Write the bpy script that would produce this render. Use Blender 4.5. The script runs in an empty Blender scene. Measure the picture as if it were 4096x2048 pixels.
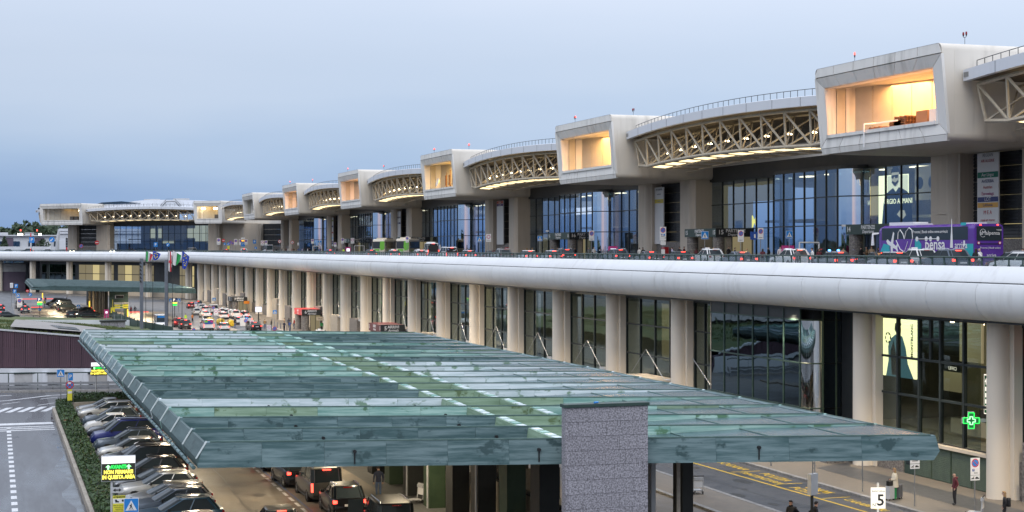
import bpy, bmesh, math, random
from mathutils import Vector, Matrix
random.seed(7)
PI = math.pi
R = math.radians
sc = bpy.context.scene
COL = sc.collection
# ------------------------------------------------------------------ camera, sky, sun, exposure
cam_d = bpy.data.cameras.new('camera'); cam = bpy.data.objects.new('camera', cam_d); COL.objects.link(cam)
cam.location = (0, 0, 14.0); cam.rotation_euler = (R(90), 0, R(-18.1726))
cam_d.sensor_width = 36; cam_d.lens = 55.371; cam_d.shift_y = -30 / 4096; cam_d.clip_end = 6000; cam_d.clip_start = 0.5
sc.camera = cam
W = bpy.data.worlds.new('World'); sc.world = W; W.use_nodes = True
nt = W.node_tree; nt.nodes.clear()
def N(t, **k):
    n = nt.nodes.new(t)
    for a, b in k.items(): setattr(n, a, b)
    return n
L = lambda a, b: nt.links.new(a, b)
out = N('ShaderNodeOutputWorld'); bg = N('ShaderNodeBackground'); L(bg.outputs[0], out.inputs[0])
tc = N('ShaderNodeTexCoord'); sep = N('ShaderNodeSeparateXYZ'); L(tc.outputs['Generated'], sep.inputs[0])
sky = N('ShaderNodeTexSky', sky_type='NISHITA', sun_disc=False); sky.sun_elevation = R(4); sky.sun_rotation = R(215)
skm = N('ShaderNodeVectorMath', operation='SCALE'); L(sky.outputs[0], skm.inputs[0]); skm.inputs['Scale'].default_value = 0.08
# dusk overcast layer: deeper blue towards the horizon, paler overhead, with soft stretched cloud bands
mp = N('ShaderNodeMapping'); mp.inputs['Scale'].default_value = (1.1, 1.1, 5.5); L(tc.outputs['Generated'], mp.inputs[0])
nz = N('ShaderNodeTexNoise'); nz.inputs['Scale'].default_value = 2.6; nz.inputs['Detail'].default_value = 4; nz.inputs['Roughness'].default_value = .5
L(mp.outputs[0], nz.inputs['Vector'])
ns = N('ShaderNodeMath', operation='MULTIPLY_ADD'); L(nz.outputs[0], ns.inputs[0]); ns.inputs[1].default_value = .085; ns.inputs[2].default_value = -.038
ad = N('ShaderNodeMath', operation='ADD'); L(sep.outputs['Z'], ad.inputs[0]); L(ns.outputs[0], ad.inputs[1])
rm = N('ShaderNodeValToRGB'); L(ad.outputs[0], rm.inputs[0])
cr = rm.color_ramp
def lin(r, g, b): return tuple(((c / 255 + .055) / 1.055) ** 2.4 if c > 10 else c / 255 / 12.92 for c in (r, g, b)) + (1,)
st = [(0.0, lin(108, 139, 182)), (.022, lin(126, 156, 198)), (.055, lin(158, 181, 211)), (.10, lin(180, 196, 219)), (.17, lin(194, 205, 224)), (.45, lin(200, 207, 222)), (1, lin(194, 202, 218))]
cr.elements[0].position = st[0][0]; cr.elements[0].color = st[0][1]
cr.elements[1].position = 1; cr.elements[1].color = st[-1][1]
for p, c in st[1:-1]:
    e = cr.elements.new(p); e.color = c
az = N('ShaderNodeVectorMath', operation='DOT_PRODUCT'); L(tc.outputs['Generated'], az.inputs[0]); az.inputs[1].default_value = (.95, -.31, 0)
azm = N('ShaderNodeMath', operation='MULTIPLY_ADD'); L(az.outputs['Value'], azm.inputs[0]); azm.inputs[1].default_value = .12; azm.inputs[2].default_value = .97
sca = N('ShaderNodeVectorMath', operation='SCALE'); L(rm.outputs[0], sca.inputs[0]); L(azm.outputs[0], sca.inputs['Scale'])
mx = N('ShaderNodeMix', data_type='RGBA'); mx.inputs['Factor'].default_value = .93; L(skm.outputs[0], mx.inputs[6]); 
# overcast law: the cloud layer brightens steadily towards the zenith, (1 + 2 sin h) / 3
ov = N('ShaderNodeMapRange'); L(sep.outputs['Z'], ov.inputs[0]); ov.inputs[1].default_value = .12; ov.inputs[2].default_value = 1.0; ov.inputs[3].default_value = 1.0; ov.inputs[4].default_value = 2.5
sc2 = N('ShaderNodeVectorMath', operation='SCALE'); L(sca.outputs[0], sc2.inputs[0]); L(ov.outputs[0], sc2.inputs['Scale']); L(sc2.outputs[0], mx.inputs[7])
L(mx.outputs[2], bg.inputs[0]); bg.inputs[1].default_value = .92
sun_d = bpy.data.lights.new('sun', 'SUN'); sun = bpy.data.objects.new('sun', sun_d); COL.objects.link(sun)
sun_d.energy = .6; sun_d.angle = R(35); sun_d.color = (1, .96, .9); sun.rotation_euler = (R(48), 0, R(-28))
sc.view_settings.view_transform = 'Standard'; sc.view_settings.look = 'None'; sc.view_settings.exposure = 0.52; sc.view_settings.gamma = 1
sc.render.engine = 'CYCLES'; cy = sc.cycles
cy.use_denoising = True; cy.max_bounces = 7; cy.diffuse_bounces = 3; cy.glossy_bounces = 4; cy.transparent_max_bounces = 24; cy.transmission_bounces = 4
cy.caustics_reflective = False; cy.caustics_refractive = False; cy.sample_clamp_indirect = 3.0; cy.use_light_tree = True
try: cy.denoiser = 'OPENIMAGEDENOISE'; cy.denoising_prefilter = 'ACCURATE'
except Exception: pass
# ------------------------------------------------------------------ materials
def newmat(name):
    m = bpy.data.materials.new(name); m.use_nodes = True; t = m.node_tree
    return m, t, t.nodes['Principled BSDF']
def rgba(c): return (c[0], c[1], c[2], 1)
def pm(name, c1, c2=None, scale=1., rough=.6, metal=0., bump=0., stretch=(1, 1, 1), detail=4, r2=None, spec=None, lo=.35, hi=.65, rand=0., bscale=None, coord='Object'):
    m, t, b = newmat(name); n = t.nodes; l = t.links
    b.inputs['Roughness'].default_value = rough; b.inputs['Metallic'].default_value = metal
    if spec is not None: b.inputs['Specular IOR Level'].default_value = spec
    if c2 is None: b.inputs['Base Color'].default_value = rgba(c1); return m
    tcn = n.new('ShaderNodeTexCoord'); mpn = n.new('ShaderNodeMapping'); mpn.inputs['Scale'].default_value = stretch
    l.new(tcn.outputs[coord], mpn.inputs[0])
    noise = n.new('ShaderNodeTexNoise'); noise.inputs['Scale'].default_value = scale; noise.inputs['Detail'].default_value = detail; noise.inputs['Roughness'].default_value = .6
    l.new(mpn.outputs[0], noise.inputs['Vector'])
    mr = n.new('ShaderNodeMapRange'); mr.inputs[1].default_value = lo; mr.inputs[2].default_value = hi; l.new(noise.outputs[0], mr.inputs[0])
    mix = n.new('ShaderNodeMix'); mix.data_type = 'RGBA'; mix.inputs[6].default_value = rgba(c1); mix.inputs[7].default_value = rgba(c2); l.new(mr.outputs[0], mix.inputs[0])
    o = mix.outputs[2]
    if rand:
        oi = n.new('ShaderNodeObjectInfo'); ma = n.new('ShaderNodeMath'); ma.operation = 'MULTIPLY_ADD'; ma.inputs[1].default_value = rand; ma.inputs[2].default_value = 1 - rand / 2
        l.new(oi.outputs['Random'], ma.inputs[0]); vs = n.new('ShaderNodeVectorMath'); vs.operation = 'SCALE'; l.new(o, vs.inputs[0]); l.new(ma.outputs[0], vs.inputs['Scale']); o = vs.outputs[0]
    l.new(o, b.inputs['Base Color'])
    if r2 is not None:
        m2 = n.new('ShaderNodeMapRange'); m2.inputs[1].default_value = lo; m2.inputs[2].default_value = hi; m2.inputs[3].default_value = rough; m2.inputs[4].default_value = r2
        l.new(noise.outputs[0], m2.inputs[0]); l.new(m2.outputs[0], b.inputs['Roughness'])
    if bump:
        bn = n.new('ShaderNodeBump'); bn.inputs['Strength'].default_value = bump; bn.inputs['Distance'].default_value = .05
        if bscale:
            n2 = n.new('ShaderNodeTexNoise'); n2.inputs['Scale'].default_value = bscale; n2.inputs['Detail'].default_value = 3; l.new(tcn.outputs[coord], n2.inputs['Vector']); l.new(n2.outputs[0], bn.inputs['Height'])
        else: l.new(noise.outputs[0], bn.inputs['Height'])
        l.new(bn.outputs[0], b.inputs['Normal'])
    return m
def em(name, c, s):
    m, t, b = newmat(name); b.inputs['Base Color'].default_value = (.02, .02, .02, 1)
    b.inputs['Emission Color'].default_value = rgba(c); b.inputs['Emission Strength'].default_value = s; b.inputs['Roughness'].default_value = .4
    return m
def glassmat(name, tint, refl, base=.2, wav=0., rough=.015):
    m, t, b = newmat(name); n = t.nodes; l = t.links; n.remove(b); o = n['Material Output']
    tr = n.new('ShaderNodeBsdfTransparent'); tr.inputs[0].default_value = rgba(tint)
    gl = n.new('ShaderNodeBsdfGlossy'); gl.inputs[0].default_value = rgba(refl); gl.inputs['Roughness'].default_value = rough
    lw = n.new('ShaderNodeLayerWeight'); lw.inputs[0].default_value = .5
    fr = n.new('ShaderNodeMath'); fr.operation = 'POWER'; fr.inputs[1].default_value = 4.2; l.new(lw.outputs['Facing'], fr.inputs[0])
    ma = n.new('ShaderNodeMath'); ma.operation = 'MULTIPLY_ADD'; ma.inputs[1].default_value = 1 - base; ma.inputs[2].default_value = base; l.new(fr.outputs[0], ma.inputs[0])
    mi = n.new('ShaderNodeMixShader'); l.new(ma.outputs[0], mi.inputs[0]); l.new(tr.outputs[0], mi.inputs[1]); l.new(gl.outputs[0], mi.inputs[2]); l.new(mi.outputs[0], o.inputs[0])
    if wav:
        tcn = n.new('ShaderNodeTexCoord'); nn = n.new('ShaderNodeTexNoise'); nn.inputs['Scale'].default_value = .55; nn.inputs['Detail'].default_value = 1.5; l.new(tcn.outputs['Object'], nn.inputs['Vector'])
        bn = n.new('ShaderNodeBump'); bn.inputs['Strength'].default_value = wav; bn.inputs['Distance'].default_value = .12; l.new(nn.outputs[0], bn.inputs['Height'])
        l.new(bn.outputs[0], gl.inputs['Normal'])
    return m
def milky(m, c, f):
    t = m.node_tree; n = t.nodes; o = n['Material Output']; src = o.inputs[0].links[0].from_socket; d = n.new('ShaderNodeBsdfDiffuse'); d.inputs[0].default_value = rgba(c); mi = n.new('ShaderNodeMixShader'); mi.inputs[0].default_value = f
    t.links.new(src, mi.inputs[1]); t.links.new(d.outputs[0], mi.inputs[2]); t.links.new(mi.outputs[0], o.inputs[0])
def patina(name, c1, c2, c3):
    m, t, b = newmat(name); n = t.nodes; l = t.links; b.inputs['Roughness'].default_value = .6
    tcn = n.new('ShaderNodeTexCoord'); oi = n.new('ShaderNodeObjectInfo')
    def noise(s, st, det=5):
        mpn = n.new('ShaderNodeMapping'); mpn.inputs['Scale'].default_value = st; l.new(tcn.outputs['Object'], mpn.inputs[0])
        k = n.new('ShaderNodeTexNoise'); k.noise_dimensions = '4D'; k.inputs['Scale'].default_value = s; k.inputs['Detail'].default_value = det; k.inputs['Roughness'].default_value = .62
        l.new(mpn.outputs[0], k.inputs['Vector']); w = n.new('ShaderNodeMath'); w.operation = 'MULTIPLY'; w.inputs[1].default_value = 40; l.new(oi.outputs['Random'], w.inputs[0]); l.new(w.outputs[0], k.inputs['W']); return k.outputs[0]
    def mapr(x, a, c):
        k = n.new('ShaderNodeMapRange'); k.inputs[1].default_value = a; k.inputs[2].default_value = c; l.new(x, k.inputs[0]); return k.outputs[0]
    def mix(f, a, c):
        k = n.new('ShaderNodeMix'); k.data_type = 'RGBA'; l.new(f, k.inputs[0])
        for i, v in ((6, a), (7, c)):
            if isinstance(v, tuple): k.inputs[i].default_value = rgba(v)
            else: l.new(v, k.inputs[i])
        return k.outputs[2]
    a = mix(mapr(noise(.9, (.45, .45, 6), 7), .40, .60), c1, c2)
    a = mix(mapr(noise(1.4, (.7, .7, 1.0), 4), .57, .63), a, c3)
    # each sheet has its own tone
    ma = n.new('ShaderNodeMath'); ma.operation = 'MULTIPLY_ADD'; ma.inputs[1].default_value = .18; ma.inputs[2].default_value = .91; l.new(oi.outputs['Random'], ma.inputs[0])
    vs = n.new('ShaderNodeVectorMath'); vs.operation = 'SCALE'; l.new(a, vs.inputs[0]); l.new(ma.outputs[0], vs.inputs['Scale']); l.new(vs.outputs[0], b.inputs['Base Color'])
    bn = n.new('ShaderNodeBump'); bn.inputs['Strength'].default_value = .25; bn.inputs['Distance'].default_value = .03; l.new(noise(3, (1, 1, 6)), bn.inputs['Height']); l.new(bn.outputs[0], b.inputs['Normal'])
    return m
def streaked(name, c1, c2, amount=.5):
    """painted concrete / metal panels with fine grain and vertical dirt runs"""
    m, t, b = newmat(name); n = t.nodes; l = t.links; b.inputs['Roughness'].default_value = .5
    tcn = n.new('ShaderNodeTexCoord'); mpn = n.new('ShaderNodeMapping'); mpn.inputs['Scale'].default_value = (1.3, 1.3, .12); l.new(tcn.outputs['Object'], mpn.inputs[0])
    k = n.new('ShaderNodeTexNoise'); k.inputs['Scale'].default_value = 1.0; k.inputs['Detail'].default_value = 5; l.new(mpn.outputs[0], k.inputs['Vector'])
    k2 = n.new('ShaderNodeTexNoise'); k2.inputs['Scale'].default_value = .22; k2.inputs['Detail'].default_value = 3; l.new(tcn.outputs['Object'], k2.inputs['Vector'])
    mu = n.new('ShaderNodeMath'); mu.operation = 'MULTIPLY'; 
    a = n.new('ShaderNodeMapRange'); a.inputs[1].default_value = .48; a.inputs[2].default_value = .72; l.new(k.outputs[0], a.inputs[0])
    c = n.new('ShaderNodeMapRange'); c.inputs[1].default_value = .4; c.inputs[2].default_value = .65; c.inputs[4].default_value = amount; l.new(k2.outputs[0], c.inputs[0])
    l.new(a.outputs[0], mu.inputs[0]); l.new(c.outputs[0], mu.inputs[1])
    mix = n.new('ShaderNodeMix'); mix.data_type = 'RGBA'; mix.inputs[6].default_value = rgba(c1); mix.inputs[7].default_value = rgba(c2); l.new(mu.outputs[0], mix.inputs[0])
    oi = n.new('ShaderNodeObjectInfo'); ma = n.new('ShaderNodeMath'); ma.operation = 'MULTIPLY_ADD'; ma.inputs[1].default_value = .05; ma.inputs[2].default_value = .975; l.new(oi.outputs['Random'], ma.inputs[0])
    vs = n.new('ShaderNodeVectorMath'); vs.operation = 'SCALE'; l.new(mix.outputs[2], vs.inputs[0]); l.new(ma.outputs[0], vs.inputs['Scale']); l.new(vs.outputs[0], b.inputs['Base Color'])
    return m
M = {}
M['box_white'] = streaked('box_white', (.74, .72, .68), (.26, .25, .22), .7)
M['box_side'] = streaked('box_side', (.66, .61, .53), (.30, .27, .22), .6)
M['fascia'] = streaked('fascia', (.66, .68, .72), (.55, .56, .58), .4)
M['band'] = streaked('band', (.69, .70, .705), (.46, .45, .43), .5)
M['column'] = streaked('column', (.72, .65, .55), (.50, .44, .36), .5)
M['pillar'] = streaked('pillar', (.58, .51, .42), (.38, .33, .26), .6)
M['truss'] = pm('truss', (.52, .45, .34), (.42, .36, .27), 2, .5)
M['truss_deck'] = pm('truss_deck', (.16, .13, .095), (.11, .09, .065), 1, .7)
M['roof'] = pm('roof', (.62, .63, .65), (.52, .53, .55), .3, .5)
M['dark_metal'] = pm('dark_metal', (.018, .021, .023), (.028, .03, .032), 1, .45)
M['dark_green'] = pm('dark_green', (.02, .045, .038), (.03, .06, .05), 2, .5)
M['louvre'] = pm('louvre', (.022, .025, .03), (.035, .038, .042), .6, .5, rand=.5)
M['green_louvre'] = pm('green_louvre', (.05, .075, .045), (.07, .1, .06), 2, .5)
M['mullion'] = pm('mullion', (.015, .022, .024), None, rough=.4)
M['glass_up'] = glassmat('glass_up', (.70, .76, .82), (.62, .76, .95), .10, .04)
M['glass_curved'] = glassmat('glass_curved', (.25, .38, .5), (.9, .96, 1.0), .7, .04)
M['glass_low'] = glassmat('glass_low', (.74, .78, .74), (.7, .8, .82), .08, .05)
M['glass_dark'] = glassmat('glass_dark', (.05, .07, .09), (.5, .66, .78), .20, .06)
M['glass_rail'] = glassmat('glass_rail', (.86, .90, .92), (.8, .85, .9), .08)
milky(M['glass_rail'], (.5, .55, .6), .12)
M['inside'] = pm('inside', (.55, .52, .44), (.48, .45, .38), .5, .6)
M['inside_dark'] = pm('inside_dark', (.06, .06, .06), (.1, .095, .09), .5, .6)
M['asphalt'] = pm('asphalt', (.045, .047, .052), (.085, .086, .09), .35, .30, bump=.25, r2=.62, bscale=30, lo=.3, hi=.7)
M['wet_asphalt'] = pm('wet_asphalt', (.055, .058, .066), (.066, .068, .077), .16, .22, bump=.04, r2=.42, bscale=9, lo=.40, hi=.58, stretch=(2.5, .3, 1), detail=6)
M['forecourt'] = pm('forecourt', (.115, .10, .085), (.165, .145, .12), .4, .33, bump=.2, r2=.6, bscale=25, lo=.3, hi=.7)
M['paving'] = pm('paving', (.15, .128, .102), (.215, .185, .15), 3, .55, bump=.2, bscale=14, detail=8, r2=.7)
M['paving_dark'] = pm('paving_dark', (.075, .075, .075), (.10, .10, .10), 3, .5, bump=.15)
M['kerb'] = pm('kerb', (.20, .195, .185), (.30, .29, .28), 4, .6, rand=.3)
M['granite'] = pm('granite', (.13, .125, .14), (.36, .35, .385), 16, .6, detail=7, lo=.40, hi=.60, rand=.10, bump=.15)
M['granite_dark'] = pm('granite_dark', (.10, .09, .085), (.26, .24, .22), 7, .55, detail=6, lo=.38, hi=.64, rand=.15)
M['stone_warm'] = pm('stone_warm', (.30, .26, .21), (.38, .34, .28), 4, .7, rand=.25, bump=.2)
M['concrete'] = pm('concrete', (.36, .36, .36), (.46, .46, .46), .8, .7, bump=.2)
M['concrete_old'] = streaked('concrete_old', (.36, .35, .34), (.10, .09, .08), .9)
M['wood_slab'] = pm('wood_slab', (.34, .32, .30), (.24, .22, .20), 2, .75, stretch=(.2, 1, 1), bump=.3)
M['white_wall'] = pm('white_wall', (.62, .64, .67), (.55, .57, .6), .4, .6)
M['purple_panel'] = pm('purple_panel', (.060, .032, .045), (.085, .045, .060), .8, .6, rand=.35, stretch=(1, 1, .15))
M['purple_wall'] = pm('purple_wall', (.10, .075, .11), (.13, .10, .14), .3, .6)
M['patina_slate'] = patina('patina_slate', (.042, .095, .10), (.15, .225, .235), (.028, .066, .07))
M['patina_green'] = patina('patina_green', (.15, .31, .27), (.36, .53, .47), (.08, .18, .10))
M['patina_white'] = patina('patina_white', (.46, .56, .57), (.68, .75, .78), (.18, .28, .20))
M['patina_dark'] = patina('patina_dark', (.035, .07, .07), (.055, .095, .095), (.025, .05, .05))
M['patina_moss'] = patina('patina_moss', (.15, .235, .15), (.26, .37, .26), (.09, .14, .06))
M['patina_deck'] = patina('patina_deck', (.045, .085, .095), (.085, .14, .155), (.03, .055, .065))
for k_ in ('patina_deck', 'patina_slate'):
    b_ = M[k_].node_tree.nodes['Principled BSDF']; b_.inputs['Roughness'].default_value = .22 if k_ == 'patina_deck' else .5
M['copper_edge'] = pm('copper_edge', (.06, .12, .11), (.10, .17, .15), 2, .5)
M['edge_skylit'] = pm('edge_skylit', (.6, .66, .66), (.5, .56, .55), 3, .5)
M['canopy_post'] = pm('canopy_post', (.025, .05, .025), (.04, .07, .035), 1.2, .6)
M['black_post'] = pm('black_post', (.012, .014, .013), (.02, .022, .02), 1, .6)
M['paint_white'] = pm('paint_white', (.62, .63, .64), (.42, .43, .45), 3, .5, lo=.4, hi=.75)
M['paint_yellow'] = pm('paint_yellow', (.72, .47, .03), (.5, .33, .04), 4, .5, lo=.4, hi=.75)
M['paint_blue'] = pm('paint_blue', (.05, .10, .26), (.08, .12, .2), 4, .5)
M['leaf'] = pm('leaf', (.022, .055, .014), (.055, .11, .03), 6, .5, rand=0)
M['leaf_dark'] = pm('leaf_dark', (.018, .036, .014), (.04, .07, .028), .08, .7)
M['leaf_red'] = pm('leaf_red', (.25, .10, .04), (.16, .08, .03), 5, .5)
M['grass'] = pm('grass', (.045, .085, .022), (.12, .125, .045), .25, .9, bump=.6, bscale=3, detail=8)
M['soil'] = pm('soil', (.05, .04, .03), (.08, .06, .04), 2, .9)
M['black'] = pm('black', (.012, .012, .013), None, rough=.45)
M['rubber'] = pm('rubber', (.015, .015, .016), None, rough=.8)
M['rim'] = pm('rim', (.45, .45, .47), None, rough=.3, metal=.9)
M['chrome'] = pm('chrome', (.7, .7, .72), None, rough=.15, metal=1)
M['steel'] = pm('steel', (.32, .33, .34), (.26, .27, .28), 3, .4, metal=.7)
M['grey_paint'] = pm('grey_paint', (.12, .135, .165), (.15, .165, .2), 2, .5)
M['light_grey'] = pm('light_grey', (.5, .51, .52), (.44, .45, .46), 2, .5)
M['white'] = pm('white', (.78, .78, .78), None, rough=.5)
M['sign_white'] = pm('sign_white', (.75, .75, .75), None, rough=.4)
M['sign_blue'] = pm('sign_blue', (.02, .22, .62), None, rough=.35)
M['sign_dkblue'] = pm('sign_dkblue', (.03, .08, .32), None, rough=.35)
M['sign_red'] = pm('sign_red', (.55, .03, .035), None, rough=.35)
M['sign_yellow'] = pm('sign_yellow', (.75, .70, .06), None, rough=.4)
M['sign_green'] = pm('sign_green', (.02, .22, .08), None, rough=.4)
M['sign_black'] = pm('sign_black', (.012, .013, .013), None, rough=.4)
M['magenta'] = pm('magenta', (.5, .03, .2), None, rough=.4)
M['purple'] = pm('purple', (.10, .035, .28), (.12, .045, .32), 1, .25)
M['teal'] = pm('teal', (.02, .38, .42), None, rough=.3)
M['lime'] = pm('lime', (.16, .48, .05), None, rough=.35)
M['orange'] = pm('orange', (.75, .25, .03), None, rough=.4)
M['car_glass'] = pm('car_glass', (.030, .040, .046), None, rough=.14, spec=.10)
M['bus_glass'] = pm('bus_glass', (.03, .042, .055), None, rough=.15, spec=.4)
M['skin'] = pm('skin', (.48, .29, .21), None, rough=.6)
M['skin2'] = pm('skin2', (.30, .17, .11), None, rough=.6)
M['tail_on'] = em('tail_on', (1, .05, .03), 5)
M['tail_off'] = pm('tail_off', (.28, .01, .012), None, rough=.2)
M['lamp_off'] = pm('lamp_off', (.55, .57, .6), None, rough=.12)
M['lamp_on'] = em('lamp_on', (1, .85, .62), 10)
M['amber_on'] = em('amber_on', (1, .42, .05), 5)
M['blue_on'] = em('blue_on', (.05, .25, 1), 14)
M['beacon_on'] = em('beacon_on', (1, .07, .05), 3.2)
M['beacon_off'] = pm('beacon_off', (.22, .015, .02), None, rough=.2)
M['warm_lamp'] = em('warm_lamp', (1, .80, .48), 9)
M['warm_strip'] = em('warm_strip', (1, .78, .42), 1.5)
M['room_lamp'] = em('room_lamp', (1, .84, .52), 3)
M['lit_wall'] = em('lit_wall', (.95, .78, .36), .42)  # glow in the surface stands in for room light, on doors and panes too
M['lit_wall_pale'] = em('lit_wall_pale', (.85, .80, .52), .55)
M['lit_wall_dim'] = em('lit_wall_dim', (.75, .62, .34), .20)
M['ad_pale'] = em('ad_pale', (.96, .91, .50), 1.9)
M['ad_pale2'] = em('ad_pale2', (.85, .82, .50), 1.2)
M['ad_grey'] = em('ad_grey', (.62, .56, .36), .8)
M['ad_dark'] = pm('ad_dark', (.012, .02, .028), None, rough=.5)
M['ad_teal'] = em('ad_teal', (.10, .24, .30), .55)
M['ad_skin'] = em('ad_skin', (.8, .5, .28), .7)
M['ad_red'] = em('ad_red', (.8, .08, .05), .8)
M['ad_green'] = em('ad_green', (.06, .5, .22), .7)
M['led_green'] = em('led_green', (.02, .85, .10), 1.3)
M['led_hot'] = em('led_hot', (.35, 1, .42), 1.6)
M['led_yellow'] = em('led_yellow', (1, .82, .10), 1.5)
M['led_white'] = em('led_white', (1, .98, 1), 1.15)
M['led_off'] = pm('led_off', (.03, .035, .02), None, rough=.5)
M['screen'] = em('screen', (.85, .85, 1), 1.2)
M['barrier_red'] = em('barrier_red', (1, .10, .08), 1.2)
M['yellow_lamp'] = em('yellow_lamp', (1, .62, .05), 1.3)
M['backlit'] = em('backlit', (1, .93, .78), .95)
M['pale_sign'] = em('pale_sign', (.95, .9, .8), .55)
M['flag_green'] = pm('flag_green', (.02, .30, .08), None, rough=.7)
M['flag_red'] = pm('flag_red', (.50, .03, .05), None, rough=.7)
M['flag_white'] = pm('flag_white', (.62, .62, .64), None, rough=.7)
M['flag_blue'] = pm('flag_blue', (.02, .06, .40), None, rough=.7)
M['flag_star'] = pm('flag_star', (.75, .6, .05), None, rough=.6)
M['cardboard'] = pm('cardboard', (.30, .17, .10), None, rough=.8)
M['pallet'] = pm('pallet', (.12, .06, .03), (.2, .1, .05), 3, .8)
def flat(name, c, rough=.6, spec=None):
    if name not in M: M[name] = pm(name, c, None, rough=rough, spec=spec)
    return M[name]
def carpaint(c, metal=.0):
    k = 'car_paint_%02x%02x%02x%d' % (int(c[0] * 255), int(c[1] * 255), int(c[2] * 255), metal > 0)
    if k not in M:
        m, t, b = newmat('car_paint'); b.inputs['Base Color'].default_value = rgba(c); b.inputs['Roughness'].default_value = .32; b.inputs['Metallic'].default_value = metal
        b.inputs['Coat Weight'].default_value = .5; b.inputs['Coat Roughness'].default_value = .06; M[k] = m
    return M[k]
# ------------------------------------------------------------------ mesh helpers
class MB:
    def __init__(s, F=None): s.v = []; s.f = []; s.m = []; s.F = F
    def add(s, vs, fs, m=0):
        o = len(s.v); s.v += [tuple(s.F @ Vector(p)) if s.F else tuple(p) for p in vs]
        s.f += [tuple(i + o for i in q) for q in fs]; s.m += [m] * len(fs); return s
    def box(s, x0, x1, y0, y1, z0, z1, m=0):
        return s.add([(x0, y0, z0), (x1, y0, z0), (x1, y1, z0), (x0, y1, z0), (x0, y0, z1), (x1, y0, z1), (x1, y1, z1), (x0, y1, z1)],
                     [(3, 2, 1, 0), (4, 5, 6, 7), (0, 1, 5, 4), (1, 2, 6, 5), (2, 3, 7, 6), (3, 0, 4, 7)], m)
    def hexa(s, p, m=0):  # 8 points: bottom loop then top loop
        return s.add(p, [(3, 2, 1, 0), (4, 5, 6, 7), (0, 1, 5, 4), (1, 2, 6, 5), (2, 3, 7, 6), (3, 0, 4, 7)], m)
    def poly(s, pts, m=0): return s.add(pts, [tuple(range(len(pts)))], m)
    def cyl(s, a, b, r, n=8, r2=None, m=0, cap=True):
        a = Vector(a); b = Vector(b); r2 = r if r2 is None else r2; d = (b - a).normalized()
        u = d.orthogonal().normalized(); w = d.cross(u)
        vs = []
        for c, q in ((a, r), (b, r2)):
            for i in range(n):
                t = 2 * PI * i / n; vs.append(c + u * (q * math.cos(t)) + w * (q * math.sin(t)))
        fs = [(i, (i + 1) % n, n + (i + 1) % n, n + i) for i in range(n)]
        if cap: fs += [tuple(range(n - 1, -1, -1)), tuple(range(n, 2 * n))]
        return s.add(vs, fs, m)
    def tube(s, pts, r, n=6, m=0):
        for a, b in zip(pts, pts[1:]): s.cyl(a, b, r, n, m=m)
        return s
    def lathe(s, prof, c=(0, 0, 0), n=12, m=0, cap=True):
        vs = []; k = len(prof)
        for i in range(n):
            t = 2 * PI * i / n
            for r, z in prof: vs.append((c[0] + r * math.cos(t), c[1] + r * math.sin(t), c[2] + z))
        fs = [(i * k + j, ((i + 1) % n) * k + j, ((i + 1) % n) * k + j + 1, i * k + j + 1) for i in range(n) for j in range(k - 1)]
        if cap: fs += [tuple(i * k for i in range(n - 1, -1, -1)), tuple(i * k + k - 1 for i in range(n))]
        return s.add(vs, fs, m)
    def loft(s, rings, m=0, closed=True, cap=True):
        n = len(rings[0]); vs = [p for r in rings for p in r]; fs = []
        for i in range(len(rings) - 1):
            for j in range(n if closed else n - 1):
                a = i * n + j; b = i * n + (j + 1) % n; fs.append((a, b, b + n, a + n))
        if cap and closed: fs += [tuple(range(n - 1, -1, -1)), tuple(range((len(rings) - 1) * n, len(rings) * n))]
        return s.add(vs, fs, m)
    def prism(s, pts, off, m=0):  # polygon pts swept by vector off
        n = len(pts); o = Vector(off); vs = [Vector(p) for p in pts] + [Vector(p) + o for p in pts]
        return s.add(vs, [tuple(range(n - 1, -1, -1)), tuple(range(n, 2 * n))] + [(i, (i + 1) % n, n + (i + 1) % n, n + i) for i in range(n)], m)
    def disc(s, c, r, n=20, y=0, r_in=0, m=0, th=.004):  # in local XZ, facing -Y
        x, z = c
        po = [(x + r * math.cos(2 * PI * i / n), y, z + r * math.sin(2 * PI * i / n)) for i in range(n)]
        if not r_in: return s.prism(po, (0, th, 0), m)
        pi_ = [(x + r_in * math.cos(2 * PI * i / n), y, z + r_in * math.sin(2 * PI * i / n)) for i in range(n)]
        return s.add(po + pi_, [(i, (i + 1) % n, n + (i + 1) % n, n + i) for i in range(n)], m)
    def mesh(s, name, mats, smooth=False):
        me = bpy.data.meshes.new(name); me.from_pydata(s.v, [], s.f)
        for k in (mats if isinstance(mats, (list, tuple)) else [mats]): me.materials.append(M[k] if isinstance(k, str) else k)
        me.polygons.foreach_set('material_index', s.m)
        bm = bmesh.new(); bm.from_mesh(me); bmesh.ops.recalc_face_normals(bm, faces=bm.faces); bm.to_mesh(me); bm.free()
        if smooth:
            me.polygons.foreach_set('use_smooth', [True] * len(me.polygons))
            try: me.set_sharp_from_angle(angle=R(40))
            except Exception: pass
        me.update(); return me
    def build(s, name, mats, parent=None, smooth=False, **t):
        return link(name, s.mesh(name, mats, smooth), parent, **t)
def link(name, me, parent=None, loc=None, rz=None, rot=None, **t):
    o = bpy.data.objects.new(name, me); COL.objects.link(o)
    if parent: o.parent = parent
    if loc: o.location = loc
    if rz is not None: o.rotation_euler = (0, 0, rz)
    if rot: o.rotation_euler = rot
    return tag(o, **t) if t else o
def tag(o, label=None, cat=None, group=None, kind=None):
    if label: o['label'] = label
    if cat: o['category'] = cat
    if group: o['group'] = group
    if kind: o['kind'] = kind
    return o
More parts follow.
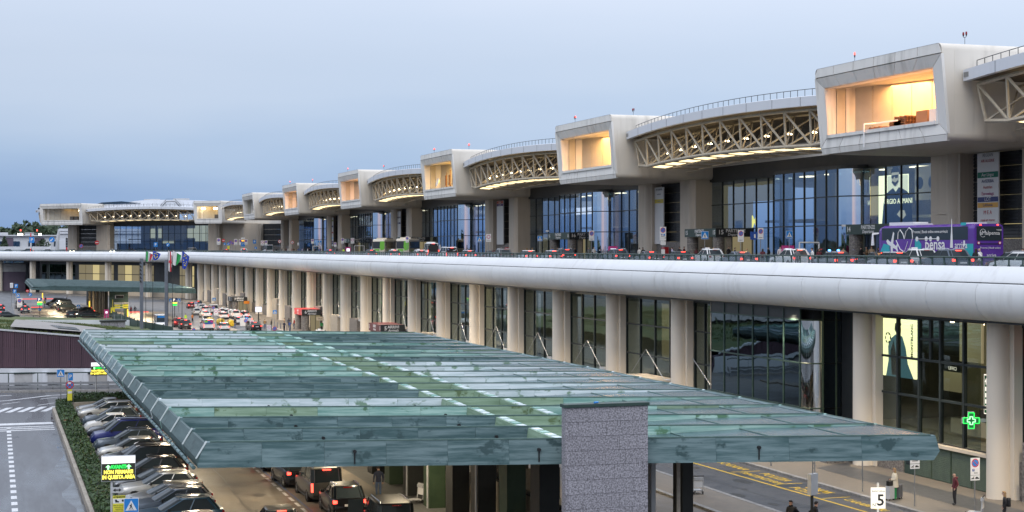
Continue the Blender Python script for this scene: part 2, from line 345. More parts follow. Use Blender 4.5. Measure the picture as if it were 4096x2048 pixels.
def thing(name, label, cat, loc=(0, 0, 0), rz=0, group=None):
    o = bpy.data.objects.new(name, None); COL.objects.link(o); o.location = loc; o.rotation_euler = (0, 0, rz); o.empty_display_size = .3
    return tag(o, label, cat, group)
def structure(o): o['kind'] = 'structure'; return o
def stuff(o): o['kind'] = 'stuff'; return o
def copy_tree(o, parent=None, loc=None, rz=None):
    c = o.copy(); COL.objects.link(c)
    if parent: c.parent = parent
    if loc is not None: c.location = loc
    if rz is not None: c.rotation_euler = (0, 0, rz)
    for ch in o.children: copy_tree(ch, c)
    return c
def dup(o, loc, rz, label, group=None, cat=None):
    c = copy_tree(o, None, loc, rz); c['label'] = label
    if group: c['group'] = group
    if cat: c['category'] = cat
    return c
def txt(s, size, loc, mat, parent=None, rot=(PI / 2, 0, 0), ax='CENTER', name='lettering', ext=.004, shear=0., sx=1., bold=0.):
    cu = bpy.data.curves.new(name, 'FONT'); cu.body = s; cu.size = size; cu.align_x = ax; cu.align_y = 'CENTER'; cu.extrude = ext; cu.shear = shear; cu.offset = bold; cu.resolution_u = 2
    cu.materials.append(M[mat] if isinstance(mat, str) else mat)
    o = bpy.data.objects.new(name, cu); COL.objects.link(o); o.location = loc; o.rotation_euler = rot; o.scale = (sx, 1, 1)
    if parent: o.parent = parent
    return o
FACE_W = (PI / 2, 0, -PI / 2)   # lettering on a face that looks towards -X
def area(name, loc, rot, sx, sy, e, c=(1, .78, .5), parent=None, spread=None):
    d = bpy.data.lights.new(name, 'AREA'); d.shape = 'RECTANGLE'; d.size = sx; d.size_y = sy; d.energy = e; d.color = c
    if spread: d.spread = spread
    o = bpy.data.objects.new(name, d); COL.objects.link(o); o.location = loc; o.rotation_euler = rot
    if parent: o.parent = parent
    return o
def point(name, loc, e, c=(1, .78, .5), r=.25, parent=None):
    d = bpy.data.lights.new(name, 'POINT'); d.energy = e; d.color = c; d.shadow_soft_size = r
    o = bpy.data.objects.new(name, d); COL.objects.link(o); o.location = loc
    if parent: o.parent = parent
    return o
def spot(name, loc, rot, e, ang, c=(1, .78, .5), r=.2, blend=.8):
    d = bpy.data.lights.new(name, 'SPOT'); d.energy = e; d.color = c; d.shadow_soft_size = r; d.spot_size = R(ang); d.spot_blend = blend
    o = bpy.data.objects.new(name, d); COL.objects.link(o); o.location = loc; o.rotation_euler = rot
    return o
WARM = (1, .82, .58)
# ================================================================== GROUND AND ROADS
structure(MB().poly([(-3500, -600, 0), (3500, -600, 0), (3500, 5000, 0), (-3500, 5000, 0)]).build('ground', 'asphalt'))
def sheet(name, x0, x1, y0, y1, z, mat): return structure(MB().poly([(x0, y0, z), (x1, y0, z), (x1, y1, z), (x0, y1, z)]).build(name, mat))
left_road = sheet('left_road', -14, 4.62, 60, 160.5, .004, 'wet_asphalt')
forecourt = sheet('forecourt', 6.3, 19.6, 50, 142, .004, 'forecourt')
sheet('far_forecourt', 4, 46.2, 285, 420, .004, 'forecourt')
lane = sheet('arrivals_road', 39.3, 46.2, 50, 285, .004, 'asphalt')
sheet('coach_lane', 26, 36.2, 50, 285, .004, 'forecourt')
def kerbed(name, x0, x1, y0, y1, mat, edges, near=105):
    p = structure(MB().box(x0 + .16, x1 - .16, y0, y1, -.05, .13).build(name, mat))
    for x in (x0, x1):
        if x in edges:
            y = y0
            me = MB().box(-.15, .15, -.485, .485, -.05, .14).mesh('kerb_stone', 'kerb')
            while y < near: link('kerb_stone', me, p, (x, y + .5, 0)); y += 1.0
            far = MB()
            while y < y1: far.box(x - .15, x + .15, y + .015, y + 4.985, -.05, .14); y += 5
            if far.v: stuff(far.build('kerb_run', 'kerb', p))
        else: MB().box(x - .16, x + .16, y0, y1, -.05, .13).build('edge_strip', mat, p)
    return p
pavement = kerbed('terminal_pavement', 46.35, 60, 52, 430, 'paving', (46.35,))
MB().box(49.3, 51.7, 52, 88.5, .131, .136).build('dark_paving_band', 'paving_dark', pavement)
MB().poly([(49.3, 88.5, .134), (51.7, 88.5, .134), (52.6, 90.3, .134), (49.3, 88.6, .134)]).build('dark_paving_end', 'paving_dark', pavement)
median = kerbed('median_pavement', 36.2, 39.25, 52, 285, 'paving', (36.2, 39.25), 98)
canopy_pavement = kerbed('canopy_pavement', 19.7, 26, 52, 150, 'paving', (19.7,), 112)
MB().box(20.9, 24.6, 52, 150, .131, .135).build('dark_paving_band', 'paving_dark', canopy_pavement)
kerbed('far_pavement', 20.5, 25.5, 290, 410, 'paving', ())
# painted road markings, each line its own piece
dm = MB().box(-.16, .16, -.55, .55, 0, .004).mesh('lane_dash', 'paint_white')
for i in range(30):
    y = 64 + 2.22 * i; x = 1.01 if y < 130 else 1.01 + (y - 130) * .09
    if y < 134: link('lane_dash', dm, left_road, (x, y, .004), rz=0 if y < 130 else -.2)
for i, (a, b) in enumerate(((126.7, 127.15), (127.9, 128.35), (129.1, 129.55), (130.9, 132.3))):
    MB().box(-14, 4.4, a, b, .004, .008).build('rumble_bar', 'paint_white', left_road)
zs = MB().add([(-.27, -2.1, 0), (.27, -2.1, 0), (.27 + 1.15, 2.1, 0), (-.27 + 1.15, 2.1, 0)], [(0, 1, 2, 3)]).mesh('zebra_stripe', 'paint_white')
for i in range(15): link('zebra_stripe', zs, left_road, (3.95 - .97 * i, 143.2, .008))
for (x0, y0, x1, y1, w) in ((1.2, 152.3, 5.0, 156.2, .35), (5.0, 156.2, 9.5, 157.9, .3), (-6, 147.5, 1.2, 152.3, .3), (.6, 148.7, 2.2, 150.5, .18), (4.0, 152.7, 5.6, 154.2, .18), (3.6, 146.7, 5.1, 148.6, .18), (-3, 156, 1.5, 157.6, .3), (-5, 151, -1, 155, .25)):
    d = Vector((x1 - x0, y1 - y0, 0)); n = Vector((-d.y, d.x, 0)).normalized() * w / 2; a = Vector((x0, y0, .009)); b = Vector((x1, y1, .009))
    MB().poly([a - n, b - n, b + n, a + n]).build('painted_line', 'paint_white', left_road)
fd = MB().box(-.09, .09, -.62, .62, 0, .004).mesh('lane_dash', 'paint_white')
for i in range(30): link('lane_dash', fd, forecourt, (15.71, 62.3 + 1.93 * i, .005))
MB().box(15.98, 16.08, 55, 112, .005, .009).build('blue_line', 'paint_blue', forecourt)
MB().lathe([(2.0, .006), (2.12, .006)], (12.6, 126, 0), 24, cap=False).build('painted_ring', 'paint_white', forecourt)
# yellow reserved bays in the arrivals road
MB().hexa([(43.2, 96, .004), (43.36, 96, .004), (44.4, 62, .004), (44.24, 62, .004), (43.2, 96, .008), (43.36, 96, .008), (44.4, 62, .008), (44.24, 62, .008)]).build('bay_line', 'paint_yellow', lane)
by = [94.7, 89.3, 83.85, 78.35, 72.9, 67.4]
for y in by: MB().box(43.55 + (94.7 - y) * .029, 45.75, y - .06, y + .06, .009, .013).build('bay_divider', 'paint_yellow', lane)
for y, words in ((92.0, ('DOGANA',)), (86.5, ('POLIZIA', 'PENITENZIARIA')), (81.1, ('ESAMI', 'POSTA')), (75.6, ('CARABINIERI',)), (70, ('POLIZIA',))):
    for k, wd in enumerate(words):
        txt(wd, .95 if len(wd) < 10 else .72, (45.35 - .95 * k - (.25 if len(words) == 1 else 0), y, .009), 'paint_yellow', lane, rot=(0, 0, -PI / 2), name='painted_word', ext=.002, bold=.01)
for (x, y, r) in ((13.6, 82.5, .32), (29, 75.5, .35), (34.5, 74.0, .3)):
    MB().lathe([(0.01, .010), (r, .010)], (x, y, 0), 14, cap=False).build('manhole_cover', 'black', forecourt if x < 20 else lane)
wet = MB(); rp = [(4.6, 60)]
for i in range(40): y = 60 + 2 * i; rp.append((4.6 - (.35 + .5 * random.random() + .35 * math.sin(i * .9)) * (1 if y < 128 else .3), y))
rp.append((4.6, 140)); wet.poly([(x, y, .0055) for x, y in rp]); wet.build('wet_gutter', pm('wet_gutter', (.035, .038, .043), (.05, .052, .058), .5, .07, r2=.3), left_road)
def stain(par, x, y, r, mat, z=.006, st=1.):
    n = 14; MB().poly([(x + r * st * (.7 + .5 * random.random()) * math.cos(2 * PI * i / n), y + r * 2.2 * (.7 + .5 * random.random()) * math.sin(2 * PI * i / n), z) for i in range(n)]).build('oil_stain', mat, par)
M['stain'] = pm('stain', (.055, .05, .046), (.075, .068, .06), 2, .3); M['stain_tan'] = pm('stain_tan', (.16, .13, .10), (.19, .16, .125), 1, .5)
for i in range(16): stain(forecourt, random.uniform(12.8, 19), random.uniform(68, 112), random.uniform(.12, .5), 'stain' if i % 3 else 'stain_tan')
for i in range(10): stain(lane, random.uniform(40, 43), random.uniform(64, 98), random.uniform(.15, .5), 'stain')
for i in range(8): stain(left_road, random.uniform(-4, 4), random.uniform(75, 128), random.uniform(.2, .6), M['wet_gutter'] if 0 else bpy.data.materials['wet_gutter'])
for (pts, par) in (([(13, 70), (13.3, 78), (12.9, 86), (13.2, 97), (13.0, 110)], forecourt), ([(14.2, 92), (15, 92.6), (17, 92.3), (19, 93)], forecourt), ([(-2.2, 70), (-2.0, 90), (-2.3, 108), (-2.1, 126)], left_road), ([(-6, 112), (0, 112.4), (4.5, 112)], left_road), ([(41, 96), (41.2, 84), (41.6, 72), (42, 62)], lane)):
    for a, b in zip(pts, pts[1:]):
        d = Vector((b[0] - a[0], b[1] - a[1], 0)); n = Vector((-d.y, d.x, 0)).normalized() * .035; A = Vector((a[0], a[1], .0065)); B = Vector((b[0], b[1], .0065)); MB().poly([A - n, B - n, B + n, A + n]).build('sealed_crack', 'stain', par)
# ------------------------------------------------------------------ hedge planter on the left of the parked cars
pl = thing('planter_wall', 'low stone planter wall holding the hedge beside the wet road', 'wall', (0, 0, 0))
m1 = MB().box(-.11, .11, -.74, .74, 0, .42).mesh('stone_block', 'stone_warm')
for i in range(52): link('stone_block', m1, pl, (4.76, 63 + 1.5 * i, 0))
m2 = MB().box(-.72, .72, -.12, .12, 0, .85).mesh('stone_block', 'stone_warm')
for i in range(5): link('stone_block', m2, pl, (6.9 + 1.47 * i, 139.6 + .25 * i, 0), rz=.15)
MB().box(4.87, 6.0, 62.3, 141, 0, .36).build('soil', 'soil', pl)
def leaves(name, boxes, n, size, mats, label, cat='hedge'):
    mb = MB(); tot = sum((b[1] - b[0]) * (b[3] - b[2]) for b in boxes)
    for (x0, x1, y0, y1, z0, z1) in boxes:
        mb.box(x0 + .12, x1 - .12, y0, y1, z0, z1 - .18, 0)
        for _ in range(int(n * (x1 - x0) * (y1 - y0) / tot)):
            f = random.random()
            bump_ = .12 * math.sin(y0 + random.random() * 2 * PI)
            x = random.uniform(x0, x1); y = random.uniform(y0, y1); h = z1 + .16 * math.sin(y * 1.9 + x) + .1 * math.sin(y * 5.1)
            if f < .5: z = h - abs(random.gauss(0, .10))
            elif f < .75: x = x0 + abs(random.gauss(0, .07)); z = random.uniform(z0, h)
            else: y = (y0 if y1 - y0 < 4 else y) + abs(random.gauss(0, .1)); x = x1 - abs(random.gauss(0, .07)) if y1 - y0 > 4 else x; z = random.uniform(z0, h)
            a = Vector((random.gauss(0, 1), random.gauss(0, 1), random.gauss(0, 1))).normalized(); b = a.orthogonal().normalized(); s = size * random.uniform(.6, 1.3)
            c = Vector((x, y, z)); mb.add([c - a * s, c - b * s * .45, c + a * s, c + b * s * .45], [(0, 1, 2, 3)], random.choice((1, 1, 1, 2, 2) if len(mats) > 2 else (1,)) if random.random() > .004 else len(mats) - 1)
    return mb.build(name, mats)
tag(leaves('hedge', [(4.95, 6.05, 62, 140.5, .3, 1.0), (6.0, 13.2, 140.2, 143.4, .4, 1.25)], 26000, .115, ['leaf_dark', 'leaf', 'leaf_dark', 'leaf_red'], 'h'), 'clipped green hedge running between the wet road and the parked cars', 'hedge')
# ------------------------------------------------------------------ grass mound, purple cladding, ramp wall, guard rail
def yf(x): return 170.46 - .3255 * x
def hz(x, y):
    t = max(0., y - yf(x)); f = 5.62 - .085 * x if x < 12 else 4.6 - .2 * (x - 12)
    return max(.05, f * (1 - .10 * min(t, 30) / 30 - .75 * max(0, min(1, (t - 30) / 95)) ** 1.15))
mb = MB(); nx, ny = 64, 40; xs = [-30 + 54 * i / nx for i in range(nx + 1)]
vs = []
for i, x in enumerate(xs):
    for j in range(ny + 1):
        t = 150 * (j / ny) ** 1.3; y = yf(x) + .25 + t; vs.append((x, y, hz(x, y) + (random.gauss(0, .07) if j else 0)))
fs = [(i * (ny + 1) + j, (i + 1) * (ny + 1) + j, (i + 1) * (ny + 1) + j + 1, i * (ny + 1) + j + 1) for i in range(nx) for j in range(ny)]
structure(mb.add(vs, fs).build('grass_mound', 'grass', smooth=True))
tb = MB()
for _ in range(9000):
    x = random.uniform(-1, 20); y = yf(x) + random.uniform(.3, 90) ** 1.0; z = hz(x, y)
    a = random.uniform(0, 2 * PI); w = random.uniform(.05, .14); h = random.uniform(.12, .35)
    tb.add([(x - w * math.cos(a), y - w * math.sin(a), z - .03), (x + w * math.cos(a), y + w * math.sin(a), z - .03), (x + random.gauss(0, .1), y, z + h)], [(0, 1, 2)])
tag(stuff(tb.build('grass_tufts', 'grass')), 'rough grass growing on the mound above the purple wall', 'grass')
sl = thing('skylight_slab', 'grey weathered slab lying in the grass with a dark window', 'slab')
def onm(x, y, dz=.42): return (x, y, hz(x, y) + dz)
a0, a1, b0, b1 = (1.5, 172.5), (10.6, 172.0), (2.6, 213.), (12.4, 190.)
g = 9
def bil(u, v): x = (a0[0] * (1 - u) + a1[0] * u) * (1 - v) + (b0[0] * (1 - u) + b1[0] * u) * v; y = (a0[1] * (1 - u) + a1[1] * u) * (1 - v) + (b0[1] * (1 - u) + b1[1] * u) * v; return x, y
for i in range(g):  # boards of the slab
    m_ = MB(); pts = []
    for v in (i / g + .004, (i + 1) / g - .004):
        pts.append([onm(*bil(u / 8, v)) for u in range(9)])
    m_.loft([pts[0], pts[1], [(x, y, z - .3) for x, y, z in pts[1]], [(x, y, z - .3) for x, y, z in pts[0]]], closed=False).build('slab_board', 'wood_slab', sl)
m_ = MB(); m_.hexa([onm(*bil(.52, .16), .4), onm(*bil(.76, .13), .4), onm(*bil(.70, .47), .4), onm(*bil(.42, .5), .4), onm(*bil(.52, .16), .5), onm(*bil(.76, .13), .5), onm(*bil(.70, .47), .5), onm(*bil(.42, .5), .5)])
m_.build('dark_window', 'car_glass', sl)
pw = thing('ramp_building', 'low building clad in dark purple ribbed panels under the grass mound', 'building')
for i in range(40):
    x0 = -19 + 1.1 * i; x1 = x0 + 1.07; za = 5.62 - .085 * x0 if x0 < 12 else 4.6 - .2 * (x0 - 12); zb = 5.62 - .085 * x1 if x1 < 12 else 4.6 - .2 * (x1 - 12)
    m_ = MB()
    for k in range(6):  # ribs
        xa = x0 + (x1 - x0) * k / 6; xb = x0 + (x1 - x0) * (k + .86) / 6; z_ = za + (zb - za) * k / 6
        m_.hexa([(xa, yf(xa) - .05, 1.75), (xb, yf(xb) - .05, 1.75), (xb, yf(xb) + .1, 1.75), (xa, yf(xa) + .1, 1.75), (xa, yf(xa) - .05, z_), (xb, yf(xb) - .05, z_), (xb, yf(xb) + .1, z_), (xa, yf(xa) + .1, z_)])
    m_.build('cladding_panel', 'purple_panel', pw)
    MB().hexa([(x0, yf(x0) - .2, za), (x1 + .03, yf(x1) - .2, zb), (x1 + .03, yf(x1) + .3, zb), (x0, yf(x0) + .3, za), (x0, yf(x0) - .2, za + .14), (x1 + .03, yf(x1) - .2, zb + .14), (x1 + .03, yf(x1) + .3, zb + .14), (x0, yf(x0) + .3, za + .14)]).build('coping', 'light_grey', pw)
MB().hexa([(-20, yf(-20) + .12, -.1), (26, yf(26) + .12, -.1), (26, yf(26) + .5, -.1), (-20, yf(-20) + .5, -.1), (-20, yf(-20) + .12, 5.5), (26, yf(26) + .12, 1.8), (26, yf(26) + .5, 1.8), (-20, yf(-20) + .5, 5.5)]).build('wall', 'purple_wall', pw)
rw = thing('ramp_wall', 'pale concrete ramp wall with framed recesses behind the guard rail', 'wall')
MB().hexa([(-20, yf(-20) - .6, 0), (26, yf(26) - .6, 0), (26, yf(26) - .25, 0), (-20, yf(-20) - .25, 0), (-20, yf(-20) - .6, 1.7), (26, yf(26) - .6, 1.7), (26, yf(26) - .25, 1.7), (-20, yf(-20) - .25, 1.7)]).build('wall_face', 'white_wall', rw)
for x in (1.4, 4.6, 8.6, 12.2):
    MB().box(x, x + .5, yf(x) - 1.2, yf(x) - .62, 0, 1.25 + .1 * (x > 4)).build('buttress', 'fascia', rw)
    MB().box(x + .5, x + 2.9, yf(x + 1.5) - .85, yf(x + 1.5) - .62, .15, 1.2).build('recess_panel', 'concrete' if x < 8 else 'concrete_old', rw)
    MB().box(x + .4, x + 3.0, yf(x + 1.5) - .95, yf(x + 1.5) - .62, 1.2, 1.32).build('recess_lintel', 'dark_metal', rw)
MB().box(9.5, 11.2, yf(10) - .9, yf(10) - .63, 0, 1.35).build('stained_panel', 'concrete_old', rw)
gr = thing('guard_rail', 'grey steel guard rail with a green handrail on the far side of the road', 'guard rail')
for i in range(2):
    MB().hexa([(-20, 165.2, .35 + .32 * i), (26, 157.2, .35 + .32 * i), (26, 157.28, .35 + .32 * i), (-20, 165.28, .35 + .32 * i), (-20, 165.2, .58 + .32 * i), (26, 157.2, .58 + .32 * i), (26, 157.28, .58 + .32 * i), (-20, 165.28, .58 + .32 * i)]).build('rail_beam', 'steel', gr)
for i in range(18): x = -18 + 2.6 * i; MB().box(x - .06, x + .06, 165.3 - .174 * (x + 20) + .0, 165.42 - .174 * (x + 20), 0, .95).build('post', 'steel', gr)
MB().tube([(-20, 166.1, 1.75), (26, 158.1, 1.75)], .06).build('handrail', 'dark_green', gr)
for i in range(16): x = -18 + 2.75 * i; MB().cyl((x, 166.1 - .174 * (x + 20), 0), (x, 166.1 - .174 * (x + 20), 1.75), .045, 6).build('rail_post', 'dark_green', gr)
MB().hexa([(-20, 164.2, 0), (26, 156.2, 0), (26, 156.5, 0), (-20, 164.5, 0), (-20, 164.2, .22), (26, 156.2, .22), (26, 156.5, .22), (-20, 164.5, .22)]).build('kerb', 'kerb', gr)
# railing of the far car park and walls of the ramp behind the mound
fr = thing('car_park_railing', 'dark green railing along the near edge of the far car park', 'railing')
def fy(x): return 322.0 - .34 * x
for z, r in ((1.05, .05), (.55, .035)): MB().tube([(-6, fy(-6), z), (22, fy(22), z)], r).build('rail', 'dark_green', fr)
MB().hexa([(-6, fy(-6), 0), (22, fy(22), 0), (22, fy(22) + .2, 0), (-6, fy(-6) + .2, 0), (-6, fy(-6), .32), (22, fy(22), .32), (22, fy(22) + .2, .32), (-6, fy(-6) + .2, .32)]).build('base_beam', 'dark_green', fr)
for i in range(10): x = -4.5 + 2.9 * i; MB().cyl((x, fy(x), 0), (x, fy(x), 1.05), .05, 6).build('rail_post', 'dark_green', fr)
sph = MB().lathe([(0, .62), (.25, .55), (.36, .34), (.33, .1), (.25, 0)], n=10).mesh('stone_ball', 'stone_warm', True)
for i, x in enumerate((5.3, 6.4, 8.5, 10.8, 12.5, 15.7)): link('stone_ball', sph, loc=(x, fy(x) - .7, 0), label='round tan stone bollard, number %s from the left in front of the car park railing' % ('one', 'two', 'three', 'four', 'five', 'six')[i], cat='bollard', group='round stone bollards by the far railing')
ww = thing('white_ramp_wall', 'long white ramp wall rising behind the grass mound', 'wall')
MB().hexa([(5, 287, 0), (23, 281, 0), (23, 281.4, 0), (5, 287.4, 0), (5, 287, 1.55), (23, 281, 1.55), (23, 281.4, 1.55), (5, 287.4, 1.55)]).build('wall_face', 'white_wall', ww)
for i, (x0, y0, x1, y1) in enumerate(((21.8, 317, 23.0, 281), (22.3, 281, 26.5, 252))):
    rr = thing('ramp_railing', ('upper' if i == 0 else 'lower') + ' sloping dark green railing beside the ramp near the flag poles', 'railing')
    MB().hexa([(x0, y0, .3), (x0 + .08, y0, .3), (x1 + .08, y1, .3), (x1, y1, .3), (x0, y0, 1.7), (x0 + .08, y0, 1.7), (x1 + .08, y1, 1.7), (x1, y1, 1.7)]).build('rail_panel', 'dark_green', rr)
    for k in range(6): t = k / 5; MB().box(x0 + (x1 - x0) * t - .06, x0 + (x1 - x0) * t + .12, y0 + (y1 - y0) * t - .05, y0 + (y1 - y0) * t + .05, 0, 1.85).build('rail_post', 'dark_green', rr)
gt = thing('fence_gate', 'light grey wire gate on the pale ramp wall', 'gate', (18.3, 280, 0))
for x in (0, 1.3, 2.5): MB().box(x - .06, x + .06, -.05, .05, 0, 2.6).build('gate_post', 'steel', gt)
for z in (1.0, 1.8, 2.5): MB().box(0, 2.5, -.03, .03, z - .03, z + .03).build('gate_rail', 'steel', gt)
# ------------------------------------------------------------------ far left background
def blockb(name, label, x0, x1, y0, y1, z1, mat, parts, z0=0):
    b = thing(name, label, 'building'); MB().box(x0, x1, y0, y1, z0, z1).build('wall', mat, b)
    for p in parts: MB().box(*p[:6]).build(p[7] if len(p) > 7 else 'panel', p[6], b)
    return b
b = blockb('office_building', 'low white and purple panelled office building under the trees at the far left', -20, 64, 800, 830, 20.0, 'white_wall', [])
x = -20; k = 0
for w, mt in ((4, 'purple_panel'), (16, 'purple_wall'), (2, 'white_wall'), (3, 'glass_dark'), (3.4, 'purple_wall'), (3, 'glass_dark'), (4, 'white_wall'), (3, 'glass_dark'), (4.4, 'purple_wall'), (4.5, 'white_wall'), (3.2, 'glass_dark'), (7, 'purple_wall'), (9, 'concrete')):
    if mt != 'white_wall': MB().box(x, x + w, 799.6, 800 - .05, 13.5 if mt == 'glass_dark' else 11, 17.5 if mt == 'glass_dark' else 19.2).build('window' if mt == 'glass_dark' else 'wall_panel', mt, b)
    x += w
MB().box(-21, 52, 798.5, 831, 20.02, 20.6).build('roof', 'roof', b)
for x in (2, 14, 33, 41): MB().box(x, x + 4, 805, 812, 20.6, 21.8).build('roof_unit', 'light_grey', b)
wl = thing('white_boundary_wall', 'long smooth white wall below the purple panelled offices', 'wall')
MB().box(-40, 60, 760, 760.6, 0, 14.9).build('wall_face', 'white_wall', wl); MB().box(-40, 60, 759.4, 760, 9, 12.6).build('grey_base', 'concrete', wl)
jb = thing('service_building', 'tall narrow white service building left of the last roof box', 'building')
MB().box(26, 60, 690, 715, 0, 22.4).build('wall', 'white_wall', jb)
for (z, t, dx) in ((22.4, 1.1, .4), (17.6, 4.0, .3), (21, .8, .1)): MB().box(26 - dx, 60, 689.4, 690 - .02, z - t, z).build('white_panel', 'fascia', jb)
MB().prism([(26, 690.5, 12), (24.6, 690.5, 12), (25.2, 690.5, 19), (26, 690.5, 22.2)], (0, 20, 0)).build('slanted_end', 'light_grey', jb)
fm = thing('floodlight_mast', 'red and white floodlight mast with a lit lamp above the far wall', 'lamp post', (15.4, 745, 0))
for i in range(6): MB().cyl((0, 0, 3.5 * i), (0, 0, 3.5 * (i + 1)), .42 - .03 * i, 8).build('mast_section', 'flag_red' if i % 2 else 'flag_white', fm)
MB().box(-5.2, 4.6, -.2, .2, 20.7, 21.0).build('crossarm', 'steel', fm)
for x, mt, e in ((-4.6, 'lamp_on', 1), (4.0, 'lamp_on', .3)): MB().box(x - .8 * e - .3, x + .8 * e + .3, -.6, 0, 20.0, 20.7).build('floodlight', mt, fm)
for x in (-4.4, 2.7): MB().box(x - .25, x + .25, -.2, .2, 21.9, 22.6).build('beacon_light', 'beacon_on', fm)
# trees: leaf clumps spread through the crown
def crown(mb, x, y, z0, z1, r, n, s, conical=False, m=0):
    for _ in range(n):
        t = random.random(); rr = r * ((1 - t) ** .8 if conical else math.sqrt(max(.05, 1 - (2 * t - 1) ** 2))) * (random.random() ** .4)
        a = random.uniform(0, 2 * PI); c = Vector((x + rr * math.cos(a), y + rr * math.sin(a), z0 + (z1 - z0) * t))
        u = Vector((random.gauss(0, 1), random.gauss(0, 1), random.gauss(0, 1))).normalized(); w = u.orthogonal().normalized(); q = s * random.uniform(.5, 1.2)
        mb.add([c - u * q, c - w * q * .6, c + u * q, c + w * q * .6], [(0, 1, 2, 3)], m)
def tree(name, label, x, y, h, r, con):
    t = thing(name, label, 'tree', (x, y, 0)); m_ = MB(); crown(m_, 0, 0, h * .18, h, r, 700, .75, con); m_.build('crown', 'leaf_dark', t)
    m_ = MB().cyl((0, 0, 0), (0, 0, h * .7), .35, 7, .12)
    for i in range(5): a = i * 2.4; m_.cyl((0, 0, h * .3 + i), (math.cos(a) * r * .6, math.sin(a) * r * .6, h * .5 + i), .12, 5, .04)
    m_.build('trunk', 'pallet', t)
tree('conifer_tree', 'conical green tree in front of the purple panelled offices', 4.2, 775, 19.5, 5.2, True)
tree('round_tree', 'rounded green tree right of the floodlight mast', 21.5, 775, 18.2, 4.6, False)
tree('round_tree', 'rusty low tree at the right end of the panelled offices', 36, 776, 16.6, 3.6, False)
fo = MB()
for i in range(430):
    x = random.uniform(-120, 190); y = random.uniform(1080, 1300); h = random.uniform(21, 27) + 2.5 * math.sin(x * .05) + 3 * math.sin(x * .021 + 1); r = random.uniform(4, 7)
    fo.cyl((x, y, 0), (x, y, h * .6), .5, 4); crown(fo, x, y, h * .25, h, r, 70, 2.0)
for i in range(650):  # the wood across the road that the glass reflects
    a = random.uniform(-60, 1100); x = random.uniform(-330, -250); h = random.uniform(9, 17) + 4 * math.sin(a * .03) + 3 * math.sin(a * .011); crown(fo, x, a, -1, h, random.uniform(4, 8), 44, 2.8)
tag(stuff(fo.build('forest', 'leaf_dark')), 'dark wooded treeline along the horizon behind the airport', 'forest')
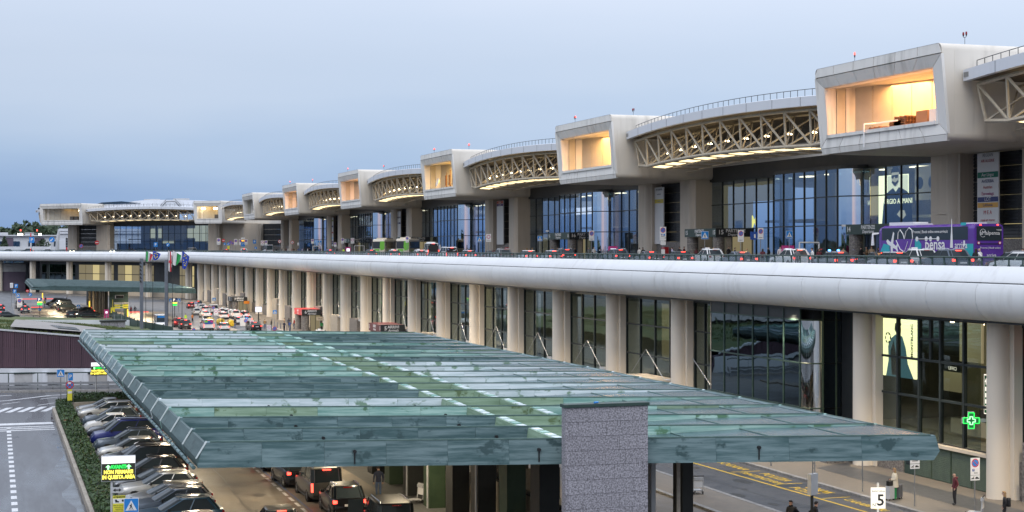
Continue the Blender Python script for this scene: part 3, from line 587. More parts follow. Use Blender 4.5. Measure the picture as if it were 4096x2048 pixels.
# ================================================================== TERMINAL BUILDING
DK = 12.3                                  # departures deck level
I4 = Matrix.Identity(4)
FW = Matrix.Translation((74.9, 551.0, 0)) @ Matrix.Rotation(R(43), 4, 'Z') @ Matrix.Translation((-73, 0, 0))   # far wing, turned 43 degrees
def wp(F, p): return F @ Vector(p)
terminal = thing('terminal_building', 'long pale airport terminal with white box rooms and arched trusses along its roof', 'terminal')
wing = thing('terminal_wing', 'far end wing of the terminal turned towards the viewer at the left', 'terminal')
def sub(n): return None
def part(name, parent, label=None):
    o = bpy.data.objects.new(name, None); COL.objects.link(o); o.parent = parent; o.empty_display_size = .3
    if label: o['label'] = label
    return o
ZB, ZT = 22.72, 30.62
def roof_box(F, root, Y0, Y1, lit, label, depth=40., detail=2):
    """box room: leaning picture-frame front, rounded long edges, panelled sides, open room inside"""
    b = part('roof_box', root, label)
    def lean(z): return 73.05 - .75 * (z - ZB) / (ZT - ZB)
    g = .04
    r = .5
    def sec(x, sh=0):   # rounded section of the body in (y,z) at depth x
        pts = []
        for cy_, cz, a0 in ((Y1 - r, ZT - r, 0), (Y0 + r, ZT - r, 90), (Y0 + r, ZB + r, 180), (Y1 - r, ZB + r, 270)):
            for k in range(5): a = R(a0 + 22.5 * k); pts.append((x + sh * (1 - (cz + r * math.sin(a) - ZB) / (ZT - ZB)), cy_ + r * math.cos(a), cz + r * math.sin(a)))
        return pts
    # body shell from behind the front frame to the back (open tube)
    m_ = MB(F); m_.loft([sec(73.1 - .75 * 0 - .7, .72), sec(86.4), sec(86.4 + depth)], cap=False); m_.build('body', 'box_side', b, True)
    # side panels, proud of the body, joints between
    xs = [73.6, 76.4, 79.4, 82.4, 86.2]
    for side, yy in ((-1, Y0), (1, Y1)):
        for xa, xb in zip(xs, xs[1:]):
            for za, zb in ((ZB + r, 26.4), (26.4, ZT - r)):
                m_ = MB(F); y_ = yy + side * .012; m_.hexa([(xa + g, yy, za + g), (xb - g, yy, za + g), (xb - g, y_, za + g), (xa + g, y_, za + g), (xa + g, yy, zb - g), (xb - g, yy, zb - g), (xb - g, y_, zb - g), (xa + g, y_, zb - g)])
                if side < 0: m_.build('side_panel', 'box_side', b)
    # front frame: flat rim, chamfer, inner lip
    ya, yb = Y0 + 1.65, Y1 - 1.25; za, zb = 24.45, 28.75
    def P(y, z, dx=0): return (lean(z) + dx, y, z)
    rim = .85
    O = [(Y0 + .28, ZB), (Y1 - .28, ZB), (Y1, ZB + .3), (Y1, ZT - .45), (Y1 - .45, ZT), (Y0 + .45, ZT), (Y0, ZT - .45), (Y0, ZB + .3)]
    m_ = MB(F)
    n = max(2, int((Y1 - Y0) / 3.4)); 
    def quad(name, p, mat='box_white'):
        mm = MB(F); q = [Vector(t) for t in p]; nn = Vector((1, 0, 0)); mm.prism(q, (.25, 0, 0)); mm.build(name, mat, b)
    for i in range(n):
        t0 = i / n; t1 = (i + 1) / n
        oy0, oy1 = Y0 + (Y1 - Y0) * t0 + g, Y0 + (Y1 - Y0) * t1 - g
        iy0, iy1 = ya + (yb - ya) * t0 + g, ya + (yb - ya) * t1 - g
        e0 = .35 if i == 0 else 0; e1 = .35 if i == n - 1 else 0
        quad('frame_panel', [P(oy0, ZT - rim + g), P(oy1, ZT - rim + g), P(oy1 - e1, ZT, .12), P(oy0 + e0, ZT, .12)])
        quad('frame_panel', [P(iy0, zb + g, .22), P(iy1, zb + g, .22), P(oy1, ZT - rim - g), P(oy0, ZT - rim - g)])
        quad('frame_panel', [P(oy0, ZB + .55, 0), P(oy1, ZB + .55, 0), P(iy1, za - g, .22), P(iy0, za - g, .22)])
        quad('frame_panel', [P(oy0 + e0 * .6, ZB, .05), P(oy1 - e1 * .6, ZB, .05), P(oy1, ZB + .55 - g, 0), P(oy0, ZB + .55 - g, 0)])
    for yo, yi in ((Y0 - .014, ya), (Y1 + .014, yb)):
        quad('frame_panel', [P(yo, ZB + .57), P(yi, za, .22), P(yi, zb, .22), P(yo, ZT - rim - g)])
    m_ = MB(F)
    m_.box(72.9, 74.0, ya - .02, yb + .02, za - .3, za).box(72.9, 73.9, ya - .02, yb + .02, zb, zb + .3).box(73.0, 73.9, ya - .3, ya - .02, za - .3, zb + .3).box(73.0, 73.9, yb + .02, yb + .3, za - .3, zb + .3)
    m_.build('lip', 'box_white', b)
    # the room: shallow on the left, its panelled back wall runs obliquely to the deep right end
    n2 = max(3, int((yb - ya + 1.2) / 2.2)); P0 = Vector((75.7, yb - .15, 0)); P1 = Vector((80.6, ya - .6, 0)); nn = Vector((P1 - P0).normalized()); nn = Vector((-nn.y, nn.x, 0)) * .12
    if nn.x < 0: nn = -nn
    for i in range(n2):
        q0 = P0.lerp(P1, i / n2 + .002); q1 = P0.lerp(P1, (i + 1) / n2 - .002); z0 = Vector((0, 0, za - .1)); z1 = Vector((0, 0, zb + .25))
        MB(F).hexa([q0 + z0, q1 + z0, q1 + nn + z0, q0 + nn + z0, q0 + z1, q1 + z1, q1 + nn + z1, q0 + nn + z1]).build('wall_panel', 'inside', b)
    nc = 6 if detail > 1 else 2
    for i in range(nc):
        x0 = 73.95 + 6.9 * i / nc; MB(F).box(x0 + .02, x0 + 6.9 / nc - .02, ya - .6, yb + .1, zb + .12, zb + .2).build('ceiling_plank', 'inside', b)
    MB(F).box(73.9, 82.4, ya - .6, yb + .1, za - .2, za - .1).build('room_floor', 'concrete', b)
    MB(F).box(73.95, 80.7, ya - .72, ya - .6, za - .1, zb + .25).build('end_wall', 'inside', b); MB(F).box(73.95, 74.85, yb - .05, yb + .1, za - .1, zb + .25).build('end_wall', 'inside', b)
    MB(F).hexa([(74.9, yb - .1, za - .1), (75.72, yb - .35, za - .1), (75.8, yb - .2, za - .1), (74.9, yb + .1, za - .1), (74.9, yb - .1, zb + .2), (75.72, yb - .35, zb + .2), (75.8, yb - .2, zb + .2), (74.9, yb + .1, zb + .2)]).build('wall_pier', 'box_white', b)
    MB(F).box(73.6, 86.3, Y0 + 1, Y1 - 1, ZB + .004, ZB + .02).build('soffit', 'pillar', b)
    rot = F.to_euler().z
    if lit:
        c, e, off = lit
        area('room_light', wp(F, (76.3, (ya + yb) / 2 + off * .5, zb - .05)), (0, 0, rot), 3.4, (yb - ya) * .62, e * .8, c, b)
    return b
def beacons(F, root, Y, x, kind, label):
    p = wp(F, (x, Y, ZT)); t = thing('obstruction_light', label, 'beacon', p, F.to_euler().z, 'red obstruction lights on the roof boxes')
    t.scale = (.55, .55, .55)
    MB().cyl((0, 0, -.05), (0, 0, 1.1), .035, 6).build('mast', 'black', t)
    if len(kind) == 2: MB().tube([(0, -.38, 1.35), (0, -.38, 1.18), (0, 0, 1.08), (0, .38, 1.18), (0, .38, 1.35)], .04).build('fork', 'black', t)
    for k, (s, y) in enumerate(zip(kind, (.38, -.38) if len(kind) == 2 else (0,))):
        MB().lathe([(.09, 1.08 if len(kind) == 1 else 1.3), (.13, 1.5)], (0, y, 0), 8).build('lamp_base', 'black', t)
        MB().lathe([(.13, 1.5), (.15, 1.62), (.13, 1.88), (.06, 1.94)], (0, y, 0), 8).build('lamp', 'beacon_on' if s == '1' else 'beacon_off', t)
OR = (1, .46, .15); YE = (1, .56, .11)
names = ['nearest and largest white roof box, orange lit room holding boxes and pallets', 'white roof box with dark water stains over its orange lit room', 'white roof box with antennas inside a bright yellow room', 'fourth white roof box from the right with plain orange room', 'fifth white roof box from the right with plain orange room', 'small unlit white roof box with a draped sheet inside']
lits = [(OR, 2600, -2.5), ((1, .52, .16), 2200, -3), (YE, 1600, -3), (OR, 1500, -2), (OR, 1500, -2), None]
BY = [(109.75 + 71.45 * k, 130.3 + 71.45 * k) for k in range(-1, 6)]
boxes = []
for k, (y0, y1) in enumerate(BY):
    if k == 0: continue
    boxes.append(roof_box(I4, terminal, y0, y1, lits[k - 1], names[k - 1], detail=2 if k < 3 else 1))
b7 = roof_box(FW, wing, 0, 12.3, (YE, 130, 0), 'narrow white roof box at the corner with two bright lamps inside')
b8 = roof_box(FW, wing, 65, 86, (YE, 110, -6), 'leftmost white roof box with one bright lamp and dim room')
for F, b, ys in ((FW, b7, (4.2, 9.6)), (FW, b8, (67.6,))):
    for y in ys: MB(F).box(74.2, 74.9, y - .55, y + .55, 27.7, 28.3).build('ceiling_lamp', 'warm_lamp', b)
for F, b, y in ((FW, b8, 69), (FW, b8, 71.3), (FW, b8, 73.5), (FW, b7, 3.5), (FW, b7, 5)): MB(F).box(76, 77.3, y - .8, y + .8, 24.35, 25.9).build('store_unit', 'inside_dark', b)
for Y, x, kd, lb in ((125.2, 73.6, '1', 'single lit red beacon on the front left edge of the nearest roof box'), (110.6, 75.2, '00', 'twin unlit red beacons on the near corner of the nearest roof box'),
                     (197.2, 73.6, '01', 'twin red beacons, one glowing, over the stained roof box'), (184.0, 76.5, '00', 'twin unlit red beacons behind the stained roof box front'),
                     (268.2, 73.6, '11', 'twin glowing red beacons on the antenna roof box front'), (254.8, 76.0, '11', 'twin glowing red beacons at the rear edge of the antenna roof box'),
                     (339.8, 73.6, '1', 'single glowing beacon on the front of the fourth roof box'), (326.4, 78.5, '10', 'twin beacons with one glowing behind the fourth roof box'),
                     (411.0, 73.6, '1', 'single glowing beacon on the front of the fifth roof box'), (397.8, 77.0, '1', 'single glowing beacon at the back of the fifth roof box')):
    beacons(I4, terminal, Y, x, kd, lb)
# things standing in the box rooms
def loose(name, label, cat, mb, mats, group=None): return tag(mb.build(name, mats), label, cat, group)
for i, (y, mt) in enumerate(((112.6, 'white'), (114.6, 'white'), (116.6, 'cardboard'))):
    loose('packing_box', ('white box at the right end of the orange room', 'white box left of the rightmost box in the orange room', 'brown cardboard box standing in the orange room')[i], 'box', MB().box(75.0, 76.2, y - .85, y + .85, 24.36, 25.75), mt, 'boxes in the nearest roof box')
for i, y in enumerate((119.4, 120.2, 123.6)):
    m_ = MB(); n = (7, 5, 3)[i]
    for k in range(n):
        for q in range(4): m_.box(74.6 + .32 * q, 74.8 + .32 * q, y - 1.0 + .1 * math.sin(k * 3), y + .9 + .1 * math.sin(k * 3), 24.38 + .16 * k, 24.46 + .16 * k)
        for q in (-.8, 0, .8): m_.box(74.6, 75.8, y + q - .06, y + q + .06, 24.46 + .16 * k, 24.54 + .16 * k)
    loose('pallet_stack', ('tall stack of brown pallets in the orange room', 'second stack of brown pallets in the orange room', 'low pile of pallets at the left of the orange room')[i], 'pallets', m_, 'pallet', 'wooden pallets in the nearest roof box')
t = thing('no_entry_sign', 'round red no entry sign on the wall of the orange room', 'sign', (79.4, 112.3, 25.3), -PI / 2)
MB().disc((0, 0), .32, y=0).build('disc', 'sign_red', t); MB().box(-.22, .22, -.012, -.004, -.06, .06).build('bar', 'sign_white', t)
loose('guard_pipe', 'white bent pipe fixed to the front of the nearest roof box', 'pipe', MB().tube([(72.75, 122.2, 22.9), (72.75, 122.2, 24.95), (73.9, 122.1, 25.05), (73.9, 118.6, 25.05)], .07), 'white')
for i, y in enumerate((254.5, 257, 259.2, 261.4, 263.6)):
    m_ = MB().cyl((74.6, y, 24.36), (74.6, y, 27.2 + .4 * (i % 2)), .06, 6)
    for z in (25.4, 26.3): m_.box(74.35, 74.6, y - .22, y + .22, z - .5, z + .4)
    m_.tube([(74.6, y - .6, 24.4), (74.6, y, 25.2), (74.6, y + .6, 24.4)], .05)
    loose('antenna', ('first', 'second', 'third', 'fourth', 'fifth')[i] + ' antenna mast from the right in the bright yellow room', 'antenna', m_, 'pallet', 'antennas in the yellow roof box')
loose('satellite_dish', 'white round dish at the left of the bright yellow room', 'dish', MB().lathe([(0, 0), (.5, .08), (.75, .3)], n=14), 'white').matrix_world = Matrix.Translation((74.2, 267.2, 25.6)) @ Matrix.Rotation(R(-75), 4, 'Y')
MB().poly([(73.9, 472.8, 28.7), (75.2, 472.4, 28.7), (74.6, 474.3, 24.4), (73.8, 476.6, 24.4), (73.7, 475.8, 25.2)]).build('draped_sheet', 'box_side', boxes[-1])

# ------------------------------------------------------------------ arched trusses between the boxes
def truss(F, root, ya, yb, lvl, bow=1.5, camber=.55, lights=3):
    """ya < yb ends; lvl 2 = members one by one, 1 = joined"""
    tr = part('roof_truss', root); Ln = yb - ya; n = max(4, round(Ln / 4.4))
    def bw(y): t = (y - ya) / Ln * 2 - 1; return 1 - t * t
    def pt(y, x, z): return (x - bow * bw(y), y, z + camber * bw(y))
    yr = [ya + Ln * i / 20 for i in range(21)]
    m_ = MB(F); m_.loft([[pt(y, 74.3, 27.5), pt(y, 74.3, 28.42), pt(y, 74.55, 28.48), pt(y, 76.4, 28.5), (101, y, 28.9 + camber * bw(y)), (101, y, 28.3), pt(y, 74.8, 27.9), pt(y, 74.8, 27.5)] for y in yr]); m_.build('fascia', 'fascia', tr)
    for q in range(1, 10): y = ya + Ln * q / 10; p = pt(y, 74.29, 27.5); MB(F).box(p[0] - .01, p[0] + .02, y - .03, y + .03, p[2] + .02, p[2] + .9).build('fascia_joint', 'steel', tr)
    m_ = MB(F); m_.loft([[pt(y, 75.2, 27.6), pt(y, 75.2, 27.85), (99, y, 28.2), (99, y, 27.6)] for y in yr]); m_.build('roof_deck', 'truss_deck', tr)
    for s_, y in ((1, ya), (-1, yb)):   # open end of the fascia tube
        MB(F).box(74.2, 74.3, y + s_ * .55 - .35, y + s_ * .55 + .35, 27.8, 28.2).build('end_vent', 'steel', tr)
    hr = MB(F)
    pts = [pt(y, 75.6, 29.25) for y in yr]; hr.tube(pts, .035, 5)
    for i in range(0, 41): y = ya + Ln * i / 40; p = pt(y, 75.6, 28.6); hr.cyl(p, (p[0], p[1], p[2] + .66), .03, 4)
    hr.build('roof_handrail', 'dark_metal', tr)
    ny = [ya + .6 + (Ln - 1.2) * i / n for i in range(n + 1)]
    top = [pt(y, 75.35, 27.22) for y in ny]
    bot = [pt(y, 75.55, 23.75 + (.55 if i in (0, n) else 0)) for i, y in enumerate(ny)]
    bot[0] = pt(ny[0] + .9, 75.6, 24.15); bot[-1] = pt(ny[-1] - .9, 75.6, 24.15)
    t2 = [pt(y, 79.2, 27.15) for y in ny]; b2 = [pt(y, 78.9, 23.6) for y in ny]; b3 = [pt(y, 82.4, 23.5) for y in ny]; t3 = [pt(y, 83, 27.15) for y in ny]
    mem = []
    for i in range(n): mem += [('chord', top[i], top[i + 1], .17), ('chord', bot[i], bot[i + 1], .185)]
    for i in range(n + 1): mem.append(('vertical', top[i], bot[i], .13))
    for i in range(n): mem.append(('diagonal', top[i + 1], bot[i], .125))
    web = []
    for i in range(n):
        web += [(b2[i], b2[i + 1], .12), (b3[i], b3[i + 1], .12), (t2[i], t2[i + 1], .12), (bot[i + 1], t2[i], .09), (bot[i], t2[i + 1], .09), (b2[i], t3[i + 1], .08), (bot[i], b2[i], .10), (b2[i], b3[i], .10), (t2[i], b2[i], .08)]
    if lvl == 2:
        for nm, a, b, r in mem: MB(F).cyl(a, b, r, 8).build(nm, 'truss', tr, True)
        nd = MB(); nd.lathe([(0, -.24), (.2, -.14), (.25, 0), (.2, .14), (0, .24)], n=8); me = nd.mesh('node', 'truss', True)
        for p in top + bot: link('node', me, tr, wp(F, p))
        m_ = MB(F)
        for a, b, r in web: m_.cyl(a, b, r, 6)
        stuff(m_.build('web_members', 'truss', tr, True))
    else:
        m_ = MB(F)
        for nm, a, b, r in mem: m_.cyl(a, b, r, 5)
        for a, b, r in web[::1 if lvl else 2]: m_.cyl(a, b, r, 4, cap=False)
        stuff(m_.build('truss_members', 'truss', tr))
    for i in range(1, n - 1):   # lit diffuser strips under the bottom chords and hanging lamps
        y0, y1 = ny[i] + 1.0, ny[i + 1] - .7
        MB(F).hexa([pt(y0, 76.0, 23.56), pt(y0 + .2, 77.7, 23.5), pt(y1 + .2, 77.7, 23.5), pt(y1, 76.0, 23.56), pt(y0, 76.0, 23.6), pt(y0 + .2, 77.7, 23.54), pt(y1 + .2, 77.7, 23.54), pt(y1, 76.0, 23.6)]).build('light_strip', 'warm_strip', tr)
        p = pt((y0 + y1) / 2, 77.4, 25.15); m_ = MB(F).cyl(p, (p[0], p[1], 27.4), .03, 4); m_.build('lamp_rod', 'truss', tr)
        MB(F).lathe([(.10, .14), (.27, 0), (.24, -.05), (.0, -.08)], p, 8).build('lamp', 'warm_lamp', tr)
    for i in range(lights):
        y = ya + Ln * (i + .5) / lights; point('truss_light', wp(F, pt(y, 77.2, 24.9)), 170 * Ln / 50 / lights, (1, .72, .40), .5, tr)
    return tr
for k in range(0, 6):
    yb_ = BY[k + 1][0] - .25; ya_ = BY[k][1] + .25
    truss(I4, terminal, ya_, yb_, 2 if 0 < k < 3 else 1, lights=4 if k == 1 else 3)
# the near end: part of the truss right of the nearest box is the one at k = 0
truss(I4, terminal, BY[6][1] + .25, 548, 1, lights=3)
truss(FW, wing, 12.6, 64.7, 1, bow=.6, camber=.7, lights=4)
truss(FW, wing, 86.4, 90, 1, bow=.1, camber=.1, lights=1)

# ------------------------------------------------------------------ upper facade: pillars, louvred cores, glass bays
def pillar(F, root, y0, y1, x0=83.9):
    p = part('pillar', root)
    m_ = MB(F).box(x0 + .35, 86.6, y0, y1, DK, ZB); m_.build('shaft', 'pillar', p)
    m_ = MB(F); yc = y0 + 1.25; m_.lathe([(1.05, 0), (1.05, ZB - DK)], (x0 + .95, yc, DK), 16); m_.build('round_column', 'pillar', p, True)
    MB(F).box(x0 + .2, x0 + .36, y1 - 2.9, y1 - 1.1, 17.2, 17.75).build('ledge', 'pillar', p)
def core(F, root, y0, y1, rows=6):
    c = part('louvred_core', root)
    n = max(2, round((y1 - y0) / 2.3))
    for i in range(n):
        for j in range(rows):
            a = y0 + (y1 - y0) * i / n; b = y0 + (y1 - y0) * (i + 1) / n; z0 = 14.9 + (22.7 - 14.9) * j / rows; z1 = 14.9 + (22.7 - 14.9) * (j + 1) / rows
            m_ = MB(F); m_.box(85.7, 85.8, a + .02, b - .02, z0 + .02, z1 - .02)
            for q in range(4): zz = z0 + .1 + (z1 - z0 - .1) * q / 4; m_.hexa([(85.6, a + .03, zz), (85.7, a + .03, zz), (85.7, b - .03, zz), (85.6, b - .03, zz), (85.64, a + .03, zz + .2), (85.7, a + .03, zz + .2), (85.7, b - .03, zz + .2), (85.64, b - .03, zz + .2)])
            m_.build('louvre_panel', 'louvre', c)
    for i in range(n): a = y0 + (y1 - y0) * i / n; b = y0 + (y1 - y0) * (i + 1) / n; MB(F).box(84.9, 85.6, a + .012, b - .012, DK, 14.88).build('stone_block', 'granite_dark', c)
RZ = [12.3, 16.44, 19.47, 22.4]
def glassbay(F, root, ya, yb, bow=None, lvl=2, lit='lit_wall_dim', litk=.5, doors=()):
    g = part('glass_facade', root); X = 86.5
    def pane(a, b, z0, z1, gm='glass_up'):
        d = .06; mm = MB(F); mm.hexa([(a[0], a[1], z0 + d), (b[0], b[1], z0 + d), (b[0] + .03, b[1], z0 + d), (a[0] + .03, a[1], z0 + d), (a[0], a[1], z1 - d), (b[0], b[1], z1 - d), (b[0] + .03, b[1], z1 - d), (a[0] + .03, a[1], z1 - d)])
        return mm
    cols = []; n = max(1, round((yb - ya) / 2.95))
    if bow:
        b0, b1 = bow
        k1 = max(1, round((b0 - ya) / 2.95)); cols += [((X, ya + (b0 - ya) * i / k1), (X, ya + (b0 - ya) * (i + 1) / k1), 'glass_up') for i in range(k1)]
        rc = [(84 + 2.4 - 2.4 * math.sin(R(t)), b0 + 2.4 - 2.4 * math.cos(R(t))) for t in (0, 15, 30, 45, 60, 75, 90)]
        cols += [(a, b, 'glass_curved') for a, b in zip(rc, rc[1:])]
        kb = max(1, round((b1 - 2.4 - b0) / 2.6)); ys = [b0 + 2.4 + (b1 - b0 - 2.4) * i / kb for i in range(kb + 1)]
        cols += [((84., a), (84., b), 'glass_up') for a, b in zip(ys, ys[1:])]
        cols.append(((84., b1), (X, b1), 'glass_up'))
        k2 = max(1, round((yb - b1) / 2.95)); cols += [((X, b1 + (yb - b1) * i / k2), (X, b1 + (yb - b1) * (i + 1) / k2), 'glass_up') for i in range(k2)]
    else: cols = [((X, ya + (yb - ya) * i / n), (X, ya + (yb - ya) * (i + 1) / n), 'glass_up') for i in range(n)]
    joined = {}; fr = MB(F)
    for a, b, gm in cols:
        for z0, z1 in zip(RZ, RZ[1:]):
            if lvl == 2 and gm == 'glass_up': pane(a, b, z0, z1).build('window_pane', gm, g)
            else:
                j = joined.setdefault(gm, MB()); q = pane(a, b, z0, z1); o = len(j.v); j.v += q.v; j.f += [tuple(i + o for i in f) for f in q.f]; j.m += q.m
        if gm == 'glass_up': fr.box(a[0] - .09, a[0] + .12, a[1] - .055, a[1] + .055, DK, 22.4)
        for z in RZ[1:]:
            d = Vector((b[0] - a[0], b[1] - a[1])).normalized() * .0; 
            fr.hexa([(a[0] - .07, a[1], z - .06), (b[0] - .07, b[1], z - .06), (b[0] + .12, b[1], z - .06), (a[0] + .12, a[1], z - .06), (a[0] - .07, a[1], z + .06), (b[0] - .07, b[1], z + .06), (b[0] + .12, b[1], z + .06), (a[0] + .12, a[1], z + .06)])
    fr.build('mullions', 'mullion', g)
    for gm, j in joined.items(): stuff(j.build('window_panes', gm, g, gm == 'glass_curved'))
    MB(F).box(86.2, 88.5, ya, yb, 22.4, 24.2).build('lintel_band', 'dark_metal', g)
    if bow: m_ = MB(F); m_.prism([(x - .06, y, 22.42) for x, y in rc] + [(83.94, bow[1], 22.42), (86.2, bow[1], 22.42), (86.2, bow[0], 22.42)], (0, 0, .3)); m_.build('bow_roof', 'dark_metal', g)
    # the hall behind
    MB(F).box(86.8, 101, ya, yb, DK - .1, DK).build('hall_floor', 'paving', g); MB(F).box(94, 101, ya, yb, 17.3, 17.6).build('gallery', 'inside', g)
    MB(F).box(86.8, 101, ya, yb, 22.7, 22.8).build('hall_ceiling', 'inside', g)
    MB(F).box(101, 101.2, ya, yb, DK, 22.7).build('hall_wall', 'inside', g)
    for i in range(int((yb - ya) / 6)):
        y = ya + 3 + 6 * i
        MB(F).box(92, 93.2, y - 1, y + 1, 22.56, 22.66).build('ceiling_lamp', 'room_lamp', g)
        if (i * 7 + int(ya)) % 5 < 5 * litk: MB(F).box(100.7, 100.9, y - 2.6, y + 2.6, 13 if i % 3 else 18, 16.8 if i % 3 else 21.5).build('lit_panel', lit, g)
    for i in range(int((yb - ya) / 12)): y = ya + 6 + 12 * i; MB(F).lathe([(.55, 0), (.55, 10.3)], (91, y, DK), 10).build('hall_column', 'inside', g)
    return g
PY = [(y0 + .9, y1 - .9) for y0, y1 in BY]
for k, (a, b) in enumerate(PY):
    pillar(I4, terminal, a, a + 4.8); pillar(I4, terminal, b - 4.75, b); core(I4, terminal, a + 4.85, b - 4.8)
    MB().box(85.6, 120, a, b, 22.75, 30.3).build('roof_core', 'roof', terminal)
for k in range(6):
    ya_, yb_ = PY[k][1], PY[k + 1][0]; c = (ya_ + yb_) / 2
    if k == 0: glassbay(I4, terminal, ya_ + 0, yb_, None, 1, litk=.2)
    elif k == 1: glassbay(I4, terminal, ya_, yb_, (c - 11.8, c + 4.9), 2, 'lit_wall', .55)
    else: glassbay(I4, terminal, ya_, yb_, (c - 11.8, c + 4.9), 2 if k == 2 else 1, 'lit_wall_dim', .7 if k == 2 else .4)
pillar(FW, wing, -8, -3.2); core(FW, wing, -18, -8, 4); pillar(FW, wing, -23, -18); pillar(FW, wing, 10.5, 15.5)
MB(FW).box(85.7, 100, -3, 10.5, DK, ZB).build('stone_core', 'pillar', wing)
glassbay(FW, wing, 15.5, 62.2, None, 1, 'lit_wall_pale', .45); pillar(FW, wing, 62.2, 69); core(FW, wing, 69, 79, 5); pillar(FW, wing, 79, 83.4)
for y in (16.9, 19.8, 22.7): MB(FW).box(87.2, 87.3, y - 1.3, y + 1.3, 16.6, 22.3).build('lit_window', 'lit_wall_pale', wing)
MB(FW).box(88, 88.2, 15.5, 62.2, 12.3, 15.9).build('dark_base', 'inside_dark', wing)
# raised roof hall behind the wing
m_ = MB(FW); prof = [(12.5, 28.2), (12.5, 30.8), (22, 31.4), (42, 31.9), (50, 31.5), (60, 30.4), (66, 30.2), (86, 30.2), (88, 28.2)]
m_.prism([(84, y, z) for y, z in prof], (60, 0, 0)); m_.build('roof_hall', 'fascia', wing)
for i in range(24): y = 14 + 2.1 * i; MB(FW).box(83.85, 84, y - .04, y + .04, 28.3, 30.6).build('roof_rib', 'light_grey', wing)
MB(FW).prism([(83.8, 47, 30.6), (83.8, 70, 30.3), (83.8, 66, 31.2), (83.8, 56, 31.5)], (.2, 0, 0)).build('roof_glazing', 'glass_dark', wing)
m_ = MB(FW); m_.tube([(83.2, 27, 28.5), (83.2, 30, 31), (83.2, 34, 31), (83.2, 37, 28.5)], .12, 5); m_.tube([(83.2, 27, 29.5), (83.2, 30, 32), (83.2, 34, 32), (83.2, 37, 29.5)], .05, 4)
for i in range(5): m_.tube([(83.2, 27.4 + .6 * i, 28.8 + .5 * i), (83.2, 27.4 + .6 * i, 29.8 + .5 * i)], .05, 4); m_.tube([(83.2, 34.4 + .6 * i, 30.6 - .5 * i), (83.2, 34.4 + .6 * i, 31.6 - .5 * i)], .05, 4)
m_.build('roof_stair', 'dark_metal', wing)
for y in (32, 46): MB(FW).box(88, 90, y - 3.0, y + 3.0, 31.7, 32.3).build('roof_unit', 'light_grey', wing)
m_ = MB()
for i in range(9):
    for z in (0, 2.2): m_.cyl((101, 212 + 1.6 * i, 30.0 + z + i * .22), (101, 213.6 + 1.6 * i, 30.0 + z + i * .22 + .22), .09, 4)
    m_.cyl((101, 212 + 1.6 * i, 30.0 + i * .22), (101, 213.6 + 1.6 * i, 32.4 + i * .22), .07, 4)
m_.build('roof_gantry', 'steel', terminal)
# ------------------------------------------------------------------ departures door portals, airline boards
def portal(F, y0, y1, num, word, second, z=DK, x0=81.4, x1=86.4, h=3.1, hb=1.0, side_mat='dark_metal', label='', face='dark_green', col='sign_white'):
    t = thing('entrance_portal', label, 'entrance', wp(F, (x0, y0, z)), F.to_euler().z); Ly = y1 - y0; Lx = x1 - x0
    MB().box(0, Lx, 0, Ly, h, h + hb).build('canopy_fascia', [face], t)
    MB().box(0, Lx, -.03, -.004, h, h + hb).build('side_fascia', side_mat, t)
    st = 'granite_dark'
    for (cx, cy) in ((.75, .75), (.75, Ly - .75)):
        c = part('stone_column', t)
        for k in range(4): MB().lathe([(.7, 0), (.7, h / 4 - .02)], (cx, cy, h / 4 * k), 14).build('stone_drum', st, c, True)
    MB().box(Lx * .45, Lx - .1, .3, .38, 0, h).build('glass_door', 'lit_wall_dim', t); MB().box(1.5, Lx * .45, .3, .5, 0, h).build('stone_wall', 'stone_warm', t)
    for k in range(3): x = Lx * .45 + (Lx * .53) * k / 2; MB().box(x - .04, x + .04, .2, .29, 0, h).build('door_frame', 'dark_metal', t)
    for y in (Ly - .55, .55): txt(num, .74, (-.005, y, h + hb * .5), col, t, FACE_W, bold=.012)
    txt(word, .54, (-.005, Ly * .52, h + hb * .68), col, t, FACE_W, bold=.012); txt(second, .46, (-.005, Ly * .52, h + hb * .26), col, t, FACE_W, shear=.25, bold=.006)
    txt(num, .74, (.65, -.036, h + hb * .52), col, t, bold=.012); txt(word, .54, (Lx * .52, -.036, h + hb * .70), col, t, bold=.012); txt(second, .46, (Lx * .52, -.036, h + hb * .26), col, t, shear=.25, bold=.006)
    return t
for y0, y1, n_, lb in ((131.4, 140.2, '14', 'grey door portal numbered 14 on stone drums behind the purple coach'), (170.3, 179.2, '15', 'dark door portal numbered 15 right of the second pair of pillars'), (220.6, 230.0, '16', 'dark door portal numbered 16 with camera on its corner'), (318, 327, '17', 'dark door portal numbered 17 beside the parked white coaches'), (374, 383, '18', 'dark door portal numbered 18 far along the departures pavement')):
    portal(I4, y0, y1, n_, 'PARTENZE', 'Departures', label=lb)
def totem(x, y0, y1, z0, z1, rows, label):
    t = thing('airline_board', label, 'sign', (x, y1, z0), -PI / 2, 'tall airline boards on the dark cores'); w = y1 - y0; h = z1 - z0
    MB().box(0, w, 0, .12, 0, h).build('board', 'sign_white', t)
    for a, b, mt, s, tm, sz in rows:
        q = None
        if mt: q = MB().box(.06, w - .06, -.012, -.004, h * a, h * b).build('name_plate', mt, t)
        if s: txt(s, sz, (w / 2, -.02, h * (a + b) / 2), tm, t)
    return t
for nm, c in (('b_red', (.45, .06, .08)), ('b_navy', (.04, .06, .20)), ('b_green', (.0, .16, .10)), ('b_or', (.75, .42, .10)), ('b_grey', (.25, .26, .28)), ('b_mag', (.42, .05, .22)), ('b_lime', (.35, .5, .15)), ('b_orange', (.7, .12, .06)), ('b_yel', (.7, .58, .1)), ('b_sky', (.35, .6, .8)), ('b_vio', (.12, .05, .2))): flat(nm, c)
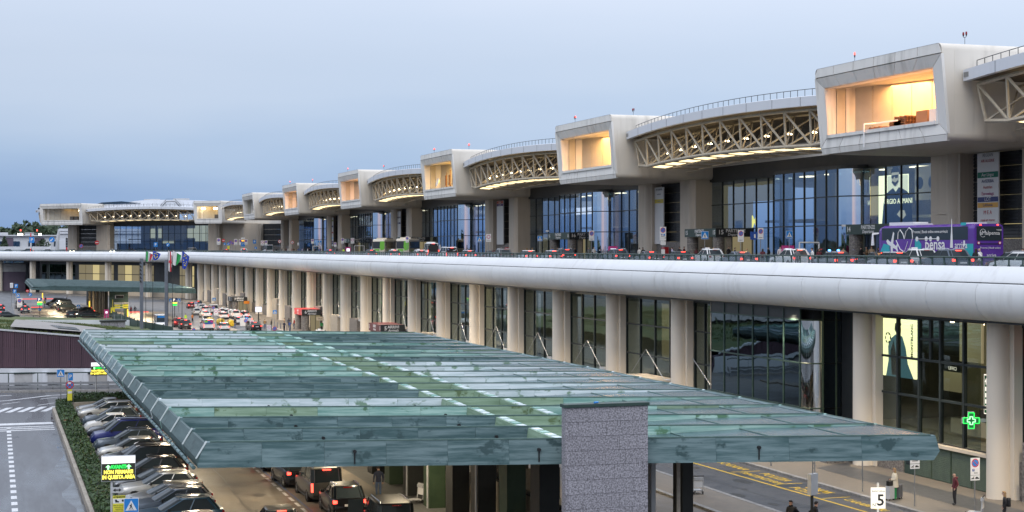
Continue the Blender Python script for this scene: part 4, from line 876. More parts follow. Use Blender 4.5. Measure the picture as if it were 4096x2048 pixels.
totem(84.6, 119.3, 122.5, 16.2, 22.6, [(.94, .99, None, 'AEGEAN', 'b_grey', .42), (.935, .995, 'b_grey', '', 'b_grey', .3) if 0 else (.95, .99, None, '', 'b_grey', .3), (.85, .92, None, 'AIR ALGERIE', 'b_red', .36), (.65, .73, 'b_green', 'Aer Lingus', 'sign_white', .42), (.57, .63, None, 'AirSERBIA', 'b_navy', .42), (.48, .55, None, 'Austrian', 'b_red', .4), (.39, .46, None, 'Eurowings', 'b_mag', .44), (.31, .38, 'b_navy', 'LOT', 'sign_white', .5), (.23, .30, 'b_or', 'Lufthansa', 'b_navy', .38), (.12, .20, None, 'M E A', 'b_red', .5), (.02, .09, None, 'royal air maroc', 'b_red', .34)], 'white airline board with coloured plates above the purple coach')
totem(84.6, 193.0, 196.0, 14.6, 22.2, [(.93, .99, None, 'AIR ALBANIA', 'b_grey', .34), (.85, .91, None, 'american', 'b_grey', .32), (.72, .79, 'b_yel', 'vueling', 'b_grey', .34)], 'white airline board with one yellow plate between stone pillars')
totem(84.6, 262.6, 266.4, 14.7, 22.4, [(.94, .995, 'b_orange', 'easyJet', 'sign_white', .5), (.88, .935, 'b_vio', 'LATAM', 'sign_white', .45)], 'white airline board with orange and violet plates at its top')
totem(84.6, 336.2, 340.6, 15.2, 22.2, [(.78, .83, 'b_grey', '', 'sign_white', .4), (.60, .65, 'b_navy', 'AIRLINE', 'sign_white', .4)], 'white airline board with two dark plates behind the coaches')
totem(84.6, 408.6, 413.0, 14.6, 22.2, [(.86, .92, 'b_lime', '', 'sign_white', .4), (.66, .71, 'b_navy', '', 'sign_white', .4), (.45, .50, 'b_red', '', 'sign_white', .4), (.25, .31, 'b_sky', '', 'sign_white', .4), (.13, .18, 'b_vio', '', 'sign_white', .4), (.07, .12, 'b_navy', '', 'sign_white', .4)], 'narrow airline board with many coloured plates farthest away')
# backlit poster of a man in sunglasses behind the glass
ap = thing('poster', 'backlit poster of a man in dark suit and sunglasses behind the upper glass', 'poster', (88.2, 145.2, 16.6), -PI / 2)
PW, PH = 5.6, 5.0
MB().box(0, PW, 0, .1, 0, PH).build('light_box', 'ad_pale', ap)
MB().poly([(1.75, -.006, .2), (1.75, -.006, PH - .1), (5.6, -.006, PH - .1), (5.6, -.006, .2)]).build('backdrop', 'ad_pale2', ap)
MB().prism([(.7, -.02, 0), (1.0, -.02, 2.1), (1.3, -.02, 3.0), (2.3, -.02, 3.45), (3.1, -.02, 3.75), (4.3, -.02, 3.65), (5.5, -.02, 3.2), (6.2, -.02, 2.6), (6.5, -.02, 0)], (0, .01, 0)).build('suit', 'ad_dark', ap)
MB().prism([(2.9, -.03, 3.6), (3.35, -.03, 3.25), (3.8, -.03, 3.6), (3.9, -.03, 4.0), (2.9, -.03, 4.0)], (0, .008, 0)).build('shirt', 'ad_pale2', ap)
MB().prism([(2.75 + .75 * math.cos(t) + .55, -.04, 4.75 + .98 * math.sin(t)) for t in [2 * PI * i / 18 for i in range(18)]], (0, .008, 0)).build('face', 'ad_grey', ap)
MB().prism([(3.3 + .82 * math.cos(t), -.05, 5.25 + .62 * math.sin(t)) for t in [PI * i / 10 for i in range(11)]], (0, .008, 0)).build('hair', 'ad_dark', ap)
MB().prism([(2.55, -.06, 4.95), (3.85, -.06, 5.0), (3.8, -.06, 4.68), (3.35, -.06, 4.62), (3.15, -.06, 4.85), (2.9, -.06, 4.6), (2.6, -.06, 4.66)], (0, .008, 0)).build('sunglasses', 'ad_dark', ap)
MB().prism([(2.6, -.06, 4.2), (3.3, -.06, 3.8), (3.95, -.06, 4.3), (3.8, -.06, 4.45), (3.3, -.06, 4.2), (2.75, -.06, 4.4)], (0, .006, 0)).build('beard', 'ad_dark', ap)
MB().prism([(3.6, -.05, .9), (4.6, -.05, .35), (5.3, -.05, .8), (5.0, -.05, 1.3), (4.2, -.05, 1.35)], (0, .008, 0)).build('hand', 'ad_grey', ap)
txt('GIORGIO ARMANI', .75, (3.4, -.05, 2.25), 'ad_pale', ap)
for i, (y, z) in enumerate(((135.6, 20.6), (137.9, 20.6))): tag(MB().lathe([(.02, 0), (.62, .0), (.62, .12)], n=16).build('air_nozzle', 'inside_dark'), 'round grey air nozzle on the hall wall, %s of two' % ('right' if i == 0 else 'left'), 'vent').matrix_world = Matrix.Translation((88.5, y, z)) @ Matrix.Rotation(R(-90), 4, 'Y')
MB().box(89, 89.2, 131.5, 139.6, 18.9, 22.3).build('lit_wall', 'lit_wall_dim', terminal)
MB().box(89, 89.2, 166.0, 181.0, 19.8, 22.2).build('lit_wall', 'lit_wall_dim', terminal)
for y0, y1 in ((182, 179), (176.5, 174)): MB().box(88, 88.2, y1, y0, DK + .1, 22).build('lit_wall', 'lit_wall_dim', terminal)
tag(txt('M', 2.0, (87.6, 172.5, 17.2), 'led_yellow', None, FACE_W, name='arch_emblem', bold=.05), 'glowing yellow arched emblem behind the upper glass', 'sign')
t = thing('shop_fascia', 'white lit shop sign seen through the glass above portal 16', 'sign', (90, 247.8, 19.5), -PI / 2)
MB().box(0, 8.5, 0, .2, 0, 1.1).build('panel', 'led_white', t); txt('ROSSOPOMODORO', .8, (4.2, -.02, .55), 'sign_red', t)
t = thing('shop_fascia', 'white lit cafe sign right of the longer shop sign', 'sign', (90, 238.4, 19.5), -PI / 2)
MB().box(0, 10.5, 0, .2, 0, 1.1).build('panel', 'led_white', t); txt("gran CAFE'", .85, (4.6, -.02, .55), 'sign_black', t)
# ================================================================== VIADUCT (departures deck)
edge = [(50.0, -14 + 4.79 * i) for i in range(92)]
cx, cyy = edge[-1]; ang = PI / 2
for i in range(9):
    ang += R(26.0) / 9; cx += 4.79 * math.cos(ang); cyy += 4.79 * math.sin(ang); edge.append((cx, cyy))
for i in range(40): cx += 4.79 * math.cos(ang); cyy += 4.79 * math.sin(ang); edge.append((cx, cyy))
ne = []
for i, p in enumerate(edge):
    a = Vector(edge[max(0, i - 1)]); b = Vector(edge[min(len(edge) - 1, i + 1)]); d = (b - a).normalized(); ne.append((d.y, -d.x))
def at_edge(i, off, z): p = edge[i]; n = ne[i]; return (p[0] + n[0] * off, p[1] + n[1] * off, z)
viaduct = thing('viaduct', 'long white two level viaduct with bulging parapet carrying the departures road', 'viaduct')
lip = [(1.5, 12.9), (1.3, 13.03), (.75, 13.05), (.6, 12.98), (.03, 12.28), (.0, 12.2), (.25, 12.18), (1.5, 12.18)]
tub = [(.22, 12.2), (-.08, 12.1), (-.2, 11.85), (-.25, 11.5), (-.22, 11.1), (-.08, 10.72), (.18, 10.42), (.52, 10.2), (.95, 10.09), (1.6, 10.06), (1.6, 12.2)]
for i in range(len(edge) - 1):
    for nm, pr, g in (('parapet_panel', lip, .0), ('fascia_panel', tub, .032)):
        a = Vector(at_edge(i, 0, 0)); b = Vector(at_edge(i + 1, 0, 0)); gg = (b - a).normalized() * (g if i % 3 == 0 else g * .35)
        r0 = [Vector(at_edge(i, o, z)) + gg for o, z in pr]; r1 = [Vector(at_edge(i + 1, o, z)) - gg for o, z in pr]
        MB().loft([r0, r1])    .build(nm, 'band', viaduct, True)
deck = MB(); sof = MB()
for i in range(len(edge) - 1):
    w = 40 if i < 92 else 75
    deck.poly([at_edge(i, 1.4, DK), at_edge(i + 1, 1.4, DK), (at_edge(i + 1, w, DK)), (at_edge(i, w, DK))]) if i < 91 else None
    sof.hexa([at_edge(i, 1.2, 9.96), at_edge(i + 1, 1.2, 9.96), at_edge(i + 1, 5.5, 9.96), at_edge(i, 5.5, 9.96), at_edge(i, 1.2, 10.06), at_edge(i + 1, 1.2, 10.06), at_edge(i + 1, 5.5, 10.06), at_edge(i, 5.5, 10.06)])
deck.poly([at_edge(91, 1.4, DK), at_edge(91, 45, DK), (130, 470, DK), (130, 720, DK), (-80, 900, DK), at_edge(len(edge) - 1, 1.4, DK)] + [at_edge(i, 1.4, DK) for i in range(len(edge) - 2, 91, -1)])
structure(deck.build('departures_road', 'asphalt')); sof.build('soffit', 'dark_metal', viaduct)
structure(MB().box(75.5, 86.4, 60, 545, DK - .05, DK + .14).build('departures_pavement', 'paving'))
# railing on the parapet
rl = thing('deck_railing', 'dark green steel and glass railing along the edge of the departures deck', 'railing')
m_ = MB(); m_.tube([at_edge(i, 1.0, 13.52) for i in range(len(edge))], .055, 6); m_.build('handrail', 'dark_green', rl)
pm_ = MB().cyl((0, 0, 0), (0, 0, .5), .045, 6).box(-.05, .05, -.07, .07, .0, .09).box(-.06, .02, -.05, .05, .38, .46).mesh('rail_post', 'dark_green')
cnt = 0; rest = MB()
for i in range(15, len(edge) - 1):
    for q in range(4):
        t = q / 4; a = Vector(at_edge(i, 1.0, 13.02)); b = Vector(at_edge(i + 1, 1.0, 13.02)); p = a.lerp(b, t)
        if cnt < 296: link('rail_post', pm_, rl, p)
        elif q % 2 == 0: rest.cyl(p, p + Vector((0, 0, .5)), .05, 4)
        cnt += 1
    a = Vector(at_edge(i, 1.06, 13.08)); b = Vector(at_edge(i + 1, 1.06, 13.08)); n = Vector((ne[i][0], ne[i][1], 0)) * .012; u = Vector((0, 0, .36))
    MB().hexa([a, b, b + n, a + n, a + u, b + u, b + n + u, a + n + u]).build('glass_panel', 'glass_rail', rl)
stuff(rest.build('far_rail_posts', 'dark_green', rl))
# columns under the deck
ck = [74.75 + 14.37 * k for k in range(-2, 26)]
cm = MB().lathe([(.68, 0), (.66, .3), (.64, 9.97)], n=24).mesh('column', 'column', True)
fm_ = MB().box(.3, .85, -1.0, -.52, 0, 9.97).mesh('column_fin', 'column')
for k, y in enumerate(ck):
    c = link('column', cm, viaduct, (53.0, y, .0)); link('column_fin', fm_, c)
for (x, y) in ((50.4, 444.6), (41.1, 463.6), (31.2, 483.8), (21.0, 505.2), (10.6, 526.4), (.5, 547.4), (-10, 569)):
    c = link('column', cm, viaduct, (x + .6, y + .3, 0)); link('column_fin', fm_, c, rz=.45)
# ------------------------------------------------------------------ arrivals facade under the deck
def lowbay(y0, y1, k, lvl):
    g = part('arrivals_glazing', terminal); X = 53.95; n = 4; zz = [2.25, 4.7, 7.3, 9.95]; fr = MB(); pn = MB()
    for i in range(n):
        a = y0 + (y1 - y0) * i / n; b = y0 + (y1 - y0) * (i + 1) / n
        for z0, z1 in zip(zz, zz[1:]):
            if lvl: MB().box(X, X + .03, a + .05, b - .05, z0 + .05, z1 - .05).build('window_pane', 'glass_low', g)
            else: pn.box(X, X + .03, a + .05, b - .05, z0 + .05, z1 - .05)
        fr.box(X - .1, X + .1, a - .06, a + .06, 2.2, 9.95)
    fr.box(X - .1, X + .1, y1 - .06, y1 + .06, 2.2, 9.95)
    for z in zz: fr.box(X - .08, X + .08, y0, y1, z - .06, z + .06)
    fr.box(X - .15, X + .2, y0, y1, 9.6, 9.96)
    fr.build('mullions', 'mullion', g)
    if pn.v: stuff(pn.build('window_panes', 'glass_low', g))
    if lvl:
        for i in range(6): a = y0 + (y1 - y0) * i / 6; b = y0 + (y1 - y0) * (i + 1) / 6; MB().box(X - .3, X + .3, a + .012, b - .012, 0, .7).build('stone_block', 'granite_dark', g); MB().box(X - .24, X + .3, a + .012, b - .012, .715, 2.2).build('stone_block', 'granite_dark', g)
    else: MB().box(X - .3, X + .3, y0, y1, 0, 2.2).build('stone_plinth', 'granite_dark', g)
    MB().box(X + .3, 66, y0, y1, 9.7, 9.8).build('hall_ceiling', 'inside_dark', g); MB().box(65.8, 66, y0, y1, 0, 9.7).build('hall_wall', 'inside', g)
    MB().box(X + .4, 66, y0, y1, .14, .2).build('hall_floor', 'paving', g)
    if k % 2 == 0: MB().box(60, 60.15, y0 + 1.5, y0 + 4.5, 3.5, 9).build('lit_panel', 'lit_wall_dim', g)
    MB().box(58, 59.2, y0 + 6, y0 + 7.5, 9.55, 9.65).build('ceiling_lamp', 'room_lamp', g)
    if k > 2:
        rb = MB().cyl((52.6, y0 + 1.4, 3.1), (53.85, y0 + 8.2, 5.2), .032, 6).box(52.5, 52.9, y0 + .3, y0 + 1.5, 2.95, 3.2); rb.build('brace_rod', 'light_grey', g)
        rb = MB().cyl((53.8, y0 + 8.2, 5.2), (53.8, y0 + 11.4, 3.0), .02, 5).build('brace_rod', 'light_grey', g)
for k in range(len(ck) - 1):
    y0, y1 = ck[k] + .55, ck[k + 1] - 1.0
    if k in (2, 3, 4): continue
    lowbay(y0, y1, k, 4 < k < 17)
# stone blocks standing between the far columns
for k in range(10, 26):
    if k in (12, 19, 20): continue
    MB().box(52.3, 54.4, ck[k] + 2.2, ck[k] + 7.5, 0, 3.2 if k % 3 else 4.1).build('stone_screen', 'granite_dark' if k % 2 else 'stone_warm', terminal)
# bay with the shop windows at the right (between the two nearest columns)
g = part('shop_glazing', terminal); X = 53.85; y0, y1 = 76.3, 88.6
for i, (a, b) in enumerate(((86.3, 88.6), (83.9, 86.3), (81.6, 83.9), (79.2, 81.6), (77.6, 79.2))):
    for j, (z0, z1) in enumerate(((2.35, 4.9), (4.9, 7.2), (7.2, 9.7))): MB().box(X, X + .03, a + .05, b - .05, z0 + .05, z1 - .05).build('window_pane', 'glass_low', g)
    MB().box(X - .12, X + .1, b - .09, b + .09, 2.3, 9.95).build('mullion', 'mullion', g)
for z in (2.3, 4.9, 7.2, 9.75): MB().box(X - .1, X + .08, y0, y1, z - .07, z + .07).build('transom', 'mullion', g)
MB().box(X - .08, X + .06, 82.6, 82.8, 7.27, 9.68).build('transom', 'mullion', g); MB().box(X - .075, X + .06, 81.65, 83.85, 8.4, 8.55).build('transom', 'mullion', g)
MB().box(X - .15, X + .2, y0 - 1, y1 + .5, 9.7, 9.96).build('head_band', 'dark_metal', g)
MB().box(X - .5, X + .3, y0 - .9, y1 + .1, 2.12, 2.3).build('sill', 'pillar', g)
for i in range(4):
    a = y0 - .3 + 2.05 * i
    m_ = MB().box(X - .3, X + .3, a, a + 2.0, .1, 2.1)
    for q in range(17): m_.hexa([(X - .36, a + .05, .2 + .11 * q), (X - .3, a + .05, .2 + .11 * q), (X - .3, a + 1.95, .2 + .11 * q), (X - .36, a + 1.95, .2 + .11 * q), (X - .31, a + .05, .28 + .11 * q), (X - .3, a + .05, .28 + .11 * q), (X - .3, a + 1.95, .28 + .11 * q), (X - .31, a + 1.95, .28 + .11 * q)])
    m_.build('louvre_panel', 'green_louvre', g)
for i in range(3): MB().box(X - .42, X + .3, 85.1 + 1.05 * i, 86.12 + 1.05 * i, 0, .8).build('stone_block', 'granite_dark', g); MB().box(X - .36, X + .3, 85.1 + 1.05 * i, 86.12 + 1.05 * i, .82, 2.1).build('stone_block', 'granite_dark', g)
MB().box(X - .4, X + .1, 84.0, 85.0, .1, 2.1).build('service_door', 'dark_green', g); MB().box(X - .42, X - .4, 84.2, 84.8, .7, 1.8).build('door_window', 'car_glass', g)
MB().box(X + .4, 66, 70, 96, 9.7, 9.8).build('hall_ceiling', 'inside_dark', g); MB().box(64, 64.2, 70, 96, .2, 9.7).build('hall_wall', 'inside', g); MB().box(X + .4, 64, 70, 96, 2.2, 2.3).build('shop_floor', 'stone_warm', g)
MB().box(57.2, 57.3, 84.5, 86.6, 5.0, 6.6).build('lit_partition', 'lit_wall_dim', g); MB().box(56.5, 56.6, 75.9, 84.6, 2.6, 3.5).build('counter', 'pillar', g); MB().box(57, 57.1, 82, 84.4, 7.0, 9.6).build('lit_partition', 'lit_wall_dim', g)
for i in range(9): MB().box(58 + .4 * (i % 3), 58.5 + .4 * (i % 3), 76.5 + 1.1 * i, 77.2 + 1.1 * i, 2.3, 3.0 + .5 * ((i * 7) % 4)).build('shop_fitting', ('inside_dark', 'stone_warm', 'dark_green')[i % 3], g)
for i in range(7): MB().box(57.5, 57.7, 76.4 + 1.6 * i, 76.55 + 1.6 * i, 9.3, 9.42).build('spot_lamp', 'warm_lamp', g)
for y in (77.5, 81, 84.5): MB().box(59, 60, y - .5, y + .5, 9.55, 9.65).build('ceiling_lamp', 'room_lamp', g)
# next bay at the right edge of the frame
MB().box(X, X + .05, 62.3, 73.6, 2.3, 9.7).build('window_pane', 'glass_low', g); MB().box(X - .3, X + .3, 62, 73.2, .1, 2.1).build('louvre_panel', 'green_louvre', g)
MB().box(X - .5, X + .3, 72.35, 73.1, 0, 3.4).build('stone_block', 'granite_dark', g); MB().box(X - .12, X + .1, 72.2, 72.4, 2.3, 9.95).build('mullion', 'mullion', g); MB().box(X - .1, X + .08, 62, 73.6, 5.6, 5.75).build('transom', 'mullion', g)
MB().box(X - .95, X - .5, 72.0, 72.25, 2.4, 2.9).build('hose_box', 'sign_red', g); MB().box(X - .42, X - .3, 69.6, 71.8, .4, 1.6).build('red_hatch', 'barrier_red' if 0 else 'sign_red', g)
t = thing('poster', 'red and green backlit poster cut by the right edge of the frame', 'poster', (54.5, 73.4, 5.3), -PI / 2)
MB().box(0, 3.6, 0, .1, 0, 4).build('light_box', 'ad_green', t); MB().box(.02, 3.6, -.02, -.004, 2.6, 4).build('red_field', 'ad_red', t); txt('PER', .6, (.9, -.03, 3.4), 'led_yellow', t); MB().prism([(.3, -.03, .4), (.5, -.03, 2.4), (.9, -.03, 2.9), (1.4, -.03, 2.3), (1.5, -.03, .3)], (0, .01, 0)).build('figure', 'ad_dark', t)
# backlit poster with a man in a teal coat
mp_ = thing('poster', 'pale backlit poster of a man in a teal coat behind the arrivals glass', 'poster', (54.75, 89.9, 5.8), -PI / 2)
MB().box(0, 4.15, 0, .1, 0, 3.7).build('light_box', 'ad_pale', mp_)
MB().prism([(.7, -.02, 0), (1.0, -.02, 1.0), (.95, -.02, 1.9), (1.15, -.02, 2.35), (1.8, -.02, 2.7), (2.6, -.02, 2.62), (3.0, -.02, 1.9), (3.25, -.02, .9), (3.9, -.02, 0)], (0, .01, 0)).build('coat', 'ad_teal', mp_)
MB().prism([(1.4, -.03, .1), (1.25, -.03, 1.6), (1.6, -.03, 2.3), (2.0, -.03, 1.2), (2.3, -.03, .1)], (0, .006, 0)).build('bag', 'ad_dark', mp_)
MB().prism([(2.15 + .3 * math.cos(a) * (1.15 if math.cos(a) > 0 else .9), -.03, 3.0 + .42 * math.sin(a)) for a in [2 * PI * i / 16 for i in range(16)]], (0, .008, 0)).build('face', 'ad_skin', mp_)
MB().prism([(2.0, -.04, 2.75), (1.75, -.04, 3.0), (1.8, -.04, 3.4), (2.2, -.04, 3.55), (2.55, -.04, 3.42), (2.5, -.04, 3.3), (2.15, -.04, 3.2)], (0, .008, 0)).build('hair', 'ad_dark', mp_)
MB().disc((.95, 2.45), .36, 24, -.03, .0, th=.008).build('emblem', 'ad_dark', mp_)
MB().prism([(.95 + (.27 - .07 * math.cos(6 * a)) * math.cos(a), -.045, 2.45 + (.27 - .07 * math.cos(6 * a)) * math.sin(a)) for a in [2 * PI * i / 36 for i in range(36)]], (0, .008, 0)).build('emblem_star', 'ad_pale', mp_)
txt('MONTBLANC', .34, (3.75, -.03, 2.4), 'ad_dark', mp_, rot=(PI / 2, -PI / 2, 0), bold=.01)
# glass block between columns with a rounded near corner
gb = part('glass_block', terminal, 'protruding dark glass block with rounded corner under the viaduct')
X1 = 51.5; ya_, yb_ = 93.6, 108.6; rr = 1.1
ys = [ya_ + rr + (yb_ - ya_ - rr) * i / 6 for i in range(7)]; zz = [.9, 3.3, 6.3, 9.2, 9.95]
for a, b in zip(ys, ys[1:]):
    for z0, z1 in zip(zz, zz[1:]): MB().box(X1, X1 + .03, a + .04, b - .04, z0 + .04, z1 - .04).build('window_pane', 'glass_dark' if z0 < 9.1 else 'dark_metal', gb)
    MB().box(X1 - .06, X1 + .06, a - .05, a + .05, .8, 9.95).build('mullion', 'dark_green', gb)
MB().cyl((X1, yb_, .8), (X1, yb_, 9.95), .05, 6).build('mullion', 'stone_warm', gb)
for z in zz[:-1]: MB().box(X1 - .05, X1 + .05, ya_ + rr, yb_, z - .05, z + .05).build('transom', 'dark_green', gb)
m_ = MB(); cs = [(X1 + rr - rr * math.sin(R(t)), ya_ + rr - rr * math.cos(R(t))) for t in range(0, 91, 10)]
m_.loft([[(x, y, .9) for x, y in cs], [(x, y, 9.2) for x, y in cs]], closed=False); m_.build('curved_pane', 'glass_curved', gb, True)
for z in zz[:-1]: MB().tube([(x, y, z) for x, y in cs], .05, 6).build('transom', 'green_louvre', gb)
for z0, z1 in zip(zz, zz[1:]):
    for xa, xb in ((X1 + rr, 53.6), (53.6, 54.9)): MB().box(xa + .03, xb - .03, ya_, ya_ + .03, z0 + .04, z1 - .04).build('window_pane', 'glass_dark', gb)
for x in (X1 + rr, 53.6): MB().box(x - .05, x + .05, ya_ - .06, ya_ + .06, .8, 9.95).build('mullion', 'green_louvre', gb)
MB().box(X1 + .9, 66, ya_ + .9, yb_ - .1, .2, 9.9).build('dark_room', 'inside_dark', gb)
MB().box(54.0, 54.3, 90.0, ya_ - .05, .9, 9.9).build('dark_wall', 'dark_metal', gb)
for i in range(13):
    a = 90.2 + 1.45 * i; MB().box(X1 - .5, X1 + 1.2, a + .015, a + 1.435, 0, .45).build('stone_block', 'granite_dark', gb); MB().box(X1 - .42, X1 + 1.2, a + .015, a + 1.435, .46, 1.9 if a < 93 else .85).build('stone_block', 'granite_dark', gb)
lowbay(109.0, 116.7, 5, True)
MB().box(54.2, 54.6, 95, 440, 9.3, 9.95).build('head_band', 'dark_metal', terminal)
# arrivals portals
flat('portal_red', (.10, .02, .025))
for y0, y1, n_, lb, fc, h_, hb_ in ((205.5, 212.7, '5', 'arrivals portal, dark red and black, just above the green canopy edge', 'portal_red', 2.75, 1.02), (262.6, 269.7, '6', 'arrivals portal with a bright red end in front of the columns', 'sign_red', 2.75, 1.0), (344.5, 351.5, '7', 'dark arrivals portal among the far columns beside the orange sign', 'dark_metal', 2.45, .95)):
    portal(I4, y0, y1, n_, 'ARRIVI', 'Arrivals', z=0, x0=49.0, x1=52.3, h=h_, hb=hb_, label=lb, face=fc)
tag(MB().box(51.2, 53.8, 118.5, 126.5, 2.9, 3.15).build('porch_roof', 'stone_warm'), 'flat tan porch roof under the viaduct beside the glass block', 'porch')
# far wing, arrivals level behind its columns
wx = [(50.4, 444.6), (41.1, 463.6), (31.2, 483.8), (21.0, 505.2), (10.6, 526.4)]
for i, (a, b) in enumerate(zip(wx, wx[1:])):
    g = part('arrivals_glazing', wing); va = Vector((a[0], a[1], 0)); vb = Vector((b[0], b[1], 0)); d = (vb - va).normalized(); n = Vector((d.y, -d.x, 0)) * 3.4; 
    for q in range(5):
        p0 = va + n + d * (1.2 + q * ((vb - va).length - 2.4) / 5); p1 = va + n + d * (1.2 + (q + 1) * ((vb - va).length - 2.4) / 5) - d * .35
        for z0, z1 in ((3.2, 6.2), (6.4, 9.0)):
            if i == 0 and q > 1: continue
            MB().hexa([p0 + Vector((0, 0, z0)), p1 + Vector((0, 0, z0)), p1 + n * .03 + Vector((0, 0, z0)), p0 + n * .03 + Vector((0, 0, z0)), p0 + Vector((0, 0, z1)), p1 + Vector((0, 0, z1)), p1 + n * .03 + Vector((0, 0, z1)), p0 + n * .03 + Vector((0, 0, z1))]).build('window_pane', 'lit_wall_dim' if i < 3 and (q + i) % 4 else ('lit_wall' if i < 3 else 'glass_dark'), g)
    q0, q1 = va + n * 1.04, vb + n * 1.04
    MB().hexa([q0, q1, q1 + n * .05, q0 + n * .05, q0 + Vector((0, 0, 9.95)), q1 + Vector((0, 0, 9.95)), q1 + n * .05 + Vector((0, 0, 9.95)), q0 + n * .05 + Vector((0, 0, 9.95))]).build('dark_frame', 'dark_metal', g)
    q0, q1 = va + n * .97, vb + n * .97
    MB().hexa([q0, q1, q1 + n * .05, q0 + n * .05, q0 + Vector((0, 0, 2.6)), q1 + Vector((0, 0, 2.6)), q1 + n * .05 + Vector((0, 0, 2.6)), q0 + n * .05 + Vector((0, 0, 2.6))]).build('stone_base', 'stone_warm', g)
    spot('soffit_lamp', va.lerp(vb, .5) + n * .2 + Vector((-2, -1, 9.7)), (0, 0, 0), 2600, 120, WARM)
b = thing('brick_annex', 'dark purple brick annex beyond the last viaduct columns at the left', 'building')
MB().box(-12, 9.6, 548, 560, 0, 9.0).build('wall', 'purple_wall', b); MB().box(-12, 9.7, 547.8, 548, 6.3, 9.0).build('grey_band', 'concrete', b)
for i in range(6): MB().box(-11 + 3.4 * i, -8 + 3.4 * i, 547.6, 547.78, 9.2, 10.4).build('window', 'glass_dark', b); MB().box(-11.2 + 3.4 * i, -11 + 3.4 * i, 547.5, 547.8, 9.0, 10.6).build('frame_post', 'white', b)
# warm downlights in the viaduct soffit wash the columns
for k in range(0, len(ck) - 1):
    spot('soffit_lamp', (50.9, ck[k] + 6.4, 9.9), (R(4), R(4), 0), 2500, 112, WARM, .3)
# ================================================================== GREEN COPPER CANOPIES
def lerp(a, b, t): return a + (b - a) * t
cp = thing('copper_canopy', 'large green weathered copper canopy with rows of sheet beams over the pick up lanes', 'canopy')
NB = 20
kinds = ['slate', 'slate', 'slate', 'green', 'white', 'slate', 'slate', 'slate', 'green', 'green', 'green', 'green', 'green', 'white', 'white', 'green', 'green', 'white', 'white', 'white']
kright = ['slate', 'green', 'green', 'green', 'green', 'white', 'white', 'white', 'white', 'white', 'white', 'slate', 'green', 'green', 'slate', 'green', 'slate', 'slate', 'slate', 'green']
XL, XR = 7.5, 35.75
def beam_y(i, x):
    t = i / (NB - 1); yl = lerp(61.6, 150.3, t); yr = lerp(54.7, 136.3, t); return lerp(yl, yr, (x - XL) / (XR - XL))
S0, S1 = 21.5, 24.3      # the longitudinal spine
panels = [XL] + [XL + (S0 - XL) * k / 6 for k in range(1, 7)] + [S1] + [S1 + (XR - S1) * k / 4 for k in range(1, 5)]
ZT_, ZB_ = 6.52, 5.52
def rz_(x): t = min(1, max(0, (x - S1) / 4)); return 5.95 + .30 * t + .23 * max(0, (x - S1 - 2) / (XR - S1 - 2))
